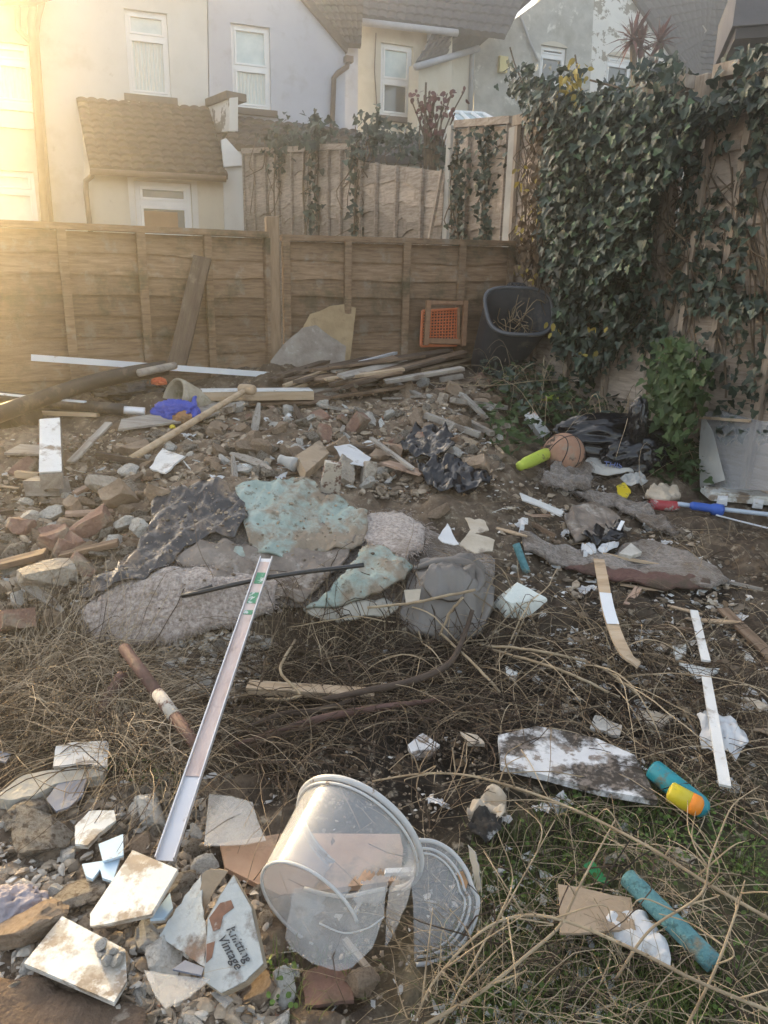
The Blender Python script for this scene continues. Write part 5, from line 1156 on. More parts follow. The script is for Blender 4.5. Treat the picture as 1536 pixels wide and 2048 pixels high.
bar('bent_stick', 'pale stick lying across the top of the clear sheet', 'stick', RFP.on(1358, 832, .14), RFP.on(1500, 842, .14), .018, .014, 'wood_pale', world=True)
# sack with writing
sk = thing('sack', 'dirty white plastic sack printed THIS in blue, flattened behind the carpets', 'sack', gp(1220, 930)); land(gp(1220, 930), 'the printed sack', .15)
V, Fc = sheet_vf([(1168, 940), (1175, 918), (1215, 912), (1262, 925), (1268, 945), (1215, 950)], .05, .02, 6, .006, .010, edge=.05, seed=1.7); o = fix(mesh('sack_skin', V, Fc, 'sack_white', sk, True))
def lettering(parent, body, P, xdir, ydir, size, mat, ext=.0006, shear=0.0, name='lettering'):
    cu = bpy.data.curves.new(name, 'FONT'); cu.body = body; cu.size = size; cu.align_x = 'CENTER'; cu.align_y = 'CENTER'; cu.extrude = ext; cu.shear = shear
    tmp = bpy.data.objects.new(name, cu); COL.objects.link(tmp); dg = bpy.context.evaluated_depsgraph_get(); me = bpy.data.meshes.new_from_object(tmp.evaluated_get(dg)); bpy.data.objects.remove(tmp)
    x = np.array(xdir, float); x /= np.linalg.norm(x); y = np.array(ydir, float); y -= x*(y@x); y /= np.linalg.norm(y); z = np.cross(x, y)
    V = np.array([v.co[:] for v in me.vertices]); Wd = P+V[:, :1]*x+V[:, 1:2]*y+V[:, 2:]*z; Fc = [tuple(p.vertices) for p in me.polygons]; return mesh(name, Wd, Fc, mat, parent)
lettering(sk, 'THIS', gp(1226, 930, .075), gp(1256, 938, .085)-gp(1200, 930, .085), np.array([0, .75, .55]), .05, 'ink_blue', .002)
# carpets on the right slope
sheet('carpet', 'grey carpet scrap folded into a hump just below the basketball', 'carpet', [(1080, 968), (1100, 940), (1150, 926), (1185, 945), (1182, 975), (1130, 980)], 'carpet_grey', .06, .06, 6, .012, .010, fray=160, seed=4.4, edge=.04, lm='the folded carpet scrap')
sheet('carpet', 'long dirty carpet strip running from the heap down to the right', 'carpet', [(1148, 985), (1215, 985), (1290, 1015), (1335, 1045), (1360, 1070), (1300, 1060), (1230, 1015)], 'carpet_grey', .04, .045, 5, .012, .010, fray=260, seed=2.4, edge=.04)
sheet('carpet', 'olive-grey carpet piece folded over in the middle of the right slope', 'carpet', [(1128, 1030), (1150, 1016), (1200, 1020), (1240, 1042), (1250, 1065), (1190, 1085), (1150, 1090)], 'felt_grey', .05, .055, 5, .012, .010, seed=9.4, edge=.05, lm='the olive carpet piece')
sheet('carpet', 'wide soil-covered carpet spread at the foot of the right slope', 'carpet', [(1040, 1060), (1130, 1095), (1230, 1110), (1290, 1080), (1350, 1090), (1420, 1130), (1460, 1160), (1420, 1180), (1300, 1165), (1180, 1140), (1100, 1120), (1050, 1095)], 'carpet_grey', .045, .03, 5, .014, .016, seed=1.1, edge=.06, lm='the soil-covered carpet')
sheet('carpet', 'dull red underside of carpet showing along the foot of the right slope', 'carpet', [(1130, 1132), (1200, 1128), (1230, 1140), (1310, 1150), (1420, 1160), (1425, 1172), (1330, 1178), (1200, 1152)], 'carpet_red', .055, .025, 6, .012, .014, seed=6.2, edge=.03)
sheet('bin_liner', 'twisted black plastic under the white clip on the right slope', 'bin liner', [(1162, 1082), (1195, 1062), (1245, 1050), (1256, 1075), (1210, 1088), (1180, 1092)], 'plastic_bag', .07, .06, 7, .004, .009, seed=2.9, edge=.03)
bar('white_clip', 'short white plastic strip standing on the twisted black plastic', 'strip', (1237, 1060), (1246, 1042), .016, .006, 'metal_white', .15, .18)
board('white_shard', 'long pointed white shard lying left of the olive carpet piece', 'shard', [(1040, 985), (1128, 1022), (1122, 1032), (1080, 1012), (1046, 1000)], 'plaster_white', .08, .006, lm='the pointed white shard')
sheet('paper_tissue', 'crumpled white tissue at the top of the curved wooden strip', 'tissue', [(1163, 1092), (1190, 1088), (1192, 1110), (1166, 1116)], 'paper_white', .06, .03, 9, .003, .012, edge=.02)
sheet('paper_tissue', 'second strip of white tissue pointing right from the curved strip', 'tissue', [(1194, 1102), (1215, 1088), (1238, 1086), (1234, 1096), (1205, 1108)], 'paper_white', .06, .02, 9, .003, .012, edge=.02)
bar('cane', 'thin bamboo-coloured cane right of the white tissue', 'cane', (1206, 1108), (1318, 1130), .012, .012, 'wood_pale', .05, .03)
board('stone_flake', 'pale triangular stone flake right of the white tissue', 'stone', [(1238, 1106), (1262, 1086), (1284, 1104), (1262, 1112)], 'mortar_pale', .07, .02)
tubeo('can', 'dented red drinks can lying below the printed sack', 'can', [(1300, 1010, .03), (1306, 1010, .03), (1345, 1012, .03), (1351, 1012, .03)], [.02]+[.028]*4+[.028]*12+[.02]*2, 'can_red', 18, k=6, lm='the red can')
bp = thing('broom_pole', 'pale blue pole with a bright blue sleeve reaching in from the right edge', 'pole', gp(1440, 1020)); land(gp(1440, 1020), 'the blue pole', .2)
tubeo('pole', None, None, [(1356, 1008, .05), (1440, 1018, .05), (1600, 1036, .05)], .012, 'pole_blue', 10, parent=bp); tubeo('sleeve', None, None, [(1380, 1011, .05), (1410, 1015, .05), (1444, 1021, .05)], [.014]+[.022]*8+[.032]*4, 'blue_sleeve', 12, parent=bp)
tubeo('white_cable', 'thin white rod running beside the blue pole to the edge', 'rod', [(1432, 1030, .03), (1490, 1045, .03), (1600, 1072, .03)], .005, 'metal_white', 6)
board('yellow_wrapper', 'crumpled yellow wrapper between the printed sack and the carpets', 'wrapper', [(1233, 972), (1250, 965), (1262, 985), (1252, 996), (1238, 990)], 'bottle_yellow', .05, .006, jag=.08)
sheet('paper_stack', 'cream torn paper lump left of the red can', 'paper', [(1290, 990), (1300, 972), (1350, 972), (1362, 995), (1330, 1002)], 'paper_tan', .07, .02, 9, .02, .014, edge=.02, jag=.08)
sheet('clear_bag', 'clear plastic film scrunched beside the yellow wrapper', 'bag', [(1240, 960), (1285, 945), (1296, 965), (1270, 975)], 'bag_clear', .06, .03, 9, .003, .012, edge=.02)
# curved strip
cvp = np.array([gp(1198, 1118, .14), gp(1206, 1160, .14), gp(1216, 1215, .14), gp(1232, 1265, .13), (gp(1252, 1305, .12)), gp(1278, 1328, .10)]); S = spline(cvp, 6)
V = []; Fc = []
for i, p in enumerate(S):
    t = S[min(i+1, len(S)-1)]-S[max(i-1, 0)]; t /= np.linalg.norm(t); s = np.cross(t, [0, 0, 1.0]); s /= np.linalg.norm(s); w = .021
    V += [p+s*w, p-s*w, p-s*w-np.array([0, 0, .009]), p+s*w-np.array([0, 0, .009])]
for i in range(len(S)-1): Fc += [(4*i+j, 4*i+(j+1) % 4, 4*i+4+(j+1) % 4, 4*i+4+j) for j in range(4)]
Fc += [(3, 2, 1, 0), tuple(4*(len(S)-1)+j for j in range(4))]
cvs = thing('wood_strip', 'curved pale wooden strip bending down to the soil on the right', 'strip', gp(1235, 1260)); land(gp(1235, 1250), 'the curved wood strip', .1)
fix(mesh('strip', V, Fc, 'wood_pale', cvs))
i0, i1 = 9, 16; VV = []; FF = []
for k in range(i0, i1+1):
    a, b = np.array(V[4*k]), np.array(V[4*k+1]); c = (a+b)/2; VV += [c+(a-c)*1.02+[0, 0, .003], c+(b-c)*1.02+[0, 0, .003]]
mesh('silver_tape', VV, [(2*k, 2*k+1, 2*k+3, 2*k+2) for k in range(i1-i0)], 'metal_white', cvs)
# white strips at the right
bar('white_trim', 'upper short white trim strip on the right above the broken plate', 'trim strip', (1388, 1222), (1412, 1322), .028, .008, 'paint_white', .08, .08, lm='the upper white strip')
bar('white_trim', 'long white trim strip on the right lying over the crumpled paper', 'trim strip', (1412, 1352), (1450, 1572), .028, .008, 'paint_white', .10, .10, lm='the long white strip')
board('plate_shard', 'curved white crockery shard between the two white strips', 'crockery', [(1358, 1325), (1440, 1336), (1425, 1350), (1395, 1358)], 'tile_white', .05, .012, jag=.05)
sheet('crumpled_paper', 'scrunched white paper with a red mark under the long white strip', 'paper', [(1392, 1440), (1420, 1436), (1470, 1455), (1496, 1490), (1470, 1525), (1450, 1508), (1405, 1490)], 'paper_white', .075, .045, 8, .004, .012, edge=.03, seed=3.8, lm='the scrunched paper')
bar('brown_lath', 'flat brown lath at the right edge', 'lath', (1445, 1218), (1560, 1330), .045, .012, 'wood_plank', .04, .03, lm='the brown lath')
for (q, lb_) in (([(1345, 1290), (1372, 1288), (1372, 1310), (1352, 1318)], 'broken white crockery piece left of the upper white strip'), ([(1488, 1395), (1516, 1398), (1536, 1412), (1520, 1420)], 'tan dead leaf-like card at the right edge'), ([(1150, 1312), (1172, 1318), (1170, 1335), (1155, 1330)], 'small white crockery piece below the curved strip'), ([(1010, 1330), (1035, 1345), (1030, 1362), (1014, 1352)], 'white shard among the stems in the middle')):
    board('shard', lb_, 'shard', q, 'tile_white' if 'white' in lb_ else 'paper_tan', .05, .008, jag=.05)
# black handled dirty white board
db = board('dirty_board', 'large white board smeared with black soil, lying in the dead stems', 'board', [(996, 1470), (1075, 1452), (1190, 1475), (1270, 1510), (1316, 1600), (1200, 1580), (1090, 1550), (1002, 1530)], 'paint_white_dirty', .07, .018, lm='the dirty white board')
tb_ = thing('bottle', 'teal plastic bottle lying in the grass by the dirty white board', 'bottle', gp(1350, 1560)); land(gp(1350, 1570), 'the teal bottle', .08)
A, B = gp(1305, 1538, .08), gp(1415, 1625, .06); dd = B-A
V, Fc = tube_vf([A-dd*.01, A, A+dd*.04, A+dd*.85, A+dd*.95, B], [.010, .026, .029, .029, .022, .01], 18); mesh('body', V, Fc, 'bottle_teal', tb_, True)
V, Fc = tube_vf([A-dd*.008, A-dd*.03], [.013, .011], 12); mesh('base_dimple', V, Fc, 'bottle_teal', tb_, True)
yb = thing('bottle', 'yellow plastic bottle with an orange label beside the teal one', 'bottle', gp(1365, 1590))
A, B = gp(1338, 1582, .085), gp(1405, 1618, .07); dd = B-A
V, Fc = tube_vf([A-dd*.03, A, A+dd*.05, A+dd*.62], [.010, .022, .026, .026], 18); mesh('body', V, Fc, 'bottle_yellow', yb, True)
V, Fc = tube_vf([A+dd*.62, A+dd*.86, A+dd*.95, B], [.0262, .0262, .020, .012], 18); mesh('label_band', V, Fc, 'orange_bright', yb, True)
tubeo('foam_tube', 'long teal foam pipe sleeve lying in the grass at the lower right', 'foam tube', [(1256, 1756, .07), (1340, 1840, .07), (1428, 1928, .06)], .021, 'foam_teal', 18, lm='the long teal tube')
cd = board('cardboard', 'square of brown cardboard lying under brambles at the lower right', 'cardboard', [(1116, 1768), (1262, 1795), (1272, 1860), (1120, 1866)], 'cardboard', .065, .006, jag=.015, lm='the cardboard')
sheet('torn_paper', 'torn white plaster-paper flap beneath the cardboard', 'paper', [(1180, 1838), (1290, 1828), (1330, 1880), (1340, 1938), (1290, 1912), (1230, 1880)], 'paper_white', .06, .03, 7, .004, .012, edge=.02, seed=2.5, jag=.06, lm='the torn paper')
board('green_shard', 'green plastic leaf-shaped shard in the grass', 'shard', [(1166, 1730), (1185, 1720), (1202, 1742), (1220, 1768), (1196, 1762)], 'green_plastic', .04, .003)
# burnt paper
sheet('burnt_paper', 'crumpled half-burnt paper clump in black soil beside the bucket', 'paper', [(932, 1640), (945, 1600), (975, 1588), (1012, 1610), (1008, 1650), (970, 1672)], 'paper_tan', .05, .06, 9, .004, .007, edge=.03, seed=4.9, lm='the burnt paper')
sheet('burnt_paper', 'charred black and white ash scrap at the front of the burnt paper clump', 'paper', [(935, 1655), (960, 1625), (1004, 1640), (1000, 1670), (965, 1682)], 'burnt', .075, .04, 11, .004, .011, edge=.02, seed=5.1)
for (q, lb_, mt) in (([(815, 1490), (845, 1466), (880, 1490), (860, 1512), (825, 1516)], 'white broken plate piece stained with black soil, left of the dirty board', 'paint_white_dirty'), ([(920, 1462), (955, 1470), (970, 1488), (935, 1486)], 'cream torn card right of the stained plate piece', 'paper_tan'),
                     ([(1190, 1430), (1244, 1450), (1240, 1470), (1180, 1456)], 'pale stone slab behind the dirty white board', 'mortar_pale'), ([(1272, 1420), (1350, 1430), (1320, 1455), (1280, 1440)], 'brown crumpled paper left of the scrunched paper', 'paper_tan')):
    board('fragment', lb_, 'fragment', q, mt, .04, .01, jag=.06)
# ------------------------------------------------------------------ foreground
# broken clear bucket
bu = thing('bucket', 'broken clear plastic bucket lying on its side, base cracked and rim yellowed', 'bucket', gp(660, 1800)); land(gp(660, 1780), 'the clear bucket', .25)
Bc = gp(618, 1815, .115); Rc = gp(716, 1668, .15); ax = Rc-Bc; LB = np.linalg.norm(ax); ax /= LB
xa = np.cross(ax, [0, 0, 1.0]); xa /= np.linalg.norm(xa); ya = np.cross(xa, ax)
r0, r1 = .118, .150
def bpt(t, a, dr=0.0): r = r0+(r1-r0)*t+dr; return Bc+ax*LB*t+(xa*math.cos(a)+ya*math.sin(a))*r
def shell(test, name, mat, parent, na=96, nt=26, th=.002):
    V = []; I = {}; Fc = []
    def vid(i, j, k):
        if (i, j, k) not in I:
            a = 2*math.pi*j/na; t = i/nt; I[(i, j, k)] = len(V); V.append(bpt(t+.012*math.sin(j*1.7+i*.9)*(0 < i < nt), a, -th*k))
        return I[(i, j, k)]
    keep = {(i, j) for i in range(nt) for j in range(na) if test((i+.5)/nt, 2*math.pi*(j+.5)/na)}
    for (i, j) in keep:
        q = [(i, j), (i+1, j), (i+1, j+1), (i, j+1)]
        Fc.append([vid(a, b % na, 0) for a, b in q]); Fc.append([vid(a, b % na, 1) for a, b in q][::-1])
        for (di, dj, e) in ((-1, 0, (0, 3)), (1, 0, (1, 2)), (0, -1, (0, 1)), (0, 1, (3, 2))):
            if (i+di, (j+dj) % na) not in keep:
                a, b = q[e[0]], q[e[1]]; Fc.append([vid(a[0], a[1] % na, 0), vid(b[0], b[1] % na, 0), vid(b[0], b[1] % na, 1), vid(a[0], a[1] % na, 1)])
    return fix(mesh(name, V, Fc, mat, parent, True))
# angle: 0 = to the right side (xa), pi/2 = up; xa points right of the axis
def holes(t, a):
    d = (a+math.pi) % (2*math.pi)-math.pi          # -pi..pi, 0 = right side
    if -1.65+.25*math.sin(t*9) < d < .12+.14*math.sin(t*14)-.3*(t-.5): return t > .93 and d > -1.0
    if abs(d-.55-.15*math.sin(t*8)) < .20*(.62-t)+.03*math.sin(t*40) and t < .62: return False
    return True
shell(holes, 'side_wall', 'clear_plastic', bu)
P = [bpt(1.0, a, .004) for a in np.linspace(-.95, math.pi*2-1.5, 70)]; V, Fc = tube_vf(P, .007, 8); mesh('rim', V, Fc, 'clear_rim', bu, True)
P = [bpt(.93, a, .004) for a in np.linspace(-.75, math.pi*2-1.7, 70)]; V, Fc = tube_vf(P, .003, 6); mesh('rim_bead', V, Fc, 'clear_rim', bu, True)
V = [Bc]; Fc = []; n = 64
for rr in (.35, .7, .97, 1.0):
    for j in range(n): a = 2*math.pi*j/n; V.append(bpt(0, a, -r0*(1-rr))+ax*(.006 if rr < .9 else 0))
def okf(rr, a): d = (a+math.pi) % (2*math.pi)-math.pi; return not (-1.45+rr*.3 < d < -.1-.2*rr) and not (d < -2.2 and False)
for j in range(n):
    a = 2*math.pi*(j+.5)/n
    if okf(.2, a): Fc.append((0, 1+j, 1+(j+1) % n))
    for k in range(3):
        if okf(.3+.3*k, a): Fc.append((1+k*n+j, 1+(k+1)*n+j, 1+(k+1)*n+(j+1) % n, 1+k*n+(j+1) % n))
o = mesh('base', V, Fc, 'clear_plastic', bu, True)
P = [bpt(0, a, -.002) for a in np.linspace(0.2, math.pi*2-1.6, 60)]; V, Fc = tube_vf(P, .0035, 6); mesh('base_bead', V, Fc, 'clear_rim', bu, True)
# the broken-out curved piece in front
V = []; n = 22
cpx = [(590, 1775), (612, 1770), (640, 1776), (690, 1782), (745, 1772), (772, 1774), (768, 1830), (745, 1890), (705, 1925), (680, 1930), (630, 1918), (585, 1895), (570, 1875), (578, 1830)]
fc = thing('bucket_piece', 'curved clear piece broken from the bucket, lying in front of its base', 'bucket piece', gp(670, 1920)); land(gp(670, 1900), 'the curved bucket piece', .15)
A0 = gp(672, 1925, .02); nn = np.array([.0, -.80, .60]); W = []
g = [(u, v) for u, v in cpx]
def onp(u, v, bul=.05):
    d = ray(u, v); p = CAM+d*(((A0-CAM)@nn)/(d@nn)); s = (u-672)/105.0; return p+nn*bul*(1-s*s)
us = np.linspace(568, 774, 26); vs_ = np.linspace(1768, 1932, 22); pts = [Vector(p) for p in jagged(g, .02, 3)]; nq = len(pts)
for u in us:
    for v in vs_:
        if inpoly(np.array([u]), np.array([v]), g)[0] and min(math.hypot(u-p[0], v-p[1]) for p in pts) > 5: pts.append(Vector((u, v)))
r = delaunay_2d_cdt(pts, [(i, (i+1) % nq) for i in range(nq)], [], 1, 1e-5)
Vt = np.array([onp(p[0], p[1]) for p in r[0]]); T = [tuple(f) for f in r[2]]; mm = len(Vt)
fix(mesh('shell_piece', np.vstack([Vt, Vt-nn*.002]), T+[tuple(i+mm for i in f[::-1]) for f in T], 'clear_plastic', fc, True))
P = [onp(u, v)+nn*.002 for u, v in ((612, 1772), (650, 1780), (690, 1786), (735, 1780), (768, 1776))]; V, Fc = tube_vf(spline(P, 4), .004, 6); mesh('rim_part', V, Fc, 'clear_rim', fc, True)
P = [onp(u, v)+nn*.002 for u, v in ((642, 1838), (690, 1856), (735, 1850), (768, 1832))]; V, Fc = tube_vf(spline(P, 4), .0018, 6); mesh('moulded_line', V, Fc, 'clear_rim', fc, True)
board('bucket_shard', 'long clear shard between the bucket and its lid', 'shard', [(778, 1775), (815, 1720), (832, 1730), (815, 1800), (790, 1860), (770, 1895), (772, 1830)], 'clear_plastic', .06, .002, lifts=[.08, .14, .14, .08, .04, .02, .06], jag=.02)
bar('grey_stick', 'short grey painted stick poking out below the bucket piece', 'stick', (690, 1880), (752, 1958), .012, .010, 'wood_grey', .02, .02)
bar('white_bracket', 'small white plastic bar between the bucket rim and its lid', 'bar', (770, 1745), (838, 1742), .014, .01, 'metal_white', .07, .08)
# lid
ld = thing('plastic_disc', 'clear plastic bucket lid with a rust stain, snapped along its left side', 'lid', gp(890, 1900)); land(gp(890, 1830), 'the bucket lid', .15)
lc_ = gp(868, 1812, .075); ln = np.array([.12, -.62, .78]); ln /= np.linalg.norm(ln)
def lon(u, v, o=0.0): d = ray(u, v); return CAM+d*(((lc_+ln*o-CAM)@ln)/(d@ln))
out = [(815, 1690), (835, 1680), (870, 1684), (905, 1705), (932, 1740), (945, 1775), (956, 1800), (950, 1840), (930, 1880), (900, 1910), (865, 1925), (832, 1930), (828, 1870), (826, 1800), (818, 1740)]
fix(mesh('disc', *prism([lon(u, v) for u, v in spline(out+[out[0]], 4)[:-1]], ln, .002), 'clear_plastic', ld))
for (dr, rad_, nm, tr) in ((0, .005, 'rim', None), (-16, .003, 'ridge', None), (-26, .0022, 'ridge', None)):
    c = np.array([850, 1806]); P = []
    for (u, v) in spline(out[1:12], 5): d = np.array([u, v])-c; d = d*(1+dr/np.linalg.norm(d)); P.append(lon(d[0]+c[0], d[1]+c[1], .002))
    V, Fc = tube_vf(P, rad_, 7); mesh(nm, V, Fc, 'clear_rim', ld, True)
V, Fc = prism([lon(u, v, .004) for u, v in ((914, 1745), (926, 1742), (936, 1765), (932, 1778), (922, 1768))], ln, .001); fix(mesh('rust_stain', V, Fc, 'rust_orange', ld))
board('plastic_film', 'torn grey film standing at the right of the bucket lid', 'film', [(935, 1690), (950, 1705), (958, 1740), (962, 1780), (945, 1790), (948, 1750), (940, 1720)], 'bag_clear', .06, .002, lifts=[.10, .12, .08, .03, .02, .05, .08], jag=.04)
board('acrylic_piece', 'flat clear acrylic piece with one curved edge left of the bucket', 'acrylic', [(418, 1588), (462, 1592), (505, 1604), (515, 1640), (532, 1680), (490, 1688), (450, 1690), (408, 1690)], 'acrylic', .05, .003, lm='the acrylic piece')
board('terracotta_board', 'square orange-brown board under the clear bucket', 'board', [(440, 1686), (570, 1666), (800, 1668), (806, 1700), (800, 1760), (560, 1790), (450, 1735)], 'terracotta', .02, .014)
board('rusty_plate', 'rust-brown flat plate under the front of the bucket piece', 'plate', [(605, 1945), (640, 1930), (700, 1928), (708, 2000), (610, 2010)], 'rust_pipe', .02, .008, jag=.02)
# tiles
MORT = []
def tile(label, px, mat='tile_white', lift=.05, th=.012, lifts=None, jag=.0, lm=None, back='mortar_pale'):
    o, c, n = board('wall_tile', label, 'tile', px, mat, lift, th*.5, lifts=lifts, jag=jag, keep=True, lm=lm)
    P = np.array([CAM+ray(u, v)*(((c-n*th*.5-CAM)@n)/(ray(u, v)@n)) for u, v in px]); pc = P.mean(0); P = pc+(P-pc)*.985
    fix(mesh('tile_back', *prism(P-n*.0005, n, th), back, o)); return o
tile('large white tile with one jagged broken corner, tilted over the rubble', [(265, 1700), (355, 1738), (302, 1828), (255, 1838), (210, 1848), (180, 1852), (180, 1828), (212, 1780)], lift=.09, lifts=[.10, .10, .09, .07, .06, .05, .05, .07], lm='the broken-cornered tile')
tile('largest white tile at the lower left, mortar crumbled on its right half', [(124, 1832), (250, 1898), (254, 1960), (228, 2004), (48, 1926)], lift=.06, lm='the lower-left tile')
for (u, v, s_) in ((205, 1895, .022), (222, 1905, .026), (235, 1928, .02), (215, 1925, .018), (240, 1905, .016), (200, 1912, .014)): MORT.append((u, v, s_))
tile('white tile standing on edge under the broken-cornered tile', [(300, 1838), (340, 1785), (346, 1815), (330, 1836)], 'tile_blue', lift=.05)
tile('pale blue tile corner leaning in the rubble', [(197, 1688), (246, 1668), (247, 1710), (206, 1722)], 'tile_blue', lift=.06, lm='the pale blue tile')
tile('pale blue broken tile piece below the blue corner', [(164, 1728), (240, 1716), (226, 1762), (205, 1756), (200, 1738), (185, 1758), (172, 1752)], 'tile_blue', lift=.05)
tile('white tile fragment with mortar lying behind the pale blue tile', [(150, 1652), (178, 1622), (228, 1620), (232, 1640), (200, 1664), (175, 1690), (150, 1688)], lift=.05, jag=.02, lm='the white tile fragment')
tile('white plaster-like tile chunk at the edge of the dead stems', [(106, 1532), (112, 1492), (150, 1484), (217, 1482), (215, 1532), (180, 1528)], 'plaster_white', lift=.06, jag=.03, lm='the white chunk by the stems')
board('stone_slab', 'long cream stone slab with yellow stains at the left', 'slab', [(-10, 1596), (42, 1552), (100, 1540), (215, 1526), (205, 1550), (150, 1560), (108, 1568), (70, 1590), (20, 1600)], 'slab_stone', .06, .03, lifts=[.05]*9, jag=.02, lm='the cream slab')
board('blue_shard', 'slate-blue plastic shard below the cream slab', 'shard', [(92, 1598), (120, 1560), (174, 1556), (165, 1590), (140, 1612), (112, 1622)], 'shard_blue', .05, .006, jag=.03)
board('blue_shard', 'small grey-blue shard at the left picture edge', 'shard', [(-5, 1500), (22, 1508), (12, 1524), (-5, 1520)], 'shard_blue', .04, .005)
blob('rag', 'lilac-grey rag bunched at the left picture edge', 'rag', (22, 1828), (.075, .05, .035), 'rag_lilac', .45, 2.4, seed=7.7, lm='the lilac rag')
sheet('sacking', 'dark brown cloth sacking in the bottom left corner', 'cloth', [(-60, 1960), (60, 1955), (180, 1985), (290, 2020), (300, 2100), (-60, 2100)], 'sack_brown', .035, .015, 5, .006, .014, seed=3.4, edge=.04)
# book
bkx = thing('book', 'battered grey book lying open, its cover reading Knitting Vintage', 'book', gp(470, 1930)); land(gp(480, 1880), 'the book', .15)
cover = [(467, 1752), (482, 1780), (502, 1815), (526, 1926), (490, 1962), (442, 1986), (408, 1962), (412, 1900), (416, 1836), (440, 1792)]
lf = [.13, .125, .12, .085, .055, .04, .04, .07, .10, .12]
o, c, n = board('cover', None, None, cover, 'book_grey', 0, .003, lifts=lf, keep=True, parent=bkx, jag=.01)
P = np.array([CAM+ray(u, v)*(((c-n*.006-CAM)@n)/(ray(u, v)@n)) for u, v in cover]); pc = P.mean(0)
fix(mesh('pages', *prism(pc+(P-pc)*1.03, n, .022), 'pages', bkx))
def onb(u, v, o=.002): d = ray(u, v); return CAM+d*(((c+n*o-CAM)@n)/(d@n))
xd = onb(494, 1914)-onb(466, 1866)
lettering(bkx, 'Knitting', onb(477, 1886), xd, onb(500, 1870)-onb(470, 1890), .0245, 'ink', shear=.4)
lettering(bkx, 'Vintage', onb(459, 1902), xd, onb(500, 1870)-onb(470, 1890), .0245, 'ink', shear=.4)
fix(mesh('cover_picture', *prism([onb(u, v, .001) for u, v in ((418, 1836), (440, 1806), (462, 1800), (468, 1815), (446, 1832), (440, 1858), (426, 1862))], n, .0006), 'cover_print', bkx))
fix(mesh('spine_strip', *prism([onb(u, v, .001) for u, v in ((413, 1888), (430, 1882), (424, 1915), (412, 1926))], n, .0006), 'cover_print', bkx))
board('torn_cover', 'brown inside of a torn book cover standing behind the grey book', 'cover', [(404, 1748), (420, 1737), (456, 1742), (432, 1775), (414, 1812), (408, 1838), (400, 1800)], 'cardboard', .1, .003, lifts=[.13, .14, .14, .11, .08, .06, .09], jag=.06)
board('torn_cover', 'curled pale book page under mortar crumbs left of the grey book', 'cover', [(318, 1872), (345, 1832), (380, 1780), (402, 1748), (404, 1810), (412, 1860), (412, 1935), (370, 1905)], 'book_grey', .08, .003, lifts=[.05, .06, .09, .12, .10, .08, .05, .05], jag=.06, lm='the torn cover')
board('glass_piece', 'smoky clear plastic sheet piece in front of the book', 'glass', [(288, 1940), (330, 1948), (420, 1958), (380, 1992), (330, 2016), (310, 1990)], 'acrylic', .07, .003)
board('blue_shard', 'dark blue glassy shard above the smoky clear piece', 'shard', [(345, 1938), (370, 1920), (408, 1935), (402, 1950)], 'shard_blue', .075, .004)
board('clear_shard', 'small clear angular shard right of the smoky clear piece', 'shard', [(422, 1985), (440, 1980), (466, 1998), (450, 2014)], 'acrylic', .03, .004)
tubeo('bottle_neck', 'tiny clear bottle neck in the grass under the bucket piece', 'bottle neck', [(585, 1952, .015), (588, 1928, .03)], [.016, .013, .010, .010], 'clear_plastic', 12)
# pipes and big stems in the middle
rp = thing('rusty_pipe', 'rust-brown pipe with a band of flaking white paint, sloping out of the heap', 'pipe', gp(390, 1500)); land(gp(330, 1400), 'the rusty pipe', .12)
A, B = gp(248, 1296, .14), gp(396, 1496, .07)
V, Fc = tube_vf([A, A*.5+B*.5], .0185, 14); mesh('bare_length', V, Fc, 'rust_pipe', rp, True)
V, Fc = tube_vf([A*.5+B*.5, A*.28+B*.72], .0192, 14); mesh('painted_band', V, Fc, 'paint_flake', rp, True)
V, Fc = tube_vf([A*.28+B*.72, A*.02+B*.98, B], [.018, .017, .011], 14); mesh('lower_end', V, Fc, 'rust_pipe', rp, True)
tubeo('branch', 'dark brown branch leaning behind the rusty pipe', 'branch', [(190, 1460, .02), (215, 1400, .05), (245, 1350, .08)], [.016, .018, .02], 'rust_pipe', 9)
bar('timber_offcut', 'pale timber offcut lying across the dark middle hollow', 'batten', (495, 1374), (748, 1390), .05, .024, 'wood_pale', .05, .04, lm='the pale offcut')
tubeo('branch', 'thick dark branch crossing behind the pale offcut to the cushion', 'branch', [(640, 1400, .07), (740, 1380, .09), (830, 1360, .09), (900, 1325, .10), (930, 1265, .12), (945, 1220, .14)], [.008, .011, .012, .010, .009, .008], 'stem_dark', 10, lm='the thick dark branch')
tubeo('branch', 'long dark brown branch below the pale offcut', 'branch', [(470, 1490, .03), (560, 1462, .05), (650, 1435, .06), (760, 1415, .06), (880, 1400, .05)], [.007, .011, .012, .011, .006], 'rust_pipe', 10)
tubeo('branch', 'dark branch forking beside the metal rail', 'branch', [(480, 1462, .03), (560, 1430, .06), (640, 1420, .06), (720, 1395, .05)], [.006, .010, .010, .006], 'stem_dark', 9)
for i, (p, lb_) in enumerate(([((530, 1400, .05), (600, 1390, .08), (560, 1340, .1), (590, 1280, .08)), 'pale curled root hooking above the pale offcut'], [((735, 1215, .10), (830, 1205, .16), (900, 1190, .20), (950, 1180, .22)), 'greenish bare stem lying along the leather cushion'],
        [((880, 1270, .06), (900, 1225, .14), (925, 1195, .2)), 'short greenish stem leaning up the leather cushion'], [((880, 1265, .06), (960, 1340, .09), (1000, 1385, .05)), 'straight pale stem lying right of the cushion'],
        [((960, 1290, .07), (1060, 1300, .10), (1190, 1330, .06), (1290, 1400, .04)), 'long yellowish stem across the dark hollow'], [((985, 1300, .07), (1120, 1340, .1), (1240, 1395, .06)), 'yellowish stem bundle below the long stem'])):
    tubeo('stem', lb_, 'stem', p, .0048, 'stem_straw', 7, wob=.002)
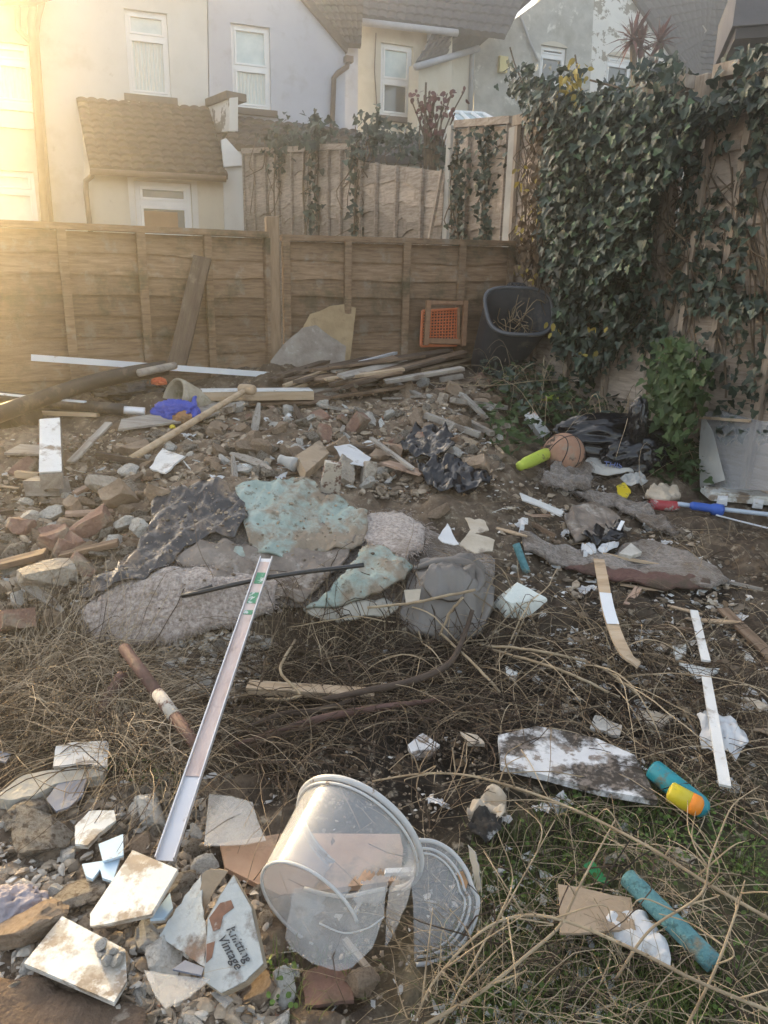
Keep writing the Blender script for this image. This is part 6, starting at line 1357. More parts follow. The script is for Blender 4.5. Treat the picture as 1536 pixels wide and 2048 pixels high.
# brambles
def bramble(label, pts, r, thorn=True, side=0):
    root = thing('bramble', label, 'bramble', gp(*pts[0][:2])); P = np.array([gp(p[0], p[1], p[2]) for p in pts]); S = spline(P, 10)
    rr = np.interp(np.linspace(0, 1, len(S)), np.linspace(0, 1, len(r)), r); V, Fc = tube_vf(S, rr, 8); mesh('cane', V, Fc, 'stem_straw', root, True)
    if thorn:
        V = []; Fc = []
        for i in range(2, len(S)-2, 2):
            t = S[i+1]-S[i]; t /= np.linalg.norm(t); d = RS.normal(0, 1, 3)+np.array([0, 0, .6]); d -= t*(d@t); d /= np.linalg.norm(d); s = np.cross(t, d); k = len(V); b = S[i]+d*rr[i]*.7
            V += [b+t*.003, b-t*.003+s*.002, b-t*.003-s*.002, b+d*.008-t*.003]; Fc += [(k, k+1, k+3), (k+1, k+2, k+3), (k+2, k, k+3)]
        mesh('thorn', V, Fc, 'stem_straw', root)['kind'] = 'stuff'
    for j in range(side):
        i = RS.randint(4, len(S)-4); d = RS.normal(0, 1, 3); d[2] = abs(d[2])*.7+.3; d /= np.linalg.norm(d); L = RS.uniform(.05, .22)
        V, Fc = tube_vf(spline([S[i], S[i]+d*L*.5+RS.normal(0, .01, 3), S[i]+d*L*.9+RS.normal(0, .03, 3)-np.array([0, 0, .02])], 4), np.linspace(.002, .0008, 9), 5); mesh('side_shoot', V, Fc, 'stem_straw', root, True)
    return root
bramble('longest arching thorny bramble from the bucket across to the right edge', [(745, 1562, .13), (840, 1548, .17), (930, 1550, .19), (1030, 1575, .2), (1150, 1620, .2), (1290, 1690, .19), (1420, 1770, .17), (1560, 1850, .15)], [.002, .0028, .0033, .0036], True, 12)
bramble('second thorny bramble crossing over the cardboard at the lower right', [(830, 2040, .04), (870, 1960, .1), (960, 1865, .16), (1040, 1832, .18), (1130, 1842, .2), (1270, 1900, .2), (1400, 1965, .18), (1560, 2030, .14)], [.002, .0026, .0032, .0036], True, 8)
bramble('dark stem from the bottom edge up towards the cardboard', [(850, 2050, .03), (960, 1985, .06), (1060, 1905, .09), (1120, 1850, .1), (1160, 1770, .16), (1230, 1640, .2)], [.004, .0035, .003, .0015], False, 5)
bramble('thin upright cane crossing the long teal tube', [(1230, 1960, .05), (1300, 1860, .12), (1400, 1790, .2), (1420, 1720, .25), (1450, 1640, .26)], [.003, .0025, .0015], False, 5)
bramble('cane rising beside the right edge over the grass', [(1370, 2060, .05), (1430, 1940, .15), (1470, 1830, .22), (1490, 1760, .28)], [.003, .0025, .0015], False, 5)
bramble('thin cane leaning left across the lower right grass', [(880, 2060, .02), (960, 1900, .1), (1020, 1800, .16), (1110, 1640, .2)], [.0022, .002, .001], False, 3)
bramble('loose bramble under the bin reaching into the weeds', [(1180, 770, .05), (1100, 760, .15), (1000, 770, .18), (930, 770, .12), (860, 765, .08)], [.004, .0035, .002], True, 10)
bramble('tall bent stem in front of the ivy foot', [(1275, 850, .02), (1262, 760, .25), (1240, 690, .45), (1205, 655, .5)], [.005, .004, .003], False, 3)

# ------------------------------------------------------------------ small countable pieces: prototypes copied over the heap
def rock_vf(seed, r=(1, .75, .6), clips=11, noise=.16, sub=4, lo=.34, hi=.74):
    rs = np.random.RandomState(seed); V, Fc = ico(sub); V = V.copy()
    for i in range(clips):
        n = rs.normal(size=3); n /= np.linalg.norm(n); d = rs.uniform(lo, hi); s = V@n; V = V-n[None]*np.maximum(0, s-d)[:, None]
    nz = fbm(V[:, 0]*3, V[:, 1]*3, V[:, 2]*3+seed, 3)+.5*fbm(V[:, 0]*9, V[:, 1]*9, V[:, 2]*9+seed, 3); V = V*(1+noise*nz)[:, None]*np.array(r)[None]
    return V, Fc
def brick_vf(seed, L=.16, W=.105, H=.068):
    rs = np.random.RandomState(seed); bm = bmesh.new(); bmesh.ops.create_cube(bm, size=2); bmesh.ops.subdivide_edges(bm, edges=bm.edges, cuts=9, use_grid_fill=True)
    V = np.array([v.co[:] for v in bm.verts]); Fc = [tuple(v.index for v in f.verts) for f in bm.faces]; bm.free()
    for i in range(5):
        n = rs.normal(size=3); n[0] = abs(n[0])*1.5; n /= np.linalg.norm(n); d = rs.uniform(.75, 1.15); s = V@n; V = V-n[None]*np.maximum(0, s-d)[:, None]
    for i in range(8):
        n = rs.choice([-1, 1], 3)*rs.uniform(.5, 1, 3); n /= np.linalg.norm(n); d = rs.uniform(1.25, 1.5); s = V@n; V = V-n[None]*np.maximum(0, s-d)[:, None]
    nz = fbm(V[:, 0]*2.5, V[:, 1]*2.5, V[:, 2]*2.5+seed, 4); V = V*(1+.05*nz)[:, None]; return V*np.array([L/2, W/2, H/2])[None], Fc
def flake_vf(seed, th=.06):
    rs = np.random.RandomState(seed); n = rs.randint(4, 8); a = np.sort(rs.uniform(0, 2*math.pi, n)); r = rs.uniform(.5, 1.0, n)
    P = np.array(jagged(np.column_stack([np.cos(a)*r, np.sin(a)*r*.75]), .05, 3)); m = len(P); bend = rs.uniform(-.25, .25)
    z = bend*P[:, 0]**2; V = np.vstack([np.column_stack([P, z]), np.column_stack([P*.97, z-th]), [[0, 0, .0]], [[0, 0, -th]]])
    Fc = [(i, (i+1) % m, 2*m) for i in range(m)]+[((i+1) % m+m, i+m, 2*m+1) for i in range(m)]+[(i+m, (i+1) % m+m, (i+1) % m, i) for i in range(m)]; return V, Fc
def crumple_vf(seed):
    rs = np.random.RandomState(seed); n = 9; g = np.linspace(-1, 1, n); X, Y = np.meshgrid(g, g*.8); sx = rs.uniform(0, 50)
    Z = .55*(.5-np.abs(fbm(X*1.3+sx, Y*1.3, 0, 2))*2.2); X2 = X*(1+.25*fbm(Y*1.2+sx, X, 3, 2)); Y2 = Y*(1+.3*fbm(X*1.2, Y+sx, 5, 2))
    V = np.column_stack([X2.ravel(), Y2.ravel(), Z.ravel()]); i = np.arange(n*n).reshape(n, n); Fc = np.column_stack([i[:-1, :-1].ravel(), i[:-1, 1:].ravel(), i[1:, 1:].ravel(), i[1:, :-1].ravel()]).tolist(); return V, Fc
def splinter_vf(seed):
    rs = np.random.RandomState(seed); m = MB(); w = rs.uniform(.08, .16); t = rs.uniform(.04, .09); V = []
    for x in (-1, -.3, .4, 1): e = w*(1 if abs(x) < .9 else rs.uniform(.2, 1)); s = rs.uniform(-.03, .03); V += [(x, -e+s, -t), (x, e+s, -t), (x, e+s, t), (x, -e+s, t)]
    Fc = [(4*i+j, 4*i+(j+1) % 4, 4*i+4+(j+1) % 4, 4*i+4+j) for i in range(3) for j in range(4)]+[(3, 2, 1, 0), (12, 13, 14, 15)]; return V, Fc
def pm(name, vf, mat, smooth=False):
    me = bpy.data.meshes.new(name); V, Fc = vf; me.from_pydata([tuple(map(float, v)) for v in V], [], [tuple(map(int, f)) for f in Fc]); me.materials.append(MATS[mat])
    if smooth: me.polygons.foreach_set('use_smooth', [True]*len(me.polygons))
    return me
PROTO = {
 'concrete_chunk': [pm('concrete_chunk', rock_vf(s, r_), m) for s, m, r_ in ((1, 'concrete', (1, .75, .34)), (2, 'concrete', (1, .8, .5)), (3, 'mortar_pale', (1, .7, .36)), (4, 'clay_lump', (1, .78, .55)), (5, 'clay_lump', (1, .7, .4)), (6, 'concrete', (1, .6, .28)), (7, 'mortar_pale', (1, .8, .5)), (8, 'clay_lump', (1, .8, .6)))],
 'brick': [pm('brick', brick_vf(s), m) for s, m in ((1, 'brick'), (2, 'brick'), (3, 'brick'), (4, 'clay_lump'), (5, 'concrete'), (6, 'clay_lump'))],
 'plaster_flake': [pm('plaster_flake', flake_vf(s), m) for s, m in ((1, 'plaster_white'), (2, 'plaster_white'), (3, 'tile_white'), (4, 'paper_tan'), (5, 'cardboard'), (6, 'paint_white'), (7, 'plaster_white'))],
 'paper_scrap': [pm('paper_scrap', crumple_vf(s), m) for s, m in ((1, 'paper_white'), (2, 'paper_white'), (3, 'paper_tan'), (4, 'paper_white'), (5, 'bag_clear'))],
 'wood_splinter': [pm('wood_splinter', splinter_vf(s), m) for s, m in ((1, 'wood_plank'), (2, 'wood_pale'), (3, 'wood_grey'), (4, 'wood_pink'), (5, 'wood_dark'))],
}
MATWORD = {'concrete': 'grey-brown', 'mortar_pale': 'pale', 'clay_lump': 'earthy brown', 'brick': 'red-brown', 'plaster_white': 'white', 'tile_white': 'glossy white', 'paper_tan': 'tan', 'cardboard': 'brown', 'paint_white': 'grubby white',
           'paper_white': 'white', 'bag_clear': 'milky', 'wood_plank': 'brown', 'wood_pale': 'pale', 'wood_grey': 'grey', 'wood_pink': 'pinkish', 'wood_dark': 'dark', 'shard_blue': 'bluish'}
NOUN = {'concrete_chunk': ('lump of rubble', 'rubble', 'rubble lumps strewn over the heap'), 'brick': ('broken brick', 'brick', 'broken bricks in the heap'), 'plaster_flake': ('flat fragment', 'fragment', 'flat fragments strewn about'),
        'paper_scrap': ('crumpled scrap', 'scrap', 'crumpled scraps strewn about'), 'wood_splinter': ('wood splinter', 'splinter', 'wood splinters strewn about')}
PLACED = []
def place(kind, u, v, size, which=None, tilt=.35, rz=None, lift=0.0, label=None):
    p = gp(u, v, lift); pk = PROTO[kind]; i = RS.randint(len(pk)) if which is None else which; me = pk[i]
    o = bpy.data.objects.new(kind, me); COL.objects.link(o)
    s = size if kind == 'brick' else size
    sc = np.array([s]*3)*RS.uniform(.85, 1.18, 3) if kind != 'brick' else np.array([s]*3)
    o.scale = sc; o.rotation_euler = (RS.normal(0, tilt), RS.normal(0, tilt), RS.uniform(0, 6.28) if rz is None else rz)
    zoff = {'concrete_chunk': .30*s, 'brick': .028*s, 'plaster_flake': .012+.06*s, 'paper_scrap': .012, 'wood_splinter': .015}[kind]; o.location = (p[0], p[1], p[2]+zoff)
    PLACED.append([o, kind, me.materials[0].name, size, p, label])
    return o
HB = [((180, 1060), 1.0, 0, .5, 'upright red-brown brick with a pale top face, third from the left edge'), ((120, 1085), .95, 1, .2, 'red-brown brick tilted left under the upright brick'), ((95, 1165), 1.15, 4, .1, 'long grey-brown block below the bricks on the left'), ((165, 1140), .7, 2, .9, 'thin reddish tile-like brick leaning on the long grey block'),
      ((245, 1010), 1.05, 3, .6, 'earthy brick left of the plastic sheeting'), ((330, 1005), 1.0, 3, .3, 'earth-caked brick just above the plastic sheeting'), ((30, 1255), 1.0, 0, .3, 'red brick at the left edge above the dead stems'), ((112, 1090), .8, 2, .4, 'small red brick at the foot of the tilted one'), ((605, 925), .8, 3, .4, 'brown half brick above the turquoise foam'),
      ((690, 955), .9, 4, .8, 'dusty block tilted beside the flaking board'), ((735, 965), .9, 4, .9, 'grey tilted slab end right of the flaking board'), ((452, 830), .75, 4, .2, 'pale squared stone beside the mallet'), ((968, 770), .8, 0, .5, 'pinkish brick standing at the right of the crest'), ((945, 945), .9, 3, .6, 'brown wedge of board-like brick right of the bin liner'), ((210, 985), 1.0, 4, .4, 'large slab-like block behind the plastic sheeting')]
for (uv, s, w, t, lb_) in HB: place('brick', uv[0], uv[1], s, w, t, label=lb_, lift=.02)
HC = [((265, 990), .10, 5, 'flat pale slab tilted above the earthy brick'), ((385, 1108), .045, 2, 'round pale stone under the plastic sheeting'), ((420, 1112), .05, 1, 'second round stone under the plastic sheeting'), ((400, 1060), .05, 3, 'stone lying on the plastic sheeting'), ((560, 870), .09, 4, 'rounded earth lump on the crest'), ((820, 790), .09, 3, 'earthy lump behind the crest'),
      ((510, 895), .09, 7, 'earth lump beside the white plaster sheet'), ((830, 850), .10, 4, 'large earth lump left of the upper bin liner'), ((920, 860), .10, 3, 'large earth lump at the right of the crest'), ((90, 1690), .12, 0, 'big crumbling concrete slab at the left edge'), ((60, 1640), .10, 5, 'broad flat concrete piece above the big slab'), ((160, 1800), .085, 0, 'grey broken concrete left of the broken-cornered tile'), ((300, 1640), .075, 6, 'white-specked concrete lump behind the metal rail foot'),
      ((310, 1590), .07, 0, 'concrete lump below the dead stems'), ((35, 1890), .09, 4, 'brown lump beside the lower-left tile'), ((290, 1880), .06, 2, 'pale mortar lump between the two white tiles'), ((330, 1930), .06, 6, 'pale mortar lump in front of the curled cover'), ((275, 1790), .05, 1, 'concrete lump hidden by the broken-cornered tile'), ((360, 1780), .08, 5, 'earthy block behind the curled cover'), ((380, 1330), .055, 2, 'pale rubble lump right of the rusty pipe top'),
      ((345, 1350), .06, 6, 'mortar lump beside the rusty pipe'), ((440, 1300), .055, 1, 'pale lump left of the metal rail'), ((455, 1570), .05, 5, 'bluish slate piece behind the acrylic piece'), ((520, 2000), .06, 3, 'brown stone in front of the book'), ((720, 1985), .05, 7, 'smooth brown stone right of the rusty plate'), ((880, 1030), .07, 3, 'earthy lump under the black bin liner'), ((500, 1290), .06, 0, 'grey lump tucked behind the metal rail'), ((290, 1700), .05, 3, 'tan brick-like lump behind the metal rail end'), ((560, 1985), .05, 2, 'pale stone left of the rusty plate')]
for (uv, s, w, lb_) in HC: place('concrete_chunk', uv[0], uv[1], s, w, .3, label=lb_)
for (u, v, s_) in MORT: tag(place('concrete_chunk', u, v, s_, (2, 6)[int(u) % 2], .3, lift=.062, label='crumb of pale mortar stuck on the lower-left white tile'), None, None, 'mortar crumbs on the lower-left tile')
HEROZ = [[(160, 1225), (300, 1165), (560, 1180), (545, 1212), (330, 1268), (190, 1270)], [(470, 975), (606, 958), (735, 1035), (722, 1092), (826, 1130), (760, 1190), (610, 1235), (545, 1205), (430, 1172), (500, 1085)], [(800, 1200), (840, 1110), (990, 1140), (960, 1236)],
         [(490, 1700), (600, 1560), (740, 1550), (850, 1680), (960, 1800), (900, 1930), (580, 1930)], [(50, 1930), (124, 1832), (265, 1700), (355, 1738), (340, 1840), (250, 2004)], [(400, 1980), (415, 1830), (467, 1752), (530, 1926)], [(400, 1590), (515, 1600), (535, 1690), (408, 1690)], [(996, 1470), (1190, 1475), (1316, 1600), (1002, 1530)],
         [(300, 1010), (470, 980), (490, 1060), (330, 1130)], [(404, 800), (404, 765), (630, 765), (630, 800)], [(1085, 880), (1175, 880), (1175, 940), (1085, 940)], [(300, 1730), (525, 1110), (560, 1110), (360, 1730)], [(980, 1160), (1080, 1160), (1080, 1235), (980, 1235)], [(850, 570), (1100, 570), (1100, 705), (850, 705)], [(80, 830), (130, 830), (130, 965), (80, 965)], [(540, 610), (715, 610), (700, 745), (540, 745)]]
def free(u, v): return not any(inpoly(np.array([u]), np.array([v]), z)[0] for z in HEROZ)
def scatter(kind, poly, n, s0, s1, whichs=None, tilt=.35, lift=0.0):
    k = 0; tries = 0
    while k < n and tries < n*30:
        tries += 1; (u, v), = px_sample(poly, 1)
        if not free(u, v): continue
        p = gp(u, v); s = RS.uniform(s0, s1)*(1 if kind != 'brick' else 1)
        if any(abs(p[0]-q[4][0]) < .045 and abs(p[1]-q[4][1]) < .045 for q in PLACED): continue
        place(kind, u, v, s, None if whichs is None else whichs[RS.randint(len(whichs))], tilt, lift=lift); k += 1
crest = [(220, 900), (420, 830), (520, 800), (850, 770), (980, 770), (1010, 860), (1000, 960), (780, 1000), (620, 955), (480, 965), (330, 975), (180, 990)]
leftside = [(-40, 960), (180, 930), (330, 960), (300, 1060), (260, 1130), (170, 1200), (160, 1260), (-40, 1290)]
frontleft = [(-60, 1560), (120, 1620), (300, 1560), (430, 1560), (420, 1760), (520, 1800), (560, 2060), (-60, 2060)]
rightslope = [(980, 960), (1180, 960), (1300, 1000), (1400, 1080), (1480, 1180), (1500, 1420), (1350, 1440), (1100, 1250), (1000, 1240), (1000, 1100)]
midl = [(300, 1290), (500, 1260), (560, 1300), (470, 1420), (360, 1380)]
scatter('concrete_chunk', crest, 100, .032, .085); scatter('concrete_chunk', leftside, 50, .035, .085); scatter('concrete_chunk', frontleft, 84, .016, .048, [0, 1, 2, 3, 5, 6]); scatter('concrete_chunk', rightslope, 18, .02, .05); scatter('concrete_chunk', midl, 14, .02, .045, [0, 2, 6, 1])
scatter('brick', crest, 18, .5, 1.0, tilt=.6); scatter('brick', leftside, 14, .5, 1.0, tilt=.6)
scatter('plaster_flake', crest, 56, .03, .075, tilt=.5); scatter('plaster_flake', leftside, 22, .03, .07, tilt=.5); scatter('plaster_flake', frontleft, 40, .02, .05, tilt=.5); scatter('plaster_flake', rightslope, 52, .02, .055, tilt=.4)
scatter('plaster_flake', [(1000, 1300), (1536, 1200), (1536, 1700), (1330, 1440), (1050, 1450)], 40, .015, .05, tilt=.4); scatter('plaster_flake', [(850, 1740), (1050, 1700), (1250, 1960), (1200, 2060), (860, 2060)], 34, .012, .032, [0, 1, 2, 6])
scatter('paper_scrap', crest, 22, .02, .045); scatter('paper_scrap', rightslope, 18, .016, .04); scatter('paper_scrap', [(850, 1500), (1500, 1300), (1536, 1700), (1250, 2060), (900, 2000)], 20, .014, .032)
scatter('wood_splinter', crest, 34, .06, .16, tilt=.3, lift=.01); scatter('wood_splinter', leftside, 16, .06, .14, tilt=.25, lift=.01); scatter('wood_splinter', rightslope, 16, .04, .10, tilt=.2, lift=.01); scatter('wood_splinter', frontleft, 8, .04, .08, tilt=.2)
# labels of the small pieces: colour, size, nearest thing one can find
seen = {}
def lab_of(e, level):
    o, kind, mt, size, p, lb_ = e; best = sorted(LAND, key=lambda L: max(0, math.hypot(L[0]-p[0], L[1]-p[1])-L[3]))[:2]
    L = best[0]; dx, dy = p[0]-L[0], p[1]-L[1]
    if abs(dx) > abs(dy): pos = 'right of' if dx > 0 else 'left of'
    else: pos = 'behind' if dy > 0 else 'in front of'
    lo, hi = {'concrete_chunk': (.038, .056), 'brick': (.55, .68), 'plaster_flake': (.03, .048), 'paper_scrap': (.02, .03), 'wood_splinter': (.07, .11)}[kind]
    sz = 'small' if size < lo else ('medium-sized' if size < hi else 'big'); s = f"{sz} {MATWORD.get(mt, 'brown')} {NOUN[kind][0]} {pos} {L[2]}"
    if level: s += f", towards {best[1][2]}"
    return s
for e in PLACED:
    o, kind, mt, size, p, lb_ = e; tag(o, lb_ or lab_of(e, 0), NOUN[kind][1], o.get('group') or NOUN[kind][2])
for lv in (1, 2):
    cnt = {}
    for e in PLACED: cnt.setdefault(e[0]['label'], []).append(e)
    for lb_, es in cnt.items():
        if len(es) > 1 and not es[0][5]:
            es.sort(key=lambda e: -float(np.linalg.norm(e[4]-CAM)))
            for k, e in enumerate(es):
                if lv == 1: e[0]['label'] = ' '.join(lab_of(e, 1).split()[:16])
                elif len(es) == 2: e[0]['label'] = ' '.join((e[0]['label'].split()+[('farther' if k == 0 else 'nearer'), 'one'])[:16])

# ------------------------------------------------------------------ what nobody could count
def scatter_stuff(name, protos, pts, sizes, mat, tilt=.6, sink=.3, island=True):
    Vs, Fs, n = [], [], 0
    for k, (V, Fc) in enumerate(protos):
        V = np.asarray(V, float); Fc = [f for f in Fc]; sel = np.arange(k, len(pts), len(protos)); m = len(sel)
        a = RS.uniform(0, 6.28, m); b = RS.normal(0, tilt, m); s = sizes[sel]
        ca, sa, cb, sb = np.cos(a), np.sin(a), np.cos(b), np.sin(b)
        X = V[None, :, 0]; Y = V[None, :, 1]*cb[:, None]-V[None, :, 2]*sb[:, None]; Z = V[None, :, 1]*sb[:, None]+V[None, :, 2]*cb[:, None]
        P = np.stack([X*ca[:, None]-Y*sa[:, None], X*sa[:, None]+Y*ca[:, None], Z], -1)*s[:, None, None]+pts[sel][:, None]+np.array([0, 0, 1])[None, None]*(s*sink)[:, None, None]
        Vs.append(P.reshape(-1, 3)); T = []
        for f in Fc:
            for q in range(1, len(f)-1): T.append((f[0], f[q], f[q+1]))
        Fs.append((np.array(T)[None]+(np.arange(m)*len(V))[:, None, None]+n).reshape(-1, 3)); n += m*len(V)
    o = mesh(name, np.vstack(Vs), np.vstack(Fs), mat, loc=(0, 0, 0)); tag(o, kind='stuff'); return o
def zpts(polys):
    return np.vstack([gpv(*np.array(px_sample(poly, n)).T) for poly, n in polys])
M('rubble', [(.20, .15, .105), (.32, .255, .19), (.44, .37, .29)], 16, .95, bump=.6, bscale=70, island=.5, dirt=((.16, .115, .08), 7, .54, .66))
M('chips', [(.50, .47, .42), (.64, .62, .59), (.72, .71, .69)], 10, .8, bump=.2, island=.35, dirt=((.34, .27, .20), 14, .54, .66))
M('brick_bits', [(.27, .14, .09), (.37, .20, .13)], 14, .95, bump=.4, island=.4)
rk = [rock_vf(s+30, (1, .75, (.5, .35, .25)[s % 3]), 12, .10, 2, .26, .6) for s in range(8)]; rk1 = [rock_vf(s+50, (1, .8, .55), 6, .1, 1) for s in range(6)]; fl = [flake_vf(s+20, .1) for s in range(6)]
allheap = [(-60, 880), (300, 860), (520, 790), (980, 770), (1010, 860), (1010, 980), (800, 1010), (600, 960), (300, 1000), (200, 1180), (150, 1270), (-60, 1300)]
P = zpts([(allheap, 3200), (frontleft, 3000), (midl, 520), (rightslope, 700), ([(1560, 1000), (2300, 1100), (2400, 2000), (1560, 1700)], 260)]); scatter_stuff('rubble', rk, P, RS.uniform(.008, .032, len(P))*RS.uniform(.6, 1.25, len(P)), 'rubble')
P = zpts([(crest, 620), (leftside, 420), (rightslope, 60)]); scatter_stuff('broken_masonry', [rock_vf(s+70, (1, .8, (.6, .4, .3)[s % 3]), 12, .12, 3, .28, .66) for s in range(8)], P, RS.uniform(.018, .042, len(P)), 'rubble')
whole = [(-80, 900), (500, 800), (1000, 790), (1060, 940), (1400, 1010), (1560, 1080), (1560, 1700), (1000, 1500), (830, 1700), (830, 2080), (-80, 2080)]
P = zpts([(allheap, 3000), (whole, 3600), (frontleft, 2600), ([(440, 1350), (1300, 1330), (1000, 1640), (560, 1600)], 700)]); scatter_stuff('grit', rk1, P, RS.uniform(.003, .010, len(P)), 'rubble')
P = zpts([(allheap, 900), (rightslope, 600), (frontleft, 300), (whole, 380), ([(850, 1740), (1050, 1700), (1250, 1960), (1200, 2060), (860, 2060)], 330), ([(1000, 1290), (1540, 1180), (1540, 1480), (1330, 1440), (1050, 1450)], 260)]); scatter_stuff('plaster_chips', fl, P, RS.uniform(.005, .024, len(P)), 'chips', .5, .4)
M('crumb_pale', [(.30, .265, .22), (.43, .39, .34), (.54, .50, .45)], 14, .95, bump=.5, island=.35, dirt=((.22, .17, .125), 9, .52, .64))
P = zpts([([(300, 1290), (500, 1265), (545, 1300), (470, 1420), (380, 1380)], 420), (frontleft, 300)]); P[:, 2] += .012; scatter_stuff('mortar_crumbs', rk, P, RS.uniform(.006, .026, len(P)), 'crumb_pale')
P = zpts([(allheap, 240), (frontleft, 60)]); scatter_stuff('brick_crumbs', rk, P, RS.uniform(.008, .026, len(P)), 'brick_bits')
P = []
for nm, n in (('plastic_sheet', 260), ('foam_sheet', 150), ('felt_underlay', 620), ('felt_underlay.001', 160), ('carpet', 60), ('foam_sheet.001', 50), ('leather_cushion', 0)):
    o = bpy.data.objects.get(nm)
    if o and n:
        co_ = np.array([v.co[:] for v in o.data.vertices])+np.array(o.location); co_ = co_[:len(co_)//2]; P.append(co_[RS.randint(0, len(co_), n)])
P = np.vstack(P); scatter_stuff('crumbs', rk1, P, RS.uniform(.0015, .0125, len(P))*RS.uniform(.15, 1.2, len(P)), 'rubble')
# dead stems
def stems(name, polys, L0, L1, r0_, r1_, mat, hmax=.10, curl=.5, k=10, up=.4, dirb=None):
    P = zpts(polys); P = P[fbm(P[:, 0]*3.5, P[:, 1]*3.5, 7.0, 2)+RS.normal(0, .16, len(P)) > -.10]; n = len(P); L = RS.uniform(L0, L1, n)*RS.uniform(.5, 1.2, n); th = RS.uniform(0, 6.28, n) if dirb is None else RS.normal(dirb, .7, n)
    dth = RS.normal(0, curl, n); pos = P[:, :2].copy(); tr = []; thk = th.copy(); h0 = RS.uniform(0, hmax, n); arch = RS.uniform(0, hmax*1.2, n); tilt = RS.normal(0, hmax*.6, n)
    for i in range(k):
        t = i/(k-1); z = G(pos[:, 0], pos[:, 1])+.004+np.maximum(0, h0*up+arch*math.sin(math.pi*t)+tilt*(t-.3)); tr.append(np.column_stack([pos, z]))
        thk = thk+dth/k+RS.normal(0, curl*.55, n); pos = pos+np.column_stack([np.cos(thk), np.sin(thk)])*(L/(k-1))[:, None]
    C = np.stack(tr, 1); T = np.gradient(C, axis=1); T /= np.linalg.norm(T, axis=2)[..., None]+1e-9
    S = np.cross(T, [0, 0, 1.0]); S /= np.linalg.norm(S, axis=2)[..., None]+1e-9; U = np.cross(S, T)
    r = (RS.uniform(r0_, r1_, n)[:, None]*np.linspace(1, .45, k)[None])[..., None]
    ring = np.stack([C+S*r, C-S*r*.5+U*r*.87, C-S*r*.5-U*r*.87], 2); V = ring.reshape(-1, 3)
    b = (np.arange(n)*k*3)[:, None, None]+(np.arange(k-1)*3)[None, :, None]; f = []
    for j in range(3): j2 = (j+1) % 3; f.append(np.stack([b+j, b+j2, b+3+j2, b+3+j], -1))
    o = mesh(name, V, np.concatenate(f, 2).reshape(-1, 4), mat, loc=(0, 0, 0)); return tag(o, kind='stuff')
mid = [(440, 1330), (700, 1240), (1000, 1250), (1290, 1330), (1440, 1430), (1250, 1500), (1000, 1520), (760, 1560), (560, 1590), (420, 1530)]
lm_ = [(-60, 1300), (150, 1300), (260, 1320), (330, 1400), (420, 1500), (400, 1590), (250, 1560), (120, 1500), (-60, 1560)]
rt = [(1180, 1200), (1350, 1060), (1560, 1060), (1560, 1700), (1350, 1650), (1320, 1560), (1270, 1480), (1380, 1420)]
lr = [(860, 1720), (1000, 1600), (1300, 1580), (1560, 1620), (1560, 2080), (800, 2080), (860, 1930)]
stems('dead_stems', [(mid, 110), (lm_, 260), (rt, 170), ([(996, 1440), (1320, 1460), (1330, 1600), (1002, 1540)], 50)], .20, .60, .0010, .0024, 'stem_straw', .065, .22)
M('stem_mid', [(.10, .068, .043), (.18, .13, .082), (.27, .20, .13)], 14, .85, bump=.2, island=.5)
M('stem_pale', [(.26, .19, .125), (.40, .31, .21), (.52, .42, .31)], 14, .85, bump=.2, island=.35)
stems('pale_roots', [(lm_, 1000), ([(-60, 1290), (150, 1300), (240, 1320), (200, 1420), (-60, 1480)], 350)], .15, .5, .0005, .0014, 'stem_pale', .085, .45)
stems('pruned_stems', [([(760, 1240), (1000, 1245), (1290, 1340), (1200, 1390), (900, 1330)], 75)], .3, .8, .0016, .0036, 'stem_straw', .10, .16)
stems('straw', [(lr, 420), ([(1560, 1060), (2200, 1100), (2400, 2080), (1560, 2080)], 260)], .12, .45, .0007, .0016, 'stem_straw', .05, .2)
stems('matted_stems', [(mid, 380), (lm_, 160)], .25, .65, .0009, .0023, 'stem_mid', .075, .28)
stems('fine_roots', [(mid, 300), (lm_, 950), (rt, 420), (lr, 650), ([(1560, 1060), (2200, 1100), (2400, 2080), (1560, 2080)], 300), (midl, 120), (rightslope, 200)], .12, .40, .0005, .0012, 'stem_straw', .06, .40)
M('root_brown', [(.03, .02, .014), (.06, .04, .027), (.105, .072, .048)], 16, .9, bump=.3, island=.4)
stems('dark_roots', [(mid, 1000), (lm_, 350), (rt, 300), (lr, 150)], .15, .5, .0010, .0028, 'root_brown', .07, .5)
und = [(960, 720), (1060, 660), (1200, 720), (1330, 800), (1420, 960), (1180, 900), (1040, 860), (960, 780)]
stems('undergrowth_stems', [(und, 300)], .2, .5, .0015, .0035, 'stem_straw', .2, .4, up=.6)
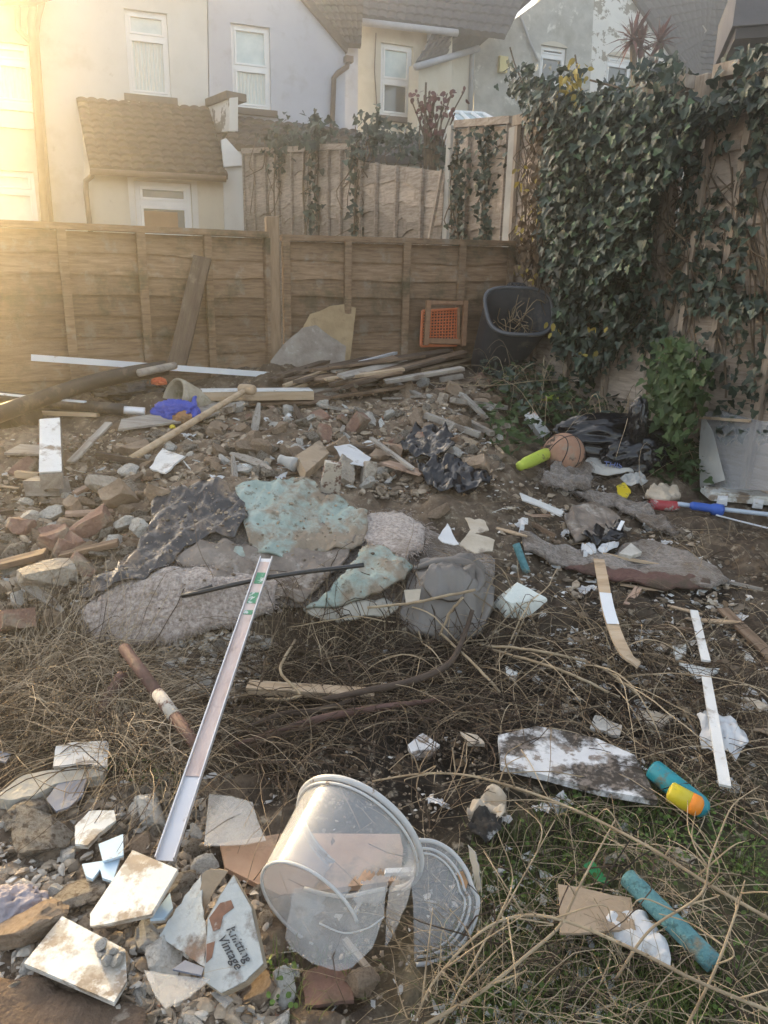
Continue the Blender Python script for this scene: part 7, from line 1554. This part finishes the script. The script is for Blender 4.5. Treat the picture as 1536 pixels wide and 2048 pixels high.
# grass and weeds
def grass(name, polys, L0, L1, w, mat):
    P = zpts(polys); P = P[fbm(P[:, 0]*4.5, P[:, 1]*4.5, 2.0, 2)+RS.normal(0, .10, len(P)) > -.06]; n = len(P); P = P+np.column_stack([RS.normal(0, .012, (n, 2)), np.zeros(n)]); P[:, 2] = G(P[:, 0], P[:, 1])-.005; L = RS.uniform(L0, L1, n); a = RS.uniform(0, 6.28, n); lean = RS.uniform(.3, 1.4, n)
    d = np.column_stack([np.cos(a), np.sin(a), 0*a]); s = np.column_stack([-np.sin(a), np.cos(a), 0*a])*w; z = np.array([0, 0, 1.0])
    p1 = P+(d*np.sin(lean*.5)[:, None]+z*np.cos(lean*.5)[:, None])*(L*.5)[:, None]; p2 = p1+(d*np.sin(lean)[:, None]+z*np.cos(lean)[:, None])*(L*.5)[:, None]
    V = np.stack([P+s, P-s, p1-s*.8, p1+s*.8, p2], 1).reshape(-1, 3); b = (np.arange(n)*5)[:, None]; F = np.concatenate([b+np.array([[0, 1, 2]]), b+np.array([[0, 2, 3]]), b+np.array([[3, 2, 4]])], 0)
    return tag(mesh(name, V, F, mat, loc=(0, 0, 0)), kind='stuff')
gz = [(930, 1700), (1150, 1590), (1330, 1580), (1560, 1640), (1560, 2080), (900, 2080), (870, 1960)]
grass('grass', [(gz, 5200), ([(1560, 1500), (2300, 1500), (2400, 2080), (1560, 2080)], 1800), ([(1290, 1560), (1480, 1590), (1500, 1760), (1300, 1720)], 1700), ([(560, 1900), (760, 1930), (850, 2060), (600, 2060), (530, 1960)], 240), ([(60, 1490), (320, 1530), (300, 1590), (180, 1570)], 160), ([(260, 1530), (360, 1540), (350, 1610), (270, 1590)], 120), ([(1360, 950), (1540, 960), (1560, 1030), (1380, 1000)], 500), ([(380, 850), (500, 830), (500, 870), (400, 880)], 50)], .025, .095, .0012, 'grass')
def weeds(name, polys, size, hmax, mat, shape):
    P = zpts(polys); n = len(P); P[:, 2] += RS.uniform(.01, hmax, n); V, Fc = leaves(P, np.array([0, -.25, 1.0]), size, shape, droop=1.5, rnd=.4); return tag(mesh(name, V, Fc, mat, loc=(0, 0, 0)), kind='stuff')
ROUND = np.array([(0, 0), (.3, -.1), (.45, -.4), (.35, -.8), (0, -1), (-.35, -.8), (-.45, -.4), (-.3, -.1)])
M('clover', [(.065, .11, .02), (.105, .17, .035), (.15, .225, .055)], 9, .55, bump=0, island=.35, transl=.25)
weeds('weed_leaves', [([(1100, 1600), (1300, 1580), (1540, 1660), (1540, 1800), (1250, 1760)], 520), (gz, 520), ([(90, 1500), (330, 1540), (320, 1590), (200, 1560)], 60), ([(530, 1940), (590, 1935), (600, 2030), (540, 2030)], 30)], .010, .045, 'clover', ROUND)
weeds('ground_ivy', [(und, 900), ([(1040, 640), (1200, 680), (1200, 800), (1080, 780)], 420), ([(1300, 880), (1420, 900), (1430, 1000), (1300, 960)], 240), ([(960, 850), (1060, 830), (1120, 880), (1040, 920), (980, 900)], 130)], .05, .16, 'leaf_green', IVY)
weeds('dark_ground_ivy', [(und, 700), ([(1040, 640), (1260, 640), (1300, 760), (1080, 780)], 600)], .055, .22, 'ivy', IVY)
weeds('dead_leaves', [(rt, 260), (rightslope, 120), (mid, 120), (und, 120)], .03, .02, 'ivy_dry', OVAL)
# ------------------------------------------------------------------ haze
HD, HG = .0130, .88
hm = bpy.data.materials.new('haze'); hm.use_nodes = True; hn = hm.node_tree.nodes; hn.clear()
ho = hn.new('ShaderNodeOutputMaterial'); hv = hn.new('ShaderNodeVolumePrincipled')
hv.inputs['Density'].default_value = HD; hv.inputs['Anisotropy'].default_value = HG; hv.inputs['Color'].default_value = (.99, .94, .85, 1)
hm.node_tree.links.new(hv.outputs[0], ho.inputs['Volume'])
mh = MB(); mh.box((0, 0, 5.2), (400, 400, 13.6)); hz = fix(mh.build('haze', hm)); tag(hz, kind='stuff')
